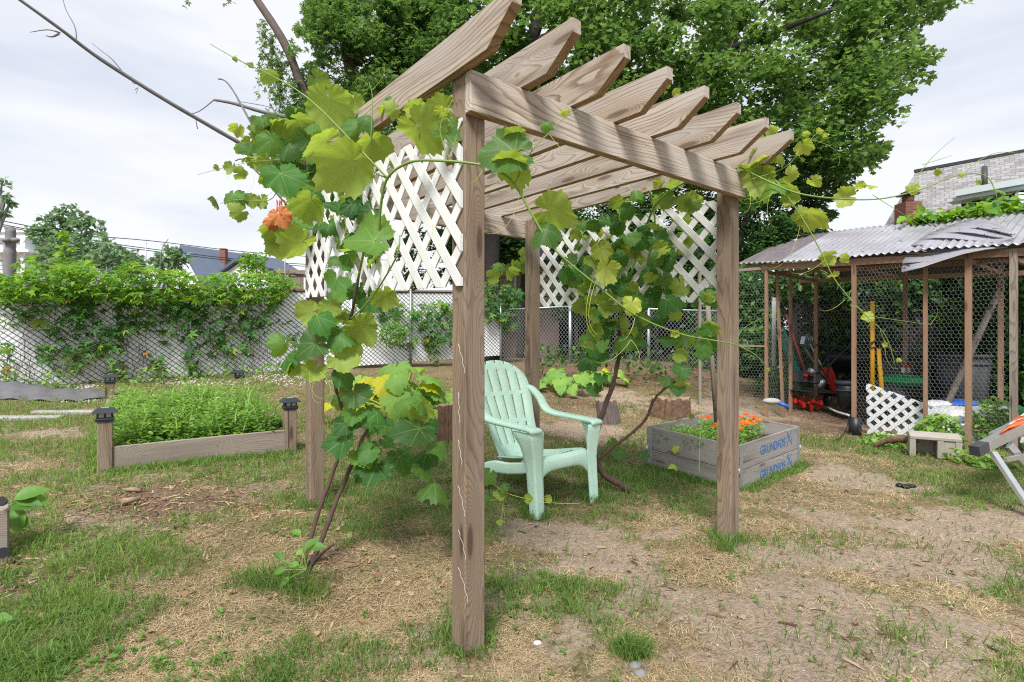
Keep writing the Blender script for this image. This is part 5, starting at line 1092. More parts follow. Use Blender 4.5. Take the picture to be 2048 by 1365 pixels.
# ---------------------------------------------------------------- beyond the left fence
stub = empty('pollarded_tree', P(20, 560, 10.5), 'pollarded grey tree trunk standing in front of the white house at the far left', 'tree trunk')
m = MB(); m.tube(smooth_pts([P(20, 700, 10.5), P(20, 600, 10.5), P(19, 520, 10.5), P(21, 490, 10.5), P(21, 458, 10.5)], 4), [.11] * 5 + [.10] * 6 + [.085] * 6, 12)
m.sphere(P(13, 481, 10.4), .075, 9, 6, (1, 1, .7), .1); m.sphere(P(31, 481, 10.4), .07, 9, 6, (1, 1, .7), .1); m.sphere(P(20, 458, 10.5), .09, 9, 6, (1, 1, .5), .1); m.build('trunk', M['barkgrey'], stub)
def tree(name, px, py, Y, base, label, cls, tmpl, mat, size, per, barkm, tr=.1, group=None, flat=.85, top=None, rfac=1.0, cat='tree'):
    """cls: list of (px,py,Y,rpx) clumps"""
    b = P(px, py, Y); b.z = base if base is not None else gzf(b.x, b.y); root = empty(name, b, label, cat, group); cs = [P(a, b_, c) for a, b_, c, r_ in cls]; rs = [r_ / F * c * rfac for a, b_, c, r_ in cls]
    m = MB(); tp = sum(cs, Vector()) / len(cs); mid = Vector((b.x, b.y, b.z + (tp.z - b.z) * .45))
    m.tube(smooth_pts([b - Vector((0, 0, .2)), mid, tp], 4), [tr] * 4 + [tr * .6] * 4 + [tr * .25], 8); 
    for c in cs: m.tube(smooth_pts([mid + (tp - mid) * random.uniform(-.1, .5), (mid + c) / 2 + Vector((0, 0, (c - mid).length * .08)), c], 3), [tr * .4] * 3 + [tr * .25] * 3 + [tr * .08], 5, cap=False)
    m.build('trunk', barkm, root)
    pos = clumps(cs, rs, [max(30, int(per * (r_ ** 2))) for r_ in rs], flat); n = len(pos); rd = np.clip(.5 * rng.random(n) + .5 * np.repeat([random.random() for _ in rs], [max(30, int(per * (r_ ** 2))) for r_ in rs]), 0, 1)
    scatter('crown', *tmpl, pos, rotm(randn(n, .5, 1), rt(n)), size * (.6 + .8 * rng.random(n)), mat, root, rnd=rd); return root
G3 = 'trees beyond the left fence'
tree('broad_tree', 130, 560, 26, None, 'tall loose green tree beyond the left fence next to the white house', [(110,450,26,30),(140,430,26,26),(165,460,26,28),(90,480,26,30),(130,490,25,34),(175,500,26,30),(100,520,25,34),(150,530,25,40),(75,465,26,18),(125,420,26,10),(180,440,26,14)], LEAF, M['fartree'], .26, 360, M['barkgrey'], .2, G3)
tree('broad_tree', 225, 560, 24, None, 'smaller tree beyond the left fence between the utility pole and the low round tree', [(205,480,24,14),(225,500,24,22),(245,515,24,20),(200,520,24,24),(225,535,24,28)], LEAF, M['fartree'], .24, 400, M['barkgrey'], .15, G3)
tree('broad_tree', 270, 570, 34, None, 'low round tree far beyond the left fence', [(262,515,34,18),(278,530,34,18),(258,535,34,20)], LEAF, M['fartree'], .34, 420, M['barkgrey'], .15, G3)
tree('broad_tree', 340, 570, 30, None, 'low spreading tree beside the house with the blue grey roof', [(320,520,30,16),(345,505,30,16),(360,520,30,18),(335,535,30,22)], LEAF, M['fartree'], .32, 420, M['barkgrey'], .15, G3)
tree('tall_weed_tree', 130, 570, 9.6, None, 'thin bright sapling with pinnate leaves growing just behind the left fence', [(128,470,9.6,9),(132,500,9.6,14),(118,515,9.6,12),(140,525,9.6,14),(128,545,9.6,22)], LEAF, M['ivytop'], .09, 1500, M['shoot'], .015)
tree('leaning_bough', -30, 700, 14, None, 'dark leaved tree mostly out of frame at the left edge', [(5,365,14,13),(12,395,14,10),(-18,380,14,24),(6,425,14,10),(20,405,14,5)], LEAF, M['fartree'], .13, 520, M['barkgrey'], .15)
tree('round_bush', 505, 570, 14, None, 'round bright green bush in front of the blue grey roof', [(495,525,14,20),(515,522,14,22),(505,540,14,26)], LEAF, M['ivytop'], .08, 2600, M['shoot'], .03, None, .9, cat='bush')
tree('conifer_top', 205, 560, 30, None, 'bare thin conifer top rising above the small tree', [(204,445,30,5),(205,455,30,7),(204,468,30,8)], LEAF, M['fartree'], .18, 300, M['barkgrey'], .06)
def boxhouse(m, a, b, depth, z0, z1): pass
def house(name, label, P0, P1, dep, z0, z1, zr, wallm, roofm, wins, chim=(), overh=.3):
    """gable house: front wall P0-P1 (xy), gable end at P0 side, ridge parallel to P0-P1"""
    P0 = np.array(P0, float); P1 = np.array(P1, float); d_ = (P1 - P0) / np.linalg.norm(P1 - P0); n_ = np.array([-d_[1], d_[0]]); root = empty(name, V3(P0, z0), label, 'house')
    Q0, Q1 = P0 + n_ * dep, P1 + n_ * dep; R0, R1 = P0 + n_ * dep / 2, P1 + n_ * dep / 2; m = MB()
    v = [V3(P0, z0), V3(P1, z0), V3(Q1, z0), V3(Q0, z0), V3(P0, z1), V3(P1, z1), V3(Q1, z1), V3(Q0, z1), V3(R0, zr), V3(R1, zr)]
    m.add(v, [(0,1,5,4), (1,2,6,9,5), (2,3,7,6), (3,0,4,8,7), (4,5,9,8), (6,7,8,9)]); m.build('wall', wallm, root)
    m = MB(); sl = (zr - z1) / (dep / 2)
    for sg, A_ in ((1, P0), (-1, Q0)):
        e = A_ - d_ * overh - n_ * sg * overh; L_ = np.linalg.norm(P1 - P0) + 2 * overh; r_ = A_ - d_ * overh + n_ * sg * (dep / 2)
        a = V3(e, z1 - sl * overh + .06); b = V3(e + d_ * L_, z1 - sl * overh + .06); c = V3(r_ + d_ * L_, zr + .08); dd = V3(r_, zr + .08); h_ = Vector((0, 0, .18))
        hl = (c - b).length
        m.add([a, b, c, dd, a + h_, b + h_, c + h_, dd + h_], [(0,1,2,3), (4,7,6,5), (0,4,5,1), (1,5,6,2), (2,6,7,3), (3,7,4,0)], [(0,0,0),(L_,0,0),(L_,hl,0),(0,hl,0)] * 2)
    m.build('roof', roofm, root)
    for (side, s_, z_, w_, h_) in wins:
        D = d_ if side == 'f' else n_; O_ = P0; nn = -n_ if side == 'f' else -d_; c = V3(O_ + D * s_ + nn * .03, z_); Mx = Matrix((Vector((*D, 0)), Vector((*nn, 0)), up)).transposed()
        m = MB(); m.box(c, (w_ + .2, .06, h_ + .2), Mx); f_ = m.build('window', M['whitetrim'], root); m = MB(); m.box(c + Vector((*nn, 0)) * .03, (w_, .02, h_), Mx); m.build('pane', M['winglass'], f_)
        m = MB(); m.box(c + Vector((*nn, 0)) * .05, (w_, .03, .05), Mx); m.build('sash', M['whitetrim'], f_)
    for (s_, k_, w_, h_) in chim:
        c = P0 + d_ * s_ + n_ * dep * k_; m = MB(); chimney(m, c, w_, z1, zr + h_); m.build('chimney', M['brick'], root)
    return root
def chimney(m, c, w_, z0, z1, cap=True, d_=np.array([1, 0])):
    n_ = np.array([-d_[1], d_[0]]); q = [c - d_*w_/2 - n_*w_/2, c + d_*w_/2 - n_*w_/2, c + d_*w_/2 + n_*w_/2, c - d_*w_/2 + n_*w_/2]
    for i in range(4):
        a, b = q[i], q[(i+1) % 4]; m.add([V3(a, z0), V3(b, z0), V3(b, z1), V3(a, z1)], [(0, 1, 2, 3)], [(i*w_, z0, 0), ((i+1)*w_, z0, 0), ((i+1)*w_, z1, 0), (i*w_, z1, 0)])
    m.add([V3(p, z1) for p in q], [(0, 1, 2, 3)])
# blue grey roofed house: gable faces left
pA, pB = P(405, 560, 38), P(590, 560, 44)
house('distant_house', 'white house with a blue grey roof and brick chimneys beyond the fence', (pA.x, pA.y), (pB.x, pB.y), 5.2, 0, P(0, 562, 38).z, P(0, 501, 40).z, M['whitewall'], M['blueroof'],
  [('g', 2.0, P(0, 546, 36).z, .5, 1.3), ('g', 2.9, P(0, 546, 36).z, .5, 1.3)], [(2.3, .3, .42, .25), (4.6, .5, .6, -.15)])
pA, pB = P(535, 560, 33), P(600, 560, 36)
house('distant_house', 'small white house with a low grey gable behind the round bush', (pA.x, pA.y), (pB.x, pB.y), 3.0, 0, P(0, 540, 33).z, P(0, 513, 33).z, M['whitewall'], M['blueroof'], [])
# white flat roofed house at the far left
wh = empty('white_house', P(30, 600, 34), 'large white clapboard house with dark windows at the far left behind the trunk', 'house')
a = P(-120, 600, 34); b = P(52, 600, 34); z0_, z1_ = 0, P(0, 478, 34).z
m = MB(); m.box(((a.x + b.x) / 2, 37, (z0_ + z1_) / 2), (b.x - a.x, 6, z1_ - z0_)); m.build('wall', M['whitewall'], wh)
m = MB(); m.box(((a.x + b.x) / 2 + .2, 37, z1_ + .15), (b.x - a.x + .9, 6.9, .3)); m.box(((a.x + b.x) / 2 + .2, 37, z1_ + .36), (b.x - a.x + 1.2, 7.2, .12)); m.build('cornice', M['whitetrim'], wh)
for k in range(12): 
    pass
m = MB()
for k in range(26): m.box(((a.x + b.x) / 2, 33.985, z1_ - .3 - k * .27), (b.x - a.x, .03, .02))
m.build('clapboard_lines', M['siding'], wh)
for px, w_ in ((0, 6), (43, 8), (-40, 8)):
    c = P(px, 505, 33.95); f_ = one(lambda q: q.box(c, (w_ / F * 34 + .2, .1, .95)), 'window', M['whitetrim'], wh); one(lambda q: q.box(c - Vector((0, .06, 0)), (w_ / F * 34, .04, .75)), 'pane', M['winglass'], f_); one(lambda q: q.box(c - Vector((0, .09, 0)), (w_ / F * 34, .03, .05)), 'sash', M['whitetrim'], f_)
c = P(60, 540, 34); m = MB(); m.cyl((c.x, 33.5, 0), (c.x, 33.5, z1_), .12, n=8); m.box((c.x - .6, 34.6, z1_ - .9), (2.6, 3, .15)); m.build('porch_post', M['whitetrim'], wh)
up_ = empty('utility_pole', P(168, 600, 29), 'pale utility pole with overhead cables beyond the left fence', 'utility pole')
c = P(168, 476, 29); m = MB(); m.cyl((c.x, c.y, 0), (c.x, c.y, c.z + .1), .13, .11, 10); m.build('pole', M['paver'], up_)
m = MB(); m.tube([P(172, 510, 29), P(180, 506, 28.6), P(188, 502, 28.4)], .03, 5); m.build('lamp_arm', M['galv'], up_)
m = MB()
for y0_, y1_, y2_ in ((450, 468, 522), (442, 462, 506), (452, 473, 526)):
    l_ = [P(-120, y0_ - 25, 24), P(60, (y0_ + y1_) / 2 + 1, 27), P(168, y1_ + 10, 29)]; m.tube(smooth_pts(l_, 6), .022, 4, cap=False); l_ = [P(168, y1_ + 10, 29), P(300, y2_ - 24, 31), P(560, y2_ + 4, 36), P(900, y2_ + 20, 44)]; m.tube(smooth_pts(l_, 6), .022, 4, cap=False)
m.build('cable', M['black'], up_)
for px, y0_, y1_, lb in ((292, 484, 560, 'thin bare antenna mast beyond the fence'),):
    m = MB(); m.cyl(P(px, y1_, 25), P(px, y0_, 25), .02, n=5); tag(m.build('antenna_mast', M['galv']), lb, 'mast')
m = MB(); m.tube(smooth_pts([P(318, 580, 12), P(322, 510, 12), P(328, 490, 12), P(337, 478, 12)], 4), [.008] * 12 + [.004], 5); m.tube([P(329, 486, 12), P(338, 498, 12)], .004, 4); m.build('x', M['barkgrey']); o = bpy.data.objects['x']; o.name = 'bare_sapling'; tag(o, 'bare crooked twig sticking up behind the fence', 'sapling')
# flag
fl = empty('flag', P(562, 420, 13), 'red and white striped flag hanging behind the grapevine leaves', 'flag')
m = MB(); m.cyl(P(572, 600, 13), P(566, 392, 13), .014, n=6); m.build('pole', M['white'], fl)
for k in range(7):
    m = MB(); pts_ = []
    for j in range(7):
        f_ = j / 6
        for e in (0, 1): pts_.append(P(552 + (k + e) * 2.6 + f_ * 1.5 + math.sin(f_ * 5 + k) * .8, 400 + f_ * 24, 13.0 + .03 * math.sin((k + e) * 1.7 + f_)))
    m.add(pts_, [(2*j, 2*j+1, 2*j+3, 2*j+2) for j in range(6)], None, True); m.build('stripe', M['red'] if k % 2 == 0 else M['white'], fl, .004)
wfn = empty('board_fence', P(575, 590, 13.2), 'short weathered grey board fence behind the end of the creeper', 'fence')
m = MB()
for k in range(9): a = P(556 + k * 6, 600, 13.2); m.box((a.x, 13.2, 1.6), (.07, .02, 2.5 - .04 * (k % 3)))
m.build('boards', M['greypole'], wfn); m = MB(); m.bar(P(552, 543, 13.15), P(612, 545, 13.15), .05, .09); m.build('rail', M['greypole'], wfn)

# ---------------------------------------------------------------- building behind the back fence
gb = empty('garden_building', P(1100, 700, 15), 'outbuilding with cream siding above a pink rendered base behind the back fence', 'building')
def wallq(m, px0, px1, y0, y1, Y, dep=.2): a = P(px0, y0, Y); b = P(px1, y1, Y); m.box(((a.x + b.x) / 2, Y + dep / 2, (a.z + b.z) / 2), (abs(b.x - a.x), dep, abs(a.z - b.z)))
m = MB(); wallq(m, 960, 1118, 612, 730, 15, 5); m.build('base_wall', M['pinkwall'], gb)
m = MB(); wallq(m, 1118, 1420, 612, 730, 17, .2); m.build('undercroft_shade_panel', M['shadevoid'], gb)  # flat dark panel painted in place of the shaded opening
m = MB()
for k in range(9): wallq(m, 960, 1440, 612 - (k+1) * 9.6 + 1.2, 612 - k * 9.6, 14.9 - .0, 4.5)
m.build('siding', M['siding'], gb)
m = MB(); wallq(m, 1028, 1033, 530, 612, 14.85, .1); wallq(m, 960, 1440, 520, 526, 14.7, .2); m.build('trim', M['whitetrim'], gb)
m = MB(); a = P(940, 524, 14.4); b = P(1450, 524, 14.4); m.add([a, b, b + Vector((0, 3, 1.2)), a + Vector((0, 3, 1.2)), a + Vector((0, 6, 0)), b + Vector((0, 6, 0))], [(0, 1, 2, 3), (3, 2, 5, 4)]); m.build('roof', M['blueroof'], gb, .1)
m = MB()
for k in range(5): wallq(m, 1150 + k * 40, 1156 + k * 40, 612, 730, 14.9, .1)
m.build('support_post', M['greypole'], gb)

# ---------------------------------------------------------------- big maple and the vine clad tree
def limbs(m, defs):
    for pts, r0, r1 in defs:
        pl = smooth_pts([P(*q) for q in pts], 5); k = len(pl); m.tube(pl, [(r0 + (r1 - r0) * i / (k-1)) * random.uniform(.93, 1.08) for i in range(k)], 9)
mb_ = P(990, 725, 13.0); mt = empty('maple_tree', mb_, 'large maple tree with a dense green crown spreading over the pergola', 'tree')
m = MB(); limbs(m, [([(985,760,13),(988,700,13),(982,560,13),(990,400,13),(1015,220,13),(1060,90,13),(1110,-60,13),(1160,-200,13)], .24, .12), ([(990,400,13),(940,250,13),(880,100,13.5),(840,-80,14)], .12, .06),
   ([(1015,240,13),(1150,180,12.5),(1320,140,12.5),(1480,90,12),(1640,30,12),(1760,-20,12)], .11, .03), ([(1020,230,13),(1180,210,13.5),(1350,175,13),(1500,150,13),(1640,140,13),(1760,110,13)], .10, .02), ([(1060,90,13),(1200,20,13),(1350,-60,13)], .1, .05),
   ([(1100,215,13),(1250,240,12),(1400,250,12),(1560,270,12),(1700,290,12)], .06, .015), ([(1350,175,13),(1480,60,13),(1560,-40,13)], .05, .02), ([(1180,130,13),(1190,60,13),(1210,-40,13)], .06, .03), ([(840,60,13),(860,-20,13)], .05, .03)])
m.build('trunk', M['barkdark'], mt)
MP = [(740,-120),(1960,-120),(1900,10),(1872,48),(1822,64),(1862,92),(1852,140),(1808,166),(1824,215),(1764,246),(1794,290),(1752,332),(1700,308),(1712,355),(1664,388),(1560,420),(1440,430),(1300,330),(1100,260),(960,230),(860,250),(760,200)]
def crown(root, poly, ncl, Y0, Y1, rr, per, tmpl, mat, size, rlow=0., up_=1.0):
    cp_ = polypts(poly, ncl); Y = rng.uniform(Y0, Y1, ncl); c = PN(cp_, Y); r = rng.uniform(rr[0], rr[1], ncl); pos = clumps(c, r, [per] * ncl, .7, .0)
    px = pos[:, 0] / pos[:, 1] * F + HX; py = HY - (pos[:, 2] - CAMZ) / pos[:, 1] * F
    sx_ = (fbm(px / 34 + 50, py / 34 + 50, 301, 3) - .5) * 110; sy_ = (fbm(px / 34 + 50, py / 34 + 50, 311, 3) - .5) * 90; k = inpoly(px + sx_, py + sy_, poly); pos = pos[k]; cr_ = np.repeat(rng.random(ncl), per)[k]; n = len(pos)
    scatter('crown', *tmpl, pos, rotm(randn(n, up_, .8), rt(n)), size * (.65 + .6 * rng.random(n)), mat, root, rnd=np.clip(cr_ * .35 + .6 * rng.random(n), 0, 1))
crown(mt, MP, 290, 10.8, 14.8, (.4, 1.0), 250, MAPLE, M['maple'], .125)
crown(mt, [(900,120),(1300,120),(1480,300),(1300,340),(1060,270)], 44, 12, 15, (.5, .9), 230, MAPLE, M['maple'], .125)
# dark small leaved tree below the maple on the right
MP2 = [(1290,330),(1420,250),(1600,240),(1700,310),(1716,360),(1668,392),(1690,430),(1640,432),(1655,470),(1610,500),(1560,540),(1440,640),(1080,640),(1060,440),(1180,380)]
dt = empty('dense_tree', P(1470, 700, 12.5), 'dense dark small leaved tree filling the space between pergola and shelter', 'tree')
m = MB(); limbs(m, [([(1470,730,12.4),(1465,600,12.4),(1480,480,12.4),(1520,360,12.4)], .13, .05), ([(1466,560,12.4),(1400,440,12.4),(1340,380,12.4)], .06, .02), ([(1470,520,12.4),(1560,440,12.4),(1620,400,12.4)], .06, .02), ([(1466,600,12.4),(1300,520,12.4),(1150,480,12.4)], .05, .02)]); m.build('trunk', M['barkdark'], dt)
crown(dt, MP2, 120, 11.6, 13.4, (.35, .7), 420, LEAF, M['maplelow'], .10)
crown(dt, [(1480,420),(1650,425),(1650,475),(1605,500),(1500,545),(1440,560)], 34, 11.8, 13.2, (.3, .55), 360, LEAF, M['maplelow'], .10)
# dark foliage seen under the beams, left of the building
bt = empty('bushy_tree', P(1000, 720, 14.2), 'dark foliage of a bushy tree seen through the pergola beside the outbuilding', 'tree')
m = MB(); limbs(m, [([(1040,720,14.2),(1045,600,14.2),(1050,500,14.2)], .12, .05)]); m.build('trunk', M['barkdark'], bt)
crown(bt, [(770,470),(840,440),(960,440),(960,560),(860,585),(760,570)], 18, 13.4, 14.6, (.3, .55), 200, MAPLE, M['maplelow'], .12)
crown(bt, [(900,300),(1100,320),(1120,480),(1060,530),(960,560),(900,520)], 46, 13.2, 14.4, (.4, .7), 300, MAPLE, M['maplelow'], .14)
# vine clad tree
vt = empty('vine_clad_tree', P(722, 600, 11.2), 'grey tree with climbing vines and long bare dead branches left of the maple', 'tree')
m = MB(); limbs(m, [([(735,740,11.2),(728,600,11.2),(722,420,11.2),(716,240,11.2),(700,120,11.2),(694,20,11.2),(690,-120,11.2)], .17, .13), ([(722,420,11.2),(660,300,10.8),(610,190,10.6),(570,90,10.5),(520,10,10.5),(470,-60,10.5)], .10, .065), ([(705,180,11.2),(760,110,11.4),(820,20,11.6),(870,-80,11.6)], .09, .06), ([(716,130,11.2),(735,40,11.2),(745,-80,11.2)], .08, .05)])
m.build('trunk', M['bark'], vt)
DB = [([(722,470,11.2),(640,385,10.2),(530,316,9.4),(440,264,8.8),(330,200,8.2),(200,118,7.6),(120,58,7.2),(20,-14,6.8)], .045, .019), ([(716,300,11.2),(640,247,10.4),(540,228,10),(470,208,9.8),(428,200,9.7)], .05, .022),
      ([(600,440,10.2),(500,330,9.6),(470,322,9.5)], .02, .01), ([(508,258,9.4),(485,215,9.4),(465,180,9.4),(450,162,9.4),(436,158,9.4)], .018, .012), ([(428,200,9.7),(400,222,9.6),(376,230,9.5)], .012, .006), ([(252,153,7.9),(225,120,7.8),(200,100,7.8),(183,86,7.8)], .008, .003),
      ([(153,84,7.4),(150,55,7.4),(132,20,7.4),(124,-10,7.4)], .008, .004), ([(120,66,7.2),(95,60,7.2),(60,65,7.2)], .01, .004), ([(118,68,7.2),(105,74,7.2),(92,72,7.2)], .014, .006), ([(395,258,8.6),(392,240,8.6),(395,232,8.6)], .008, .004), ([(640,250,10.4),(560,232,10),(540,215,10),(475,203,10)], .008, .006), ([(262,160,7.9),(270,168,7.9),(262,153,7.9)], .01, .006), ([(270,180,7.9),(276,176,7.9),(272,188,7.9)], .005, .003)]
for d_ in DB: m = MB(); limbs(m, [d_]); m.build('dead_branch', M['barkgrey'], vt)
crown(vt, [(600,-60),(900,-60),(960,140),(880,260),(760,290),(690,260),(630,230),(600,120)], 95, 10.2, 11.4, (.3, .6), 190, COMP, M['maple'], .09, up_=.6)
crown(vt, [(600,10),(720,-10),(730,80),(640,110)], 10, 10.2, 10.8, (.2, .35), 60, COMP, M['maple'], .08, up_=.6)
P_ = []; m = MB()
for k in range(70):
    x_ = random.uniform(520, 650); y_ = np.interp(x_, [520, 640], [30, 250]) - 10 + random.uniform(0, 30); L_ = random.uniform(40, 170); p = []; Y = random.uniform(10.3, 10.7); xx = x_
    for j in range(int(L_ / 5)):
        xx += random.gauss(0, 1.6); p.append(P(xx, y_ + j * 5, Y))
        if random.random() < .75 and y_ + j * 5 < 270: P_.append(P(xx + random.gauss(0, 4), y_ + j * 5, Y + random.gauss(0, .05)))
    if len(p) > 2: m.tube(p, .003, 3, cap=False)
m.build('hanging_vine', M['vinewood'], vt); P_ = np.array(P_); n = len(P_); scatter('vine_leaves', *COMP, P_, rotm(randn(n, .3, 1, .3), rt(n)), .085 * (.6 + .8 * rng.random(n)), M['maple'], vt)
P_ = np.array([P(a, b, 9.8) for a, b in ((466,5),(455,3),(375,8),(370,15),(378,4),(450,8),(600,12),(610,5))]); scatter('vine_leaves', *COMP, P_, rotm(randn(8, .3, 1, .3), rt(8)), .09, M['maple'], vt)

# ---------------------------------------------------------------- wire shelter
E0 = np.array([4.87, 5.75]); ed = np.array([-.625, .7806]); ep = np.array([.7806, .625])
def E(t, k=0.): return E0 + ed * t + ep * k
def ez(t): return 2.09 + .05 * t
sh = empty('wire_shelter', V3(E(1.1, .8), 0), 'open wooden garden shelter with chicken wire walls and a corrugated plastic roof', 'shelter')
def roofsheet(name, t0, t1, v1f, mat, dz=0, amp=.012, pitch=.076, rise=.62, dep=1.7, skew=0):
    nu = int((t1 - t0) / pitch * 8); nv = 10; vs_, fs = [], []
    for j in range(nv + 1):
        for i in range(nu + 1):
            t_ = t0 + (t1 - t0) * i / nu; v_ = j / nv * v1f(t_); p = E(t_ + skew * v_, v_ * dep - .08); vs_.append(V3(p, ez(t_) + .03 + rise * v_ + dz + amp * math.sin(6.283 * t_ / pitch) + .01 * math.sin(t_ * 3 + v_ * 4)))
    for j in range(nv):
        for i in range(nu): a = j * (nu + 1) + i; fs.append((a, a+1, a+nu+2, a+nu+1))
    m = MB(); m.add(vs_, fs, None, True); return m.build(name, mat, sh, .003)
roofsheet('roof_sheet', .35, 1.97, lambda t: 1, M['poly'], 0); roofsheet('roof_sheet', -.5, .42, lambda t: 1, M['poly'], .02)
roofsheet('roof_sheet', 1.93, 2.55, lambda t: 1 - max(0, (t - 2.2)) * 1.3, M['polydark'], -.006); 
m = MB(); nn_ = 20; vs_ = []
for j in (0, 1):
    for i in range(nn_ + 1): t_ = -.5 + 3.0 * i / nn_; vs_.append(V3(E(t_, 1.62 + j * 1.5), ez(t_) + .64 - .6 * j))
m.add(vs_, [(i, i+1, nn_+2+i, nn_+1+i) for i in range(nn_)]); m.build('rear_roof_sheet', M['polydark'], sh, .004)
# crumpled clear sheets at the right end, fanned
for k in range(7):
    m = MB(); vs_ = []; fs = []; nu, nv = 26, 5; ang = -.2 + k * .16; c = E(-.42, .0); zc_ = ez(-.4) + .02
    for j in range(nv + 1):
        for i in range(nu + 1):
            r_ = .15 + 1.15 * j / nv; a_ = ang + (i / nu - .5) * .34; q = c + ed * (math.cos(a_) * r_ * .75) + ep * (math.sin(a_) * r_ * .9 + .02)
            vs_.append(V3(q, zc_ + .015 * k + .42 * math.sin(a_) * r_ + .03 + .012 * math.sin(i * 1.9) + .03 * math.sin(j + k)))
    for j in range(nv):
        for i in range(nu): a = j * (nu + 1) + i; fs.append((a, a+1, a+nu+2, a+nu+1))
    m.add(vs_, fs, None, True); m.build('loose_roof_sheet', M['poly'], sh, .002)
def spost(t, k, r=.05, h=None, mat='shedwood', lean=0):
    p = E(t, k); z1 = h if h else ez(t); m = MB(); m.bar(V3(p, gzf(*p) - .1), V3(p + ed * lean, z1), r, r * .8, up=(*ep, 0)); m.build('post', M[mat], sh)
for t_, r_ in ((0, .055), (.376, .038), (1.09, .045), (2.17, .038)): spost(t_, 0, r_)
spost(-.357, 0, .06, mat='greypole'); spost(2.17, .73, .04); spost(2.05, .25, .035, lean=.1); spost(1.0, 1.6, .05); spost(2.17, 1.6, .05); spost(0, 1.6, .05)
for (t0, k0, t1, k1, dz, w_, h_) in ((-.5, .0, 2.5, .0, -.03, .03, .08), (-.4, .9, 2.4, .9, -.02, .03, .05), (-.4, 1.6, 2.4, 1.6, -.1, .03, .06), (2.2, 0, 2.2, 1.65, -.09, .03, .04), (-.357, 0, -.357, 1.65, -.09, .03, .04), (1.09, 0, 1.09, 1.65, -.09, .03, .04), (0, 0, 0, 1.65, -.09, .03, .04), (-.35, .35, 2.2, .3, -.08, .02, .04)):
    m = MB(); m.bar(V3(E(t0, k0), ez(t0) + dz), V3(E(t1, k1), ez(t1) + dz), w_, h_); m.build('rail', M['shedwood'], sh)
def hexwire(A, B, z0, z1a, z1b, cell=.041, th=.0009):
    A = np.array(A); B = np.array(B); w_ = np.linalg.norm(B - A); d_ = (B - A) / w_; n_ = np.array([d_[1], -d_[0]]); dz = cell * .95; segs = []
    nx = int(w_ / cell); nz = int((max(z1a, z1b) - z0) / dz)
    for r_ in range(nz):
        for c in range(nx):
            ox = (c + .5 * (r_ % 2)) * cell; z_ = z0 + r_ * dz
            zt = z1a + (z1b - z1a) * ox / w_
            if z_ + dz > zt: continue
            segs += [(ox, z_, ox, z_ + dz * .62), (ox, z_ + dz * .62, ox + cell/2, z_ + dz), (ox, z_ + dz * .62, ox - cell/2, z_ + dz)]
    s_ = np.array(segs); n = len(s_); jit = rng.normal(size=(n, 2)) * .0006; V = np.zeros((n, 6, 3))
    for e, (a, b) in enumerate(((0, 1), (2, 3))):
        x_ = s_[:, a]; z_ = s_[:, b]; bul = .012 * np.sin(x_ * 9) * np.sin(z_ * 5); dx = s_[:, 2] - s_[:, 0]; dzz = s_[:, 3] - s_[:, 1]; l_ = np.hypot(dx, dzz); px_ = -dzz / l_ * th; pz_ = dx / l_ * th
        for q, (f_, g_) in enumerate(((1, -.5), (-1, -.5), (0, 1))):
            V[:, e*3+q, 0] = A[0] + d_[0] * (x_ + px_ * f_) + n_[0] * (th * g_ + bul); V[:, e*3+q, 1] = A[1] + d_[1] * (x_ + px_ * f_) + n_[1] * (th * g_ + bul); V[:, e*3+q, 2] = z_ + pz_ * f_
    tf = np.array([(0, 1, 4, 3), (1, 2, 5, 4), (2, 0, 3, 5)]); Fc = (tf[None] + (np.arange(n) * 6)[:, None, None]).reshape(-1, 4); return npmesh('chicken_wire', V.reshape(-1, 3), Fc, M['hexwire'], sh, False)
hexwire(E(1.09), E(0), .02, ez(1.09) - .05, ez(0) - .05); hexwire(E(0), E(-.357), .02, ez(0) - .05, ez(-.357) - .05)
pL = np.array([2.75, 7.9]); hexwire(pL, E(2.17), gzf(*pL), 2.15, ez(2.17) - .05, .04); hexwire(E(2.17, 0), E(2.17, 1.6), .1, 2.1, 2.1, .05); hexwire(E(1.0, 1.6), E(2.17, 1.6), 1.2, 2.1, 2.1, .05)
m = MB(); m.bar(V3(pL, 1.10), V3(E(2.17), 1.08), .02, .03); m.bar(V3(pL, 2.14), V3(E(2.17), 2.16), .025, .04); m.build('rail', M['greypole'], sh)
m = MB(); m.bar(V3(pL, .1), V3(pL, 2.15), .04, .04, up=(1, 0, 0)); m.build('post', M['greypole'], sh)
# ridge creeper
rc = empty('creeper', V3(E(.2, 1.6), 2.7), 'bright creeper growing along the ridge of the corrugated roof', 'creeper'); n = 520
u = rng.random(n); t_ = -1.0 + 1.95 * u; pos = np.array([[*E(a, 1.6 + b), ez(a) + .65 + c] for a, b, c in zip(t_, rng.normal(size=n) * .12, np.abs(rng.normal(size=n)) * .07 * (1.6 - u))])
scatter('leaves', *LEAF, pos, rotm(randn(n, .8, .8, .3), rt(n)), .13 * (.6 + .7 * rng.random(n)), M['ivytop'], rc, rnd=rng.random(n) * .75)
m = MB(); m.tube([V3(E(-1 + .2 * k, 1.62), ez(-1 + .2 * k) + .65) for k in range(10)], .008, 5); m.build('stem', M['vinewood'], rc)

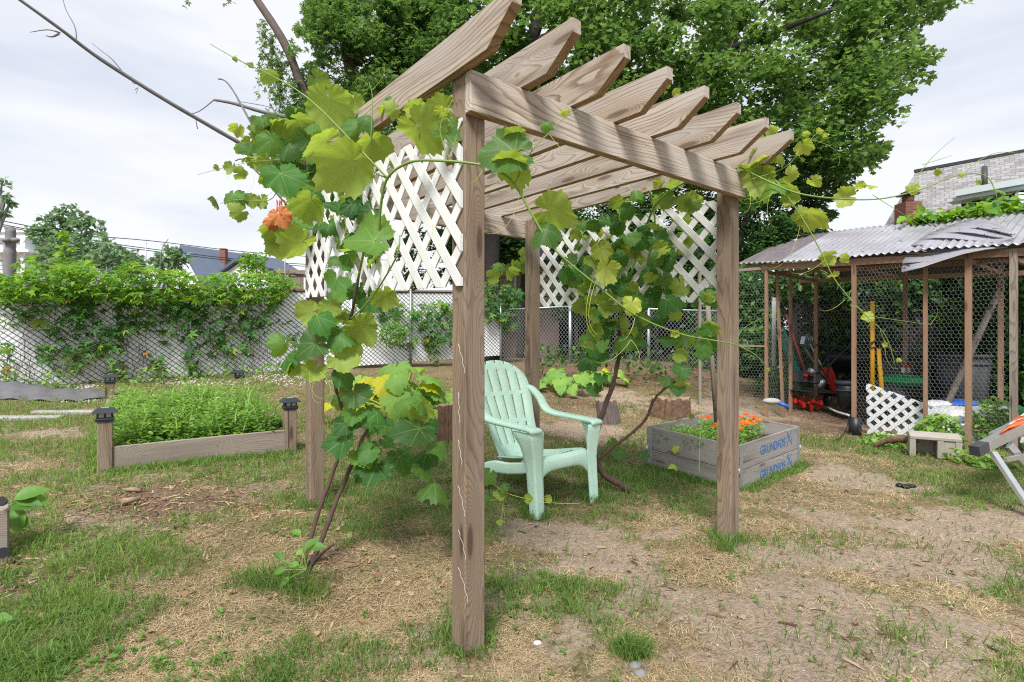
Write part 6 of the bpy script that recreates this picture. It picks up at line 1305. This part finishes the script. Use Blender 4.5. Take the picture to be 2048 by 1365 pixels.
# ---------------------------------------------------------------- things in and round the shelter
def tool(name, label, cat, mat, p0, p1, r, group=None, extra=None):
    root = empty(name, p0, label, cat, group); m = MB(); m.cyl(p0, p1, r, n=8); m.build('handle', M[mat], root)
    if extra: extra(root)
    return root
tool('garden_tool', 'garden tool with a faded red handle leaning inside the shelter', 'tool', 'pink', P(1613, 752, 8.7), P(1572, 627, 8.9), .022, 'long handled tools in the shelter', lambda r: one(lambda q: q.cyl(P(1573, 629, 8.9), P(1571, 620, 8.9), .026), 'grip', M['black'], r))
tool('garden_tool', 'garden tool with a teal handle leaning left of the red handled one', 'tool', 'teal', P(1604, 752, 8.75), P(1566, 655, 8.95), .024, 'long handled tools in the shelter', lambda r: one(lambda q: q.prism([(0, 0), (.12, 0), (.08, .75), (.04, .75)], .02, P(1590, 752, 8.75), (1, 0, 0), (-.42, 0, .95)), 'blade', M['teal'], r))
def rakehead(r):
    q = MB(); a = P(1606, 692, 8.7); q.bar(a, a + Vector((.05, .05, .12)), .06, .12); q.build('head', M['galv'], r)
tool('garden_hoe', 'hoe with a pale metal head standing upside down by the tiller', 'hoe', 'barkdark' if False else 'greypole', P(1650, 760, 8.6), P(1611, 698, 8.7), .014, 'long handled tools in the shelter', rakehead)
tool('garden_fork', 'fork with a grey green shaft behind the tiller', 'fork', 'galv', P(1665, 775, 8.6), P(1620, 688, 8.7), .013, 'long handled tools in the shelter', lambda r: [one(lambda q, k=k: q.cyl(P(1620, 688, 8.7) + Vector((k * .03 - .045, 0, 0)), P(1618, 682, 8.7) + Vector((k * .035 - .055, 0, .08)), .008), 'tine', M['galv'], r) for k in range(4)])
def dgrip(r):
    q = MB(); c = P(1758, 682, 6.95); q.tube([c + Vector((.13 * math.cos(a), 0, -.09 + .13 * math.sin(a) * .7)) for a in [k * math.pi / 8 for k in range(9)]], .013, 7); q.bar(c + Vector((-.13, 0, -.09)), c + Vector((.13, 0, -.09)), .02, .02); q.build('grip', M['black'], r)
tool('garden_spade', 'spade with a long bright yellow handle and black top inside the shelter', 'spade', 'yellow', P(1745, 790, 6.95), P(1745, 603, 7.0), .025, 'long handled tools in the shelter', lambda r: one(lambda q: q.cyl(P(1745, 603, 7), P(1745, 574, 7), .022), 'grip', M['black'], r))
tool('garden_spade', 'shorter yellow handled shovel with a black loop grip', 'shovel', 'yellow', P(1765, 800, 6.9), P(1757, 698, 6.95), .025, 'long handled tools in the shelter', dgrip)
tool('leaning_pole', 'long grey mossy pole leaning across the inside of the shelter', 'pole', 'greypole', P(1893, 812, 6.6), P(2002, 572, 7.0), .038)
tool('blue_pole', 'blue plastic pole lying across the white and green bags', 'pole', 'blue', P(1898, 852, 5.95), P(2024, 804, 6.2), .013)
tool('wood_stake', 'thin pale wooden stake standing behind the right pergola post', 'stake', 'greypole', P(1433, 845, 4.4), P(1412, 560, 4.4), .02)
m = MB(); c = P(1548, 760, 9.2); m.cyl((c.x, c.y, 0), (c.x, c.y, P(0, 600, 9.2).z), .036, n=10); m.sphere((c.x, c.y, P(0, 600, 9.2).z), .04, 8, 5); tag(m.build('fence_post', M['paver']), 'grey galvanised pipe post at the left end of the shelter', 'post')
# tiller
tl = empty('garden_tiller', P(1630, 812, 8.1), 'red and black motor tiller parked in the open bay of the shelter', 'tiller'); TY = 8.1
def bx(name, px, py, w_, d_, h_, mat, rot=0, Y=TY, bev=.012):
    m = MB(); m.box(P(px, py, Y), (w_, d_, h_), Matrix.Rotation(rot, 3, 'Z') @ Matrix.Rotation(rot * .3, 3, 'Y'), bev); return m.build(name, M[mat], tl)
bx('engine', 1612, 755, .27, .26, .17, 'engine', .3); bx('engine', 1626, 758, .14, .2, .14, 'darkgrey', .3, 8.0)
m = MB(); m.cyl(P(1618, 742, 7.98), P(1630, 744, 7.98), .045, n=12); m.cyl(P(1640, 770, 7.95), P(1648, 762, 7.95), .05, .06, 12); m.sphere(P(1640, 768, 7.95), .06, 10, 7, (.8, .8, 1.2)); m.build('silencer', M['galv'], tl)
m = MB(); m.prism([(-.36, 0), (.28, -.05), (.32, -.12), (.25, -.10), (.2, -.05), (-.2, -.02)], .42, P(1620, 778, 8.0), (1, 0, 0), (0, 0, 1)); m.build('tine_guard', M['steel_dark'], tl)
m = MB()
for k in range(5): m.prism([(-.03, 0), (.05, -.02), (.045, .012), (-.02, .025)], .05, P(1612 + k * 5, 752 + k * 1.5, 7.93), (1, 0, 0), (0, 0, 1))
m.build('label_plate', M['red'], tl)
for k, (px, py) in enumerate(((1582, 800), (1600, 803), (1618, 806), (1633, 805))):
    m = MB(); c = P(px, py, 7.95)
    for j in range(4):
        a = j * 1.571 + k * .5; u_ = Vector((math.cos(a) * .35, math.sin(a) * .45, math.sin(a))); m.prism([(0, -.022), (.09, -.03), (.125, .02), (.10, .05), (.06, .02), (0, .02)], .008, c, (.25, math.cos(a), math.sin(a)), (-.2, -math.sin(a), math.cos(a)))
    m.cyl(c - Vector((.03, 0, 0)), c + Vector((.03, 0, 0)), .025, n=8); m.build('tine', M['red'], tl)
m = MB(); c = P(1654, 800, 7.9); m.tube([c + Vector((.015 * 0, .075 * math.cos(a), .075 * math.sin(a))) for a in [k * .3927 for k in range(17)]], .02, 8); m.cyl(c - Vector((.02, 0, 0)), c + Vector((.02, 0, 0)), .04, n=10); m.build('wheel', M['black'], tl)
m = MB()
for pts in ([(1640,790,7.9),(1652,765,7.85),(1656,740,7.8),(1668,722,7.75),(1700,690,7.7),(1705,672,7.7)], [(1632,760,8.2),(1640,740,8.2),(1655,715,8.2),(1672,690,8.2),(1690,676,8.2),(1712,674,7.9),(1705,682,7.7)], [(1700,694,7.7),(1665,692,7.9),(1632,690,8.0)], [(1656,735,7.8),(1660,700,8.0),(1658,715,8.2)]):
    m.tube(smooth_pts([P(*q) for q in pts], 4), .014, 7)
m.build('handlebar', M['black'], tl)
sb = empty('snow_shovel', P(1672, 790, 8.5), 'red scoop shovel blade standing behind the tiller', 'shovel')
m = MB(); c = P(1662, 762, 8.5); m.prism([(-.14, .2), (.0, .24), (.06, .1), (.19, -.3), (.02, -.18), (-.06, 0)], .03, c, (1, .1, 0), (0, .1, 1)); m.build('blade', M['red'], sb)
m = MB(); m.cyl(P(1640, 740, 8.55), P(1688, 800, 8.5), .014, n=7); m.build('handle', M['greypole'], sb)
def bucket(name, label, cat, px, py0, py1, Y, r0, r1, mat, rim=True, lab=None):
    a, b = P(px, py0, Y), P(px, py1, Y); root = empty(name, a, label, cat); m = MB(); m.tube([a, (a + b) / 2, b], [r0, (r0 + r1) / 2, r1], 22); m.build('body', M[mat], root)
    if rim: m = MB(); m.tube([b - Vector((0, 0, .03)), b, b + Vector((0, 0, .02))], [r1 * 1.05, r1 * 1.07, r1 * 1.04], 22); m.tube([b - Vector((0, 0, .12)), b - Vector((0, 0, .10))], [r1 * 1.03] * 2, 22); m.build('rim', M['darkgrey'], root)
    return root
bucket('plant_pot', 'black plastic pot on the ground inside the shelter right of the tiller', 'pot', 1693, 818, 765, 7.6, .10, .14, 'black')
bucket('dustbin', 'large dark blue grey round bin with a ribbed rim inside the shelter', 'bin', 1925, 830, 712, 7.2, .25, .29, 'darkgrey')
tb = empty('storage_tub', P(1808, 800, 7.6), 'dark storage tub with a white and red label behind the lattice panel', 'tub'); m = MB(); m.box(P(1812, 760, 7.8), (.55, .4, .5), Matrix.Rotation(.5, 3, 'Z'), .03); m.box(P(1812, 726, 7.8), (.6, .45, .05), Matrix.Rotation(.5, 3, 'Z'), .01); m.build('body', M['darkgrey'], tb)
m = MB(); m.box(P(1815, 740, 7.52), (.17, .004, .08), Matrix.Rotation(.0, 3, 'Z')); lb_ = m.build('label_sticker', M['white'], tb); m = MB(); m.box(P(1816, 733, 7.512), (.17, .004, .03)); m.build('label_band', M['red'], tb)
gm = empty('green_mower_deck', P(1800, 770, 7.2), 'green plastic garden machine cover lying behind the lattice', 'cover'); m = MB(); m.sphere(P(1805, 762, 7.3), .26, 14, 8, (1.2, .9, .35)); m.build('body', M['green_p'], gm)
bb = empty('wheelbarrow', P(1690, 760, 8.9), 'black wheelbarrow tray tipped up behind the tiller', 'wheelbarrow'); m = MB(); c = P(1695, 712, 8.8); m.tube([c + Vector((0, 0, -.28)), c + Vector((0, 0, -.1)), c + Vector((0, 0, .03))], [.2, .33, .40], 18); m.build('tray', M['black'], bb)
m = MB(); m.tube(smooth_pts([P(1655, 780, 8.6), P(1655, 700, 8.6), P(1653, 650, 8.6), P(1640, 625, 8.7), P(1615, 620, 8.9)], 4), .012, 6); m.build('handle', M['black'], bb)
dl = empty('dark_lattice_fence', P(1680, 700, 9.8), 'dark weathered lattice fence at the back of the shelter', 'fence'); a_ = P(1590, 760, 10.2); b_ = P(1990, 800, 8.8)
lattice('panel', Vector((a_.x, a_.y, .1)), Vector((b_.x - a_.x, b_.y - a_.y, 0)), up, (Vector((b_.x - a_.x, b_.y - a_.y, 0))).length, 1.75, .11, .11, .035, M['barkdark'], dl)
for k in range(4): q = a_ + (b_ - a_) * (k / 3); m = MB(); m.box((q.x, q.y + .05, .95), (.09, .09, 1.9)); m.build('post', M['barkdark'], dl)
# white lattice panel leaning inside the wire
wl = empty('garden_lattice', P(1800, 865, 6.2), 'white lattice piece leaning against the inside of the chicken wire', 'lattice'); w0 = V3(E(.98, .10), .02); w1 = V3(E(.12, .12), -.02)
m_ = MB(); sw = .045; Xw = (w1 - w0); Ww = .98; Nn = Xw.normalized().cross(up)
def ctop(x_): return .60 - .36 * max(0, x_ - .05) / .98
for sg in (1, -1):
    for k in range(-8, 12):
        x0 = k * .14; hw = sw * .7; poly = clip_rect([(x0 - hw, 0), (x0 + hw, 0), (x0 + hw + .75 * sg, .75), (x0 - hw + .75 * sg, .75)], Ww, .7)
        if not poly or len(poly) < 3: continue
        # clip by sloping top
        o_ = []; n = len(poly)
        for i in range(n):
            a, b = poly[i], poly[(i+1) % n]; fa, fb = a[1] - .62 + .30 * a[0], b[1] - .62 + .30 * b[0]
            if fa <= 0: o_.append(a)
            if (fa <= 0) != (fb <= 0): t_ = fa / (fa - fb); o_.append((a[0] + (b[0]-a[0]) * t_, a[1] + (b[1]-a[1]) * t_))
        if len(o_) >= 3: m_.prism(o_, .0055, w0 + Nn * (.006 * (sg > 0)) , Xw, up + Nn * .06)
m_.build('strips', M['lattice_w'], wl)
# bags
def blob(name, label, cat, c, sc, mats, seed, parent=None):
    r_ = random.Random(seed); root = empty(name, c, label, cat); 
    for q, mt_ in enumerate(mats):
        V = []; n, mm = 20, 12; ph = [r_.uniform(0, 6) for _ in range(6)]
        for i in range(mm + 1):
            th = math.pi * i / mm
            for k in range(n):
                a = 6.283 * k / n; d = 1 + .12 * math.sin(3 * a + ph[0]) * math.sin(th) + .09 * math.sin(5 * a + 3 * th + ph[1]) + .06 * math.sin(9 * a + ph[2] + 4 * th) + .05 * math.sin(11 * th + ph[3] + 2 * a)
                V.append(Vector(c) + Vector((q * sc[0] * .75 + sc[0] * d * math.sin(th) * math.cos(a) * (1 - .35 * q), sc[1] * d * math.sin(th) * math.sin(a) * (1 - .2 * q), sc[2] * d * (math.cos(th) * .9) + sc[2] * .5 + .01 * q)))
        m = MB(); m.add(V, [(i*n+k, (i+1)*n+k, (i+1)*n+(k+1) % n, i*n+(k+1) % n) for i in range(mm) for k in range(n)], None, True); m.build('bag' if q == 0 else 'printed_end', M[mt_], root)
    return root
blob('soil_bag', 'white and green plastic soil bag behind the wire near the blue pole', 'bag', P(1915, 843, 6.35), (.34, .22, .12), ['white', 'green_p'], 3)
blob('soil_bag', 'green topped plastic bag at the right end of the shelter', 'bag', P(1990, 838, 6.1), (.28, .2, .10), ['white', 'green_p'], 4)
blob('plastic_sheet', 'crumpled clear grey plastic at the foot of the wire wall', 'plastic', P(1928, 895, 5.95), (.16, .12, .14), ['paver'], 5)
blob('blue_tarp', 'folded dark blue tarpaulin behind the soil bags', 'tarp', P(1905, 812, 6.8), (.3, .2, .06), ['blue'], 6)
blob('white_bag', 'small white plastic bag behind the right end of the white lattice', 'bag', P(1872, 815, 6.6), (.17, .1, .06), ['white'], 7)
blob('white_bag', 'torn white plastic sack leaning on the wire between the thin and thick posts', 'sack', P(1900, 868, 6.05), (.2, .1, .1), ['white'], 11)
blob('dark_sack', 'dark blue sack standing under the yellow handled spade', 'sack', P(1770, 810, 7.2), (.25, .2, .2), ['darkgrey'], 12)
# cinder block, plank and stones
cbk = empty('concrete_block', P(1870, 900, 5.2), 'broken pale concrete block lying on its side in front of the wire', 'block'); c = P(1868, 888, 5.25); Mx = Matrix.Rotation(-.55, 3, 'Z') @ Matrix.Rotation(.12, 3, 'X')
m = MB(); m.box(c + Mx @ Vector((0, 0, .075)), (.40, .20, .035), Mx, .006)
for dx, w_ in ((-.175, .05), (.04, .05), (.175, .05)): m.box(c + Mx @ Vector((dx, 0, -.03)), (w_, .194, .175), Mx, .004)
m.box(c + Mx @ Vector((.108, -.075, -.03)), (.088, .03, .17), Mx, .003); m.box(c + Mx @ Vector((-.07, .08, -.03)), (.165, .03, .17), Mx, .003); m.build('block', M['concrete'], cbk)
lg = empty('flat_log', P(1790, 885, 5.6), 'flat piece of old log lying left of the concrete block', 'log'); m = MB(); m.tube(smooth_pts([P(1748, 893, 5.7), P(1775, 882, 5.6), P(1810, 878, 5.5), P(1832, 882, 5.4), P(1900, 878, 5.5)], 4), [random.uniform(.022, .045) for _ in range(17)], 8); m.build('bark', M['stump'], lg)
for px, py, r_, lb in ((1768, 893, .05, 'cream rock under the left end of the flat log'), (1800, 890, .075, 'pale layered rock under the flat log'), (1825, 898, .05, 'reddish rock against the concrete block'), (2010, 935, .10, 'brown rock under the folding table')):
    g = G(px, py); m = MB(); m.sphere((g.x, g.y, g.z + r_ * .4), r_, 12, 7, (1.4, .9, .65), .14); o = m.build('rock', M['concrete'] if 'red' not in lb and 'brown' not in lb else M['stump']); tag(o, lb, 'rock', 'rocks by the concrete block')
# folding aluminium table at the right edge
ft = empty('folding_table', P(2040, 1000, 3.6), 'folding aluminium work table cut off by the right edge of the photo', 'table'); TYc = 3.75
a = P(1968, 893, TYc); b = a + Vector((.9, .32, .0)); b.z = P(2048, 862, 4.0).z + .18; dx = (b - a)
m = MB(); m.bar(a, b, .06, .065); m.build('rail', M['alu'], ft); m = MB(); q = (b - a).normalized(); m.bar(a - q * .105, a - q * .0, .066, .07); m.build('end_cap', M['darkgrey'], ft)
m = MB(); m.bar(a + Vector((.40, .38, .0)), b + Vector((.4, .38, .0)), .05, .06); m.build('rail', M['alu'], ft)
for (p0, p1) in (((1986, 905, 3.72), (2075, 1050, 3.45)), ((2018, 890, 3.85), (2110, 1010, 3.9)), ((2045, 880, 4.6), (2075, 990, 4.9))):
    m = MB(); e = P(*p1); e.z = gzf(e.x, e.y); m.bar(P(*p0), e, .055, .022, up=(.3, -1, 0)); m.build('leg', M['alu'], ft)
m = MB(); m.bar(P(2010, 920, 3.7), P(2090, 905, 3.9), .02, .03); m.build('brace', M['alu'], ft)
bg_ = empty('folded_banner', P(2020, 855, 3.95), 'orange and white folded vinyl sheet lying on the folding table', 'sheet')
for k, (mt_, y0_, wd) in enumerate((('orange', 0, .16), ('white', .17, .05), ('orange', .23, .13), ('white', .37, .12))):
    m = MB(); vs_ = []
    for i in range(9):
        f_ = i / 8; p = a + q * (.15 + .3 * y0_ + .8 * f_) + Vector((.75 * y0_, -.02 + y0_ * .62, .045 + y0_ * .12 + .012 * math.sin(i * 1.7 + k))); p2 = p + q * .3 * wd + Vector((.75 * wd, wd * .62, wd * .12)); vs_ += [p, p2]
    m.add(vs_, [(2*i, 2*i+2, 2*i+3, 2*i+1) for i in range(8)], None, True); m.build('stripe', M[mt_], bg_, .01)
# dark corrugated sheet at right
cs_ = empty('corrugated_sheet', P(2060, 800, 5.6), 'dark horizontally corrugated sheet wall at the right edge', 'sheet wall'); a = np.array([5.12, 5.38])
for (z0_, z1_, mt_) in ((.62, 1.62, 'corrug_dark'), (.1, .6, 'red')):
    m = MB(); vs_ = []; n = 60
    for j in range(n + 1):
        z_ = z0_ + (z1_ - z0_) * j / n
        for i in (0, 1): p = a + np.array([.62, .1 - .35]) * i; vs_.append(V3(p + ep * (-.0) , z_) + Vector((0, -.018 * math.sin(6.283 * z_ / .09), 0)))
    m.add(vs_, [(2*j, 2*j+1, 2*j+3, 2*j+2) for j in range(n)], None, True); m.build('sheet', M[mt_], cs_, .004)
m = MB()
for k in range(4): m.bar(V3(a, .3 + k * .42), V3(a + np.array([.62, -.25]), .3 + k * .42), .03, .04)
m.build('batten', M['greypole'], cs_)
# scoop, white hose and cable on the ground
sc3 = empty('plastic_scoop', P(1555, 810, 6.2), 'clear plastic scoop with a blue handle behind the planter box', 'scoop'); m = MB(); m.sphere(P(1543, 803, 6.2), .085, 12, 7, (1.2, 1, .45)); m.build('bowl', M['paver'], sc3); m = MB(); m.cyl(P(1556, 806, 6.15), P(1578, 814, 6.1), .022, .018, 8); m.build('handle', M['blue'], sc3)
m = MB(); m.tube(smooth_pts([P(1652, 812, 8.0), P(1665, 820, 7.8), P(1680, 826, 7.6), P(1698, 831, 7.4)], 4), .016, 6); tag(m.build('hose', M['white']), 'short length of white hose on the soil below the tiller', 'hose')
m = MB(); m.tube(smooth_pts([P(1712, 838, 6.7), P(1700, 836, 6.6), P(1692, 860, 6.3), P(1680, 876, 6.1), P(1665, 884, 6.0)], 4), .006, 5); tag(m.build('cable', M['black']), 'thin black cable trailing from the shelter post', 'cable')
g = G(1710, 870); m = MB(); m.tube([(g.x, g.y, g.z - .05), (g.x, g.y, g.z + .22)], .07, 12); tag(m.build('plastic_sleeve', M['black']), 'black plastic sleeve round the foot of the shelter post', 'sleeve')
# weeds by the wire wall
for px, py, Y, n_, rr_, hh_, lb in ((1880, 885, 5.75, 420, .22, .34, 'tall leafy weed in front of the wire below the white bag'), (1985, 870, 5.8, 380, .2, .5, 'tall leafy weed growing by the bags at the right post'), (1960, 960, 4.9, 300, .25, .14, 'low weeds beside the folding table'), (1780, 860, 5.9, 200, .3, .12, 'low green weeds at the foot of the white lattice'), (1560, 770, 8.6, 420, .35, .5, 'leafy weeds round the grey pipe post'), (1590, 690, 9.3, 460, .4, .9, 'tall leafy shrub behind the red and teal tools')):
    c = P(px, py, Y); c.z = gzf(c.x, c.y); bush('leafy_weed', c, rr_, hh_, n_, M['hedge'] if 'shrub' in lb or 'pipe' in lb else M['weed'], lb, 'weed', 'weeds round the shelter', LEAF, .07 if Y > 5.5 else .05)
# dark shrubs behind the shelter
cnt = 0
HL = ['between the dense tree and the shelter', 'behind the grey pipe post', 'behind the tools', 'behind the tiller', 'behind the yellow handle', 'behind the storage tub', 'behind the large bin', 'behind the leaning pole', 'at the right end of the shelter', 'beyond the right edge of the shelter']
for k, (px, Y) in enumerate(((1460, 11.2), (1520, 10.6), (1590, 10.6), (1660, 10.3), (1730, 10.0), (1800, 9.7), (1880, 9.4), (1960, 9.0), (2040, 8.4), (2110, 7.6))):
    c = P(px, 700, Y); c.z = 0; rt_ = empty('shade_shrub', c, 'tall dark shrub ' + HL[k], 'shrub', 'dark shrubs behind the shelter')
    m = MB(); cs = []
    for j in range(9): e = c + Vector((random.uniform(-.5, .5), random.uniform(-.3, .3), random.uniform(.4, 2.2 + .1 * k))); cs.append(e); m.tube([c, (c + e) / 2 + Vector((0, 0, .2)), e], [.03, .02, .008], 5, cap=False)
    m.build('stem', M['barkdark'], rt_); pos = clumps(cs, [.55] * 9, [420] * 9, .9, .2); n = len(pos); scatter('foliage', *LEAF, pos, rotm(randn(n, .5, 1, .4), rt(n)), .12 * (.6 + .8 * rng.random(n)), M['hedge'] if k % 2 else M['maplelow'], rt_)
# slope litter stalks behind the vine
root = empty('dry_stalks', P(1330, 720, 10), 'dry brown stalks and low weeds on the bank in front of the back fence', 'stalks'); tag(root, kind='stuff')
twigs(root, 170, [(1060,720),(1430,730),(1430,800),(1200,800),(1060,760)], lambda q: 9.0, M['drygrass'], .004, 40, False)
leafcloud('leaves', root, [([(1050,690),(1180,690),(1180,735),(1060,740)], 200), ([(1060,740),(1120,745),(1120,800),(1080,800)], 60), ([(1180,700),(1430,705),(1430,745),(1180,745)], 150), ([(1250,720),(1430,740),(1430,790),(1250,770)], 110), ([(1450,700),(1530,700),(1530,800),(1450,800)], 60)], lambda q: 9.8, LEAF, M['hedge'], .10, .5)

# ---------------------------------------------------------------- slate roofed house on the right
sh2 = empty('slate_house', P(1950, 600, 17), 'house with a steep mossy slate roof and brick chimney above the shelter', 'house')
r0, r1, l0, l1 = P(1832, 345, 17.5), P(2140, 288, 14.5), P(1760, 470, 16.6), P(2140, 470, 13.4)
m = MB(); w1_ = (r1 - r0).length; hh_ = (r0 - l0).length; th = Vector((.25, .45, 0))
m.add([l0, l1, r1, r0], [(0, 1, 2, 3)], [(-.3, 0, 0), (w1_ + .2, 0, 0), (w1_, hh_, 0), (0.5, hh_, 0)]); m.build('roof', M['slate'], sh2, .06)
m = MB(); m.bar(r0 + Vector((-.05, 0, .03)), r1 + Vector((0, 0, .03)), .1, .09); m.build('ridge_cap', M['darkgrey'], sh2)
m = MB(); back = Vector((3.4, 5.5, 0)); l0b = Vector((l0.x + .1, l0.y + .1, 0)); l1b = Vector((l1.x, l1.y + .1, 0))
m.add([l0b, l1b, l1 + Vector((.05, .1, 0)), l0 + Vector((.1, .1, 0)), l0b + back, l1b + back, l1 + back, l0 + back, r0 + back, r1 + back, r0 + Vector((.05, .1, -.05)), r1 + Vector((.05, .1, -.05))], [(0,1,2,3), (4,0,3,10,8,7), (1,5,6,9,11,2), (10,11,9,8), (5,4,7,8,9,6)]); m.build('wall', M['purplewall'], sh2)
c = P(1816, 420, 15.8); m = MB(); chimney(m, np.array([c.x, c.y]), .47, 2.2, P(0, 407, 15.8).z); m.build('chimney', M['brick'], sh2)
m = MB(); m.cyl((c.x, c.y, P(0, 408, 15.8).z), (c.x, c.y, P(0, 394, 15.8).z), .15, n=12); m.build('chimney_pot', M['stump'], sh2); m = MB(); m.box((c.x, c.y, P(0, 390, 15.8).z), (.42, .42, .05)); m.box((c.x, c.y, P(0, 386, 15.8).z), (.26, .26, .04)); m.build('chimney_cap', M['darkgrey'], sh2)
g0, g1 = P(1912, 388, 14.2), P(2120, 350, 12.6)
m = MB(); m.bar(g0, g1, .16, .16); m.bar(g0 + Vector((.1, .3, -.14)), g1 + Vector((.1, .3, -.14)), .5, .09); m.build('gutter', M['gutter'], sh2)
m = MB(); dd = (g1 - g0); m.add([g0 + Vector((.42, .3, -.18)), g1 + Vector((0, .3, -.18)), g1 + Vector((0, .3, -1.6)), g0 + Vector((.42, .3, -1.6))], [(0, 1, 2, 3)]); m.build('dormer_wall', M['purplewall'], sh2, .1)
m = MB()
for k in range(10): m.bar(g0 + Vector((.42, .24, -.3 - k * .13)), g1 + Vector((0, .24, -.3 - k * .13)), .012, .012)
m.build('shingle_line', M['black'], sh2)
c = P(2050, 428, 13.0); m = MB(); m.box(c, (.4, .1, 1.0)); wv = m.build('window', M['whitetrim'], sh2); m = MB(); m.box(c + Vector((.1, -.06, 0)), (.3, .03, .8)); m.build('pane', M['winglass'], wv)
m = MB(); m.cyl(P(1969, 372, 14.6), P(1969, 335, 14.8), .07, n=10); m.build('vent_pipe', M['darkgrey'], sh2)
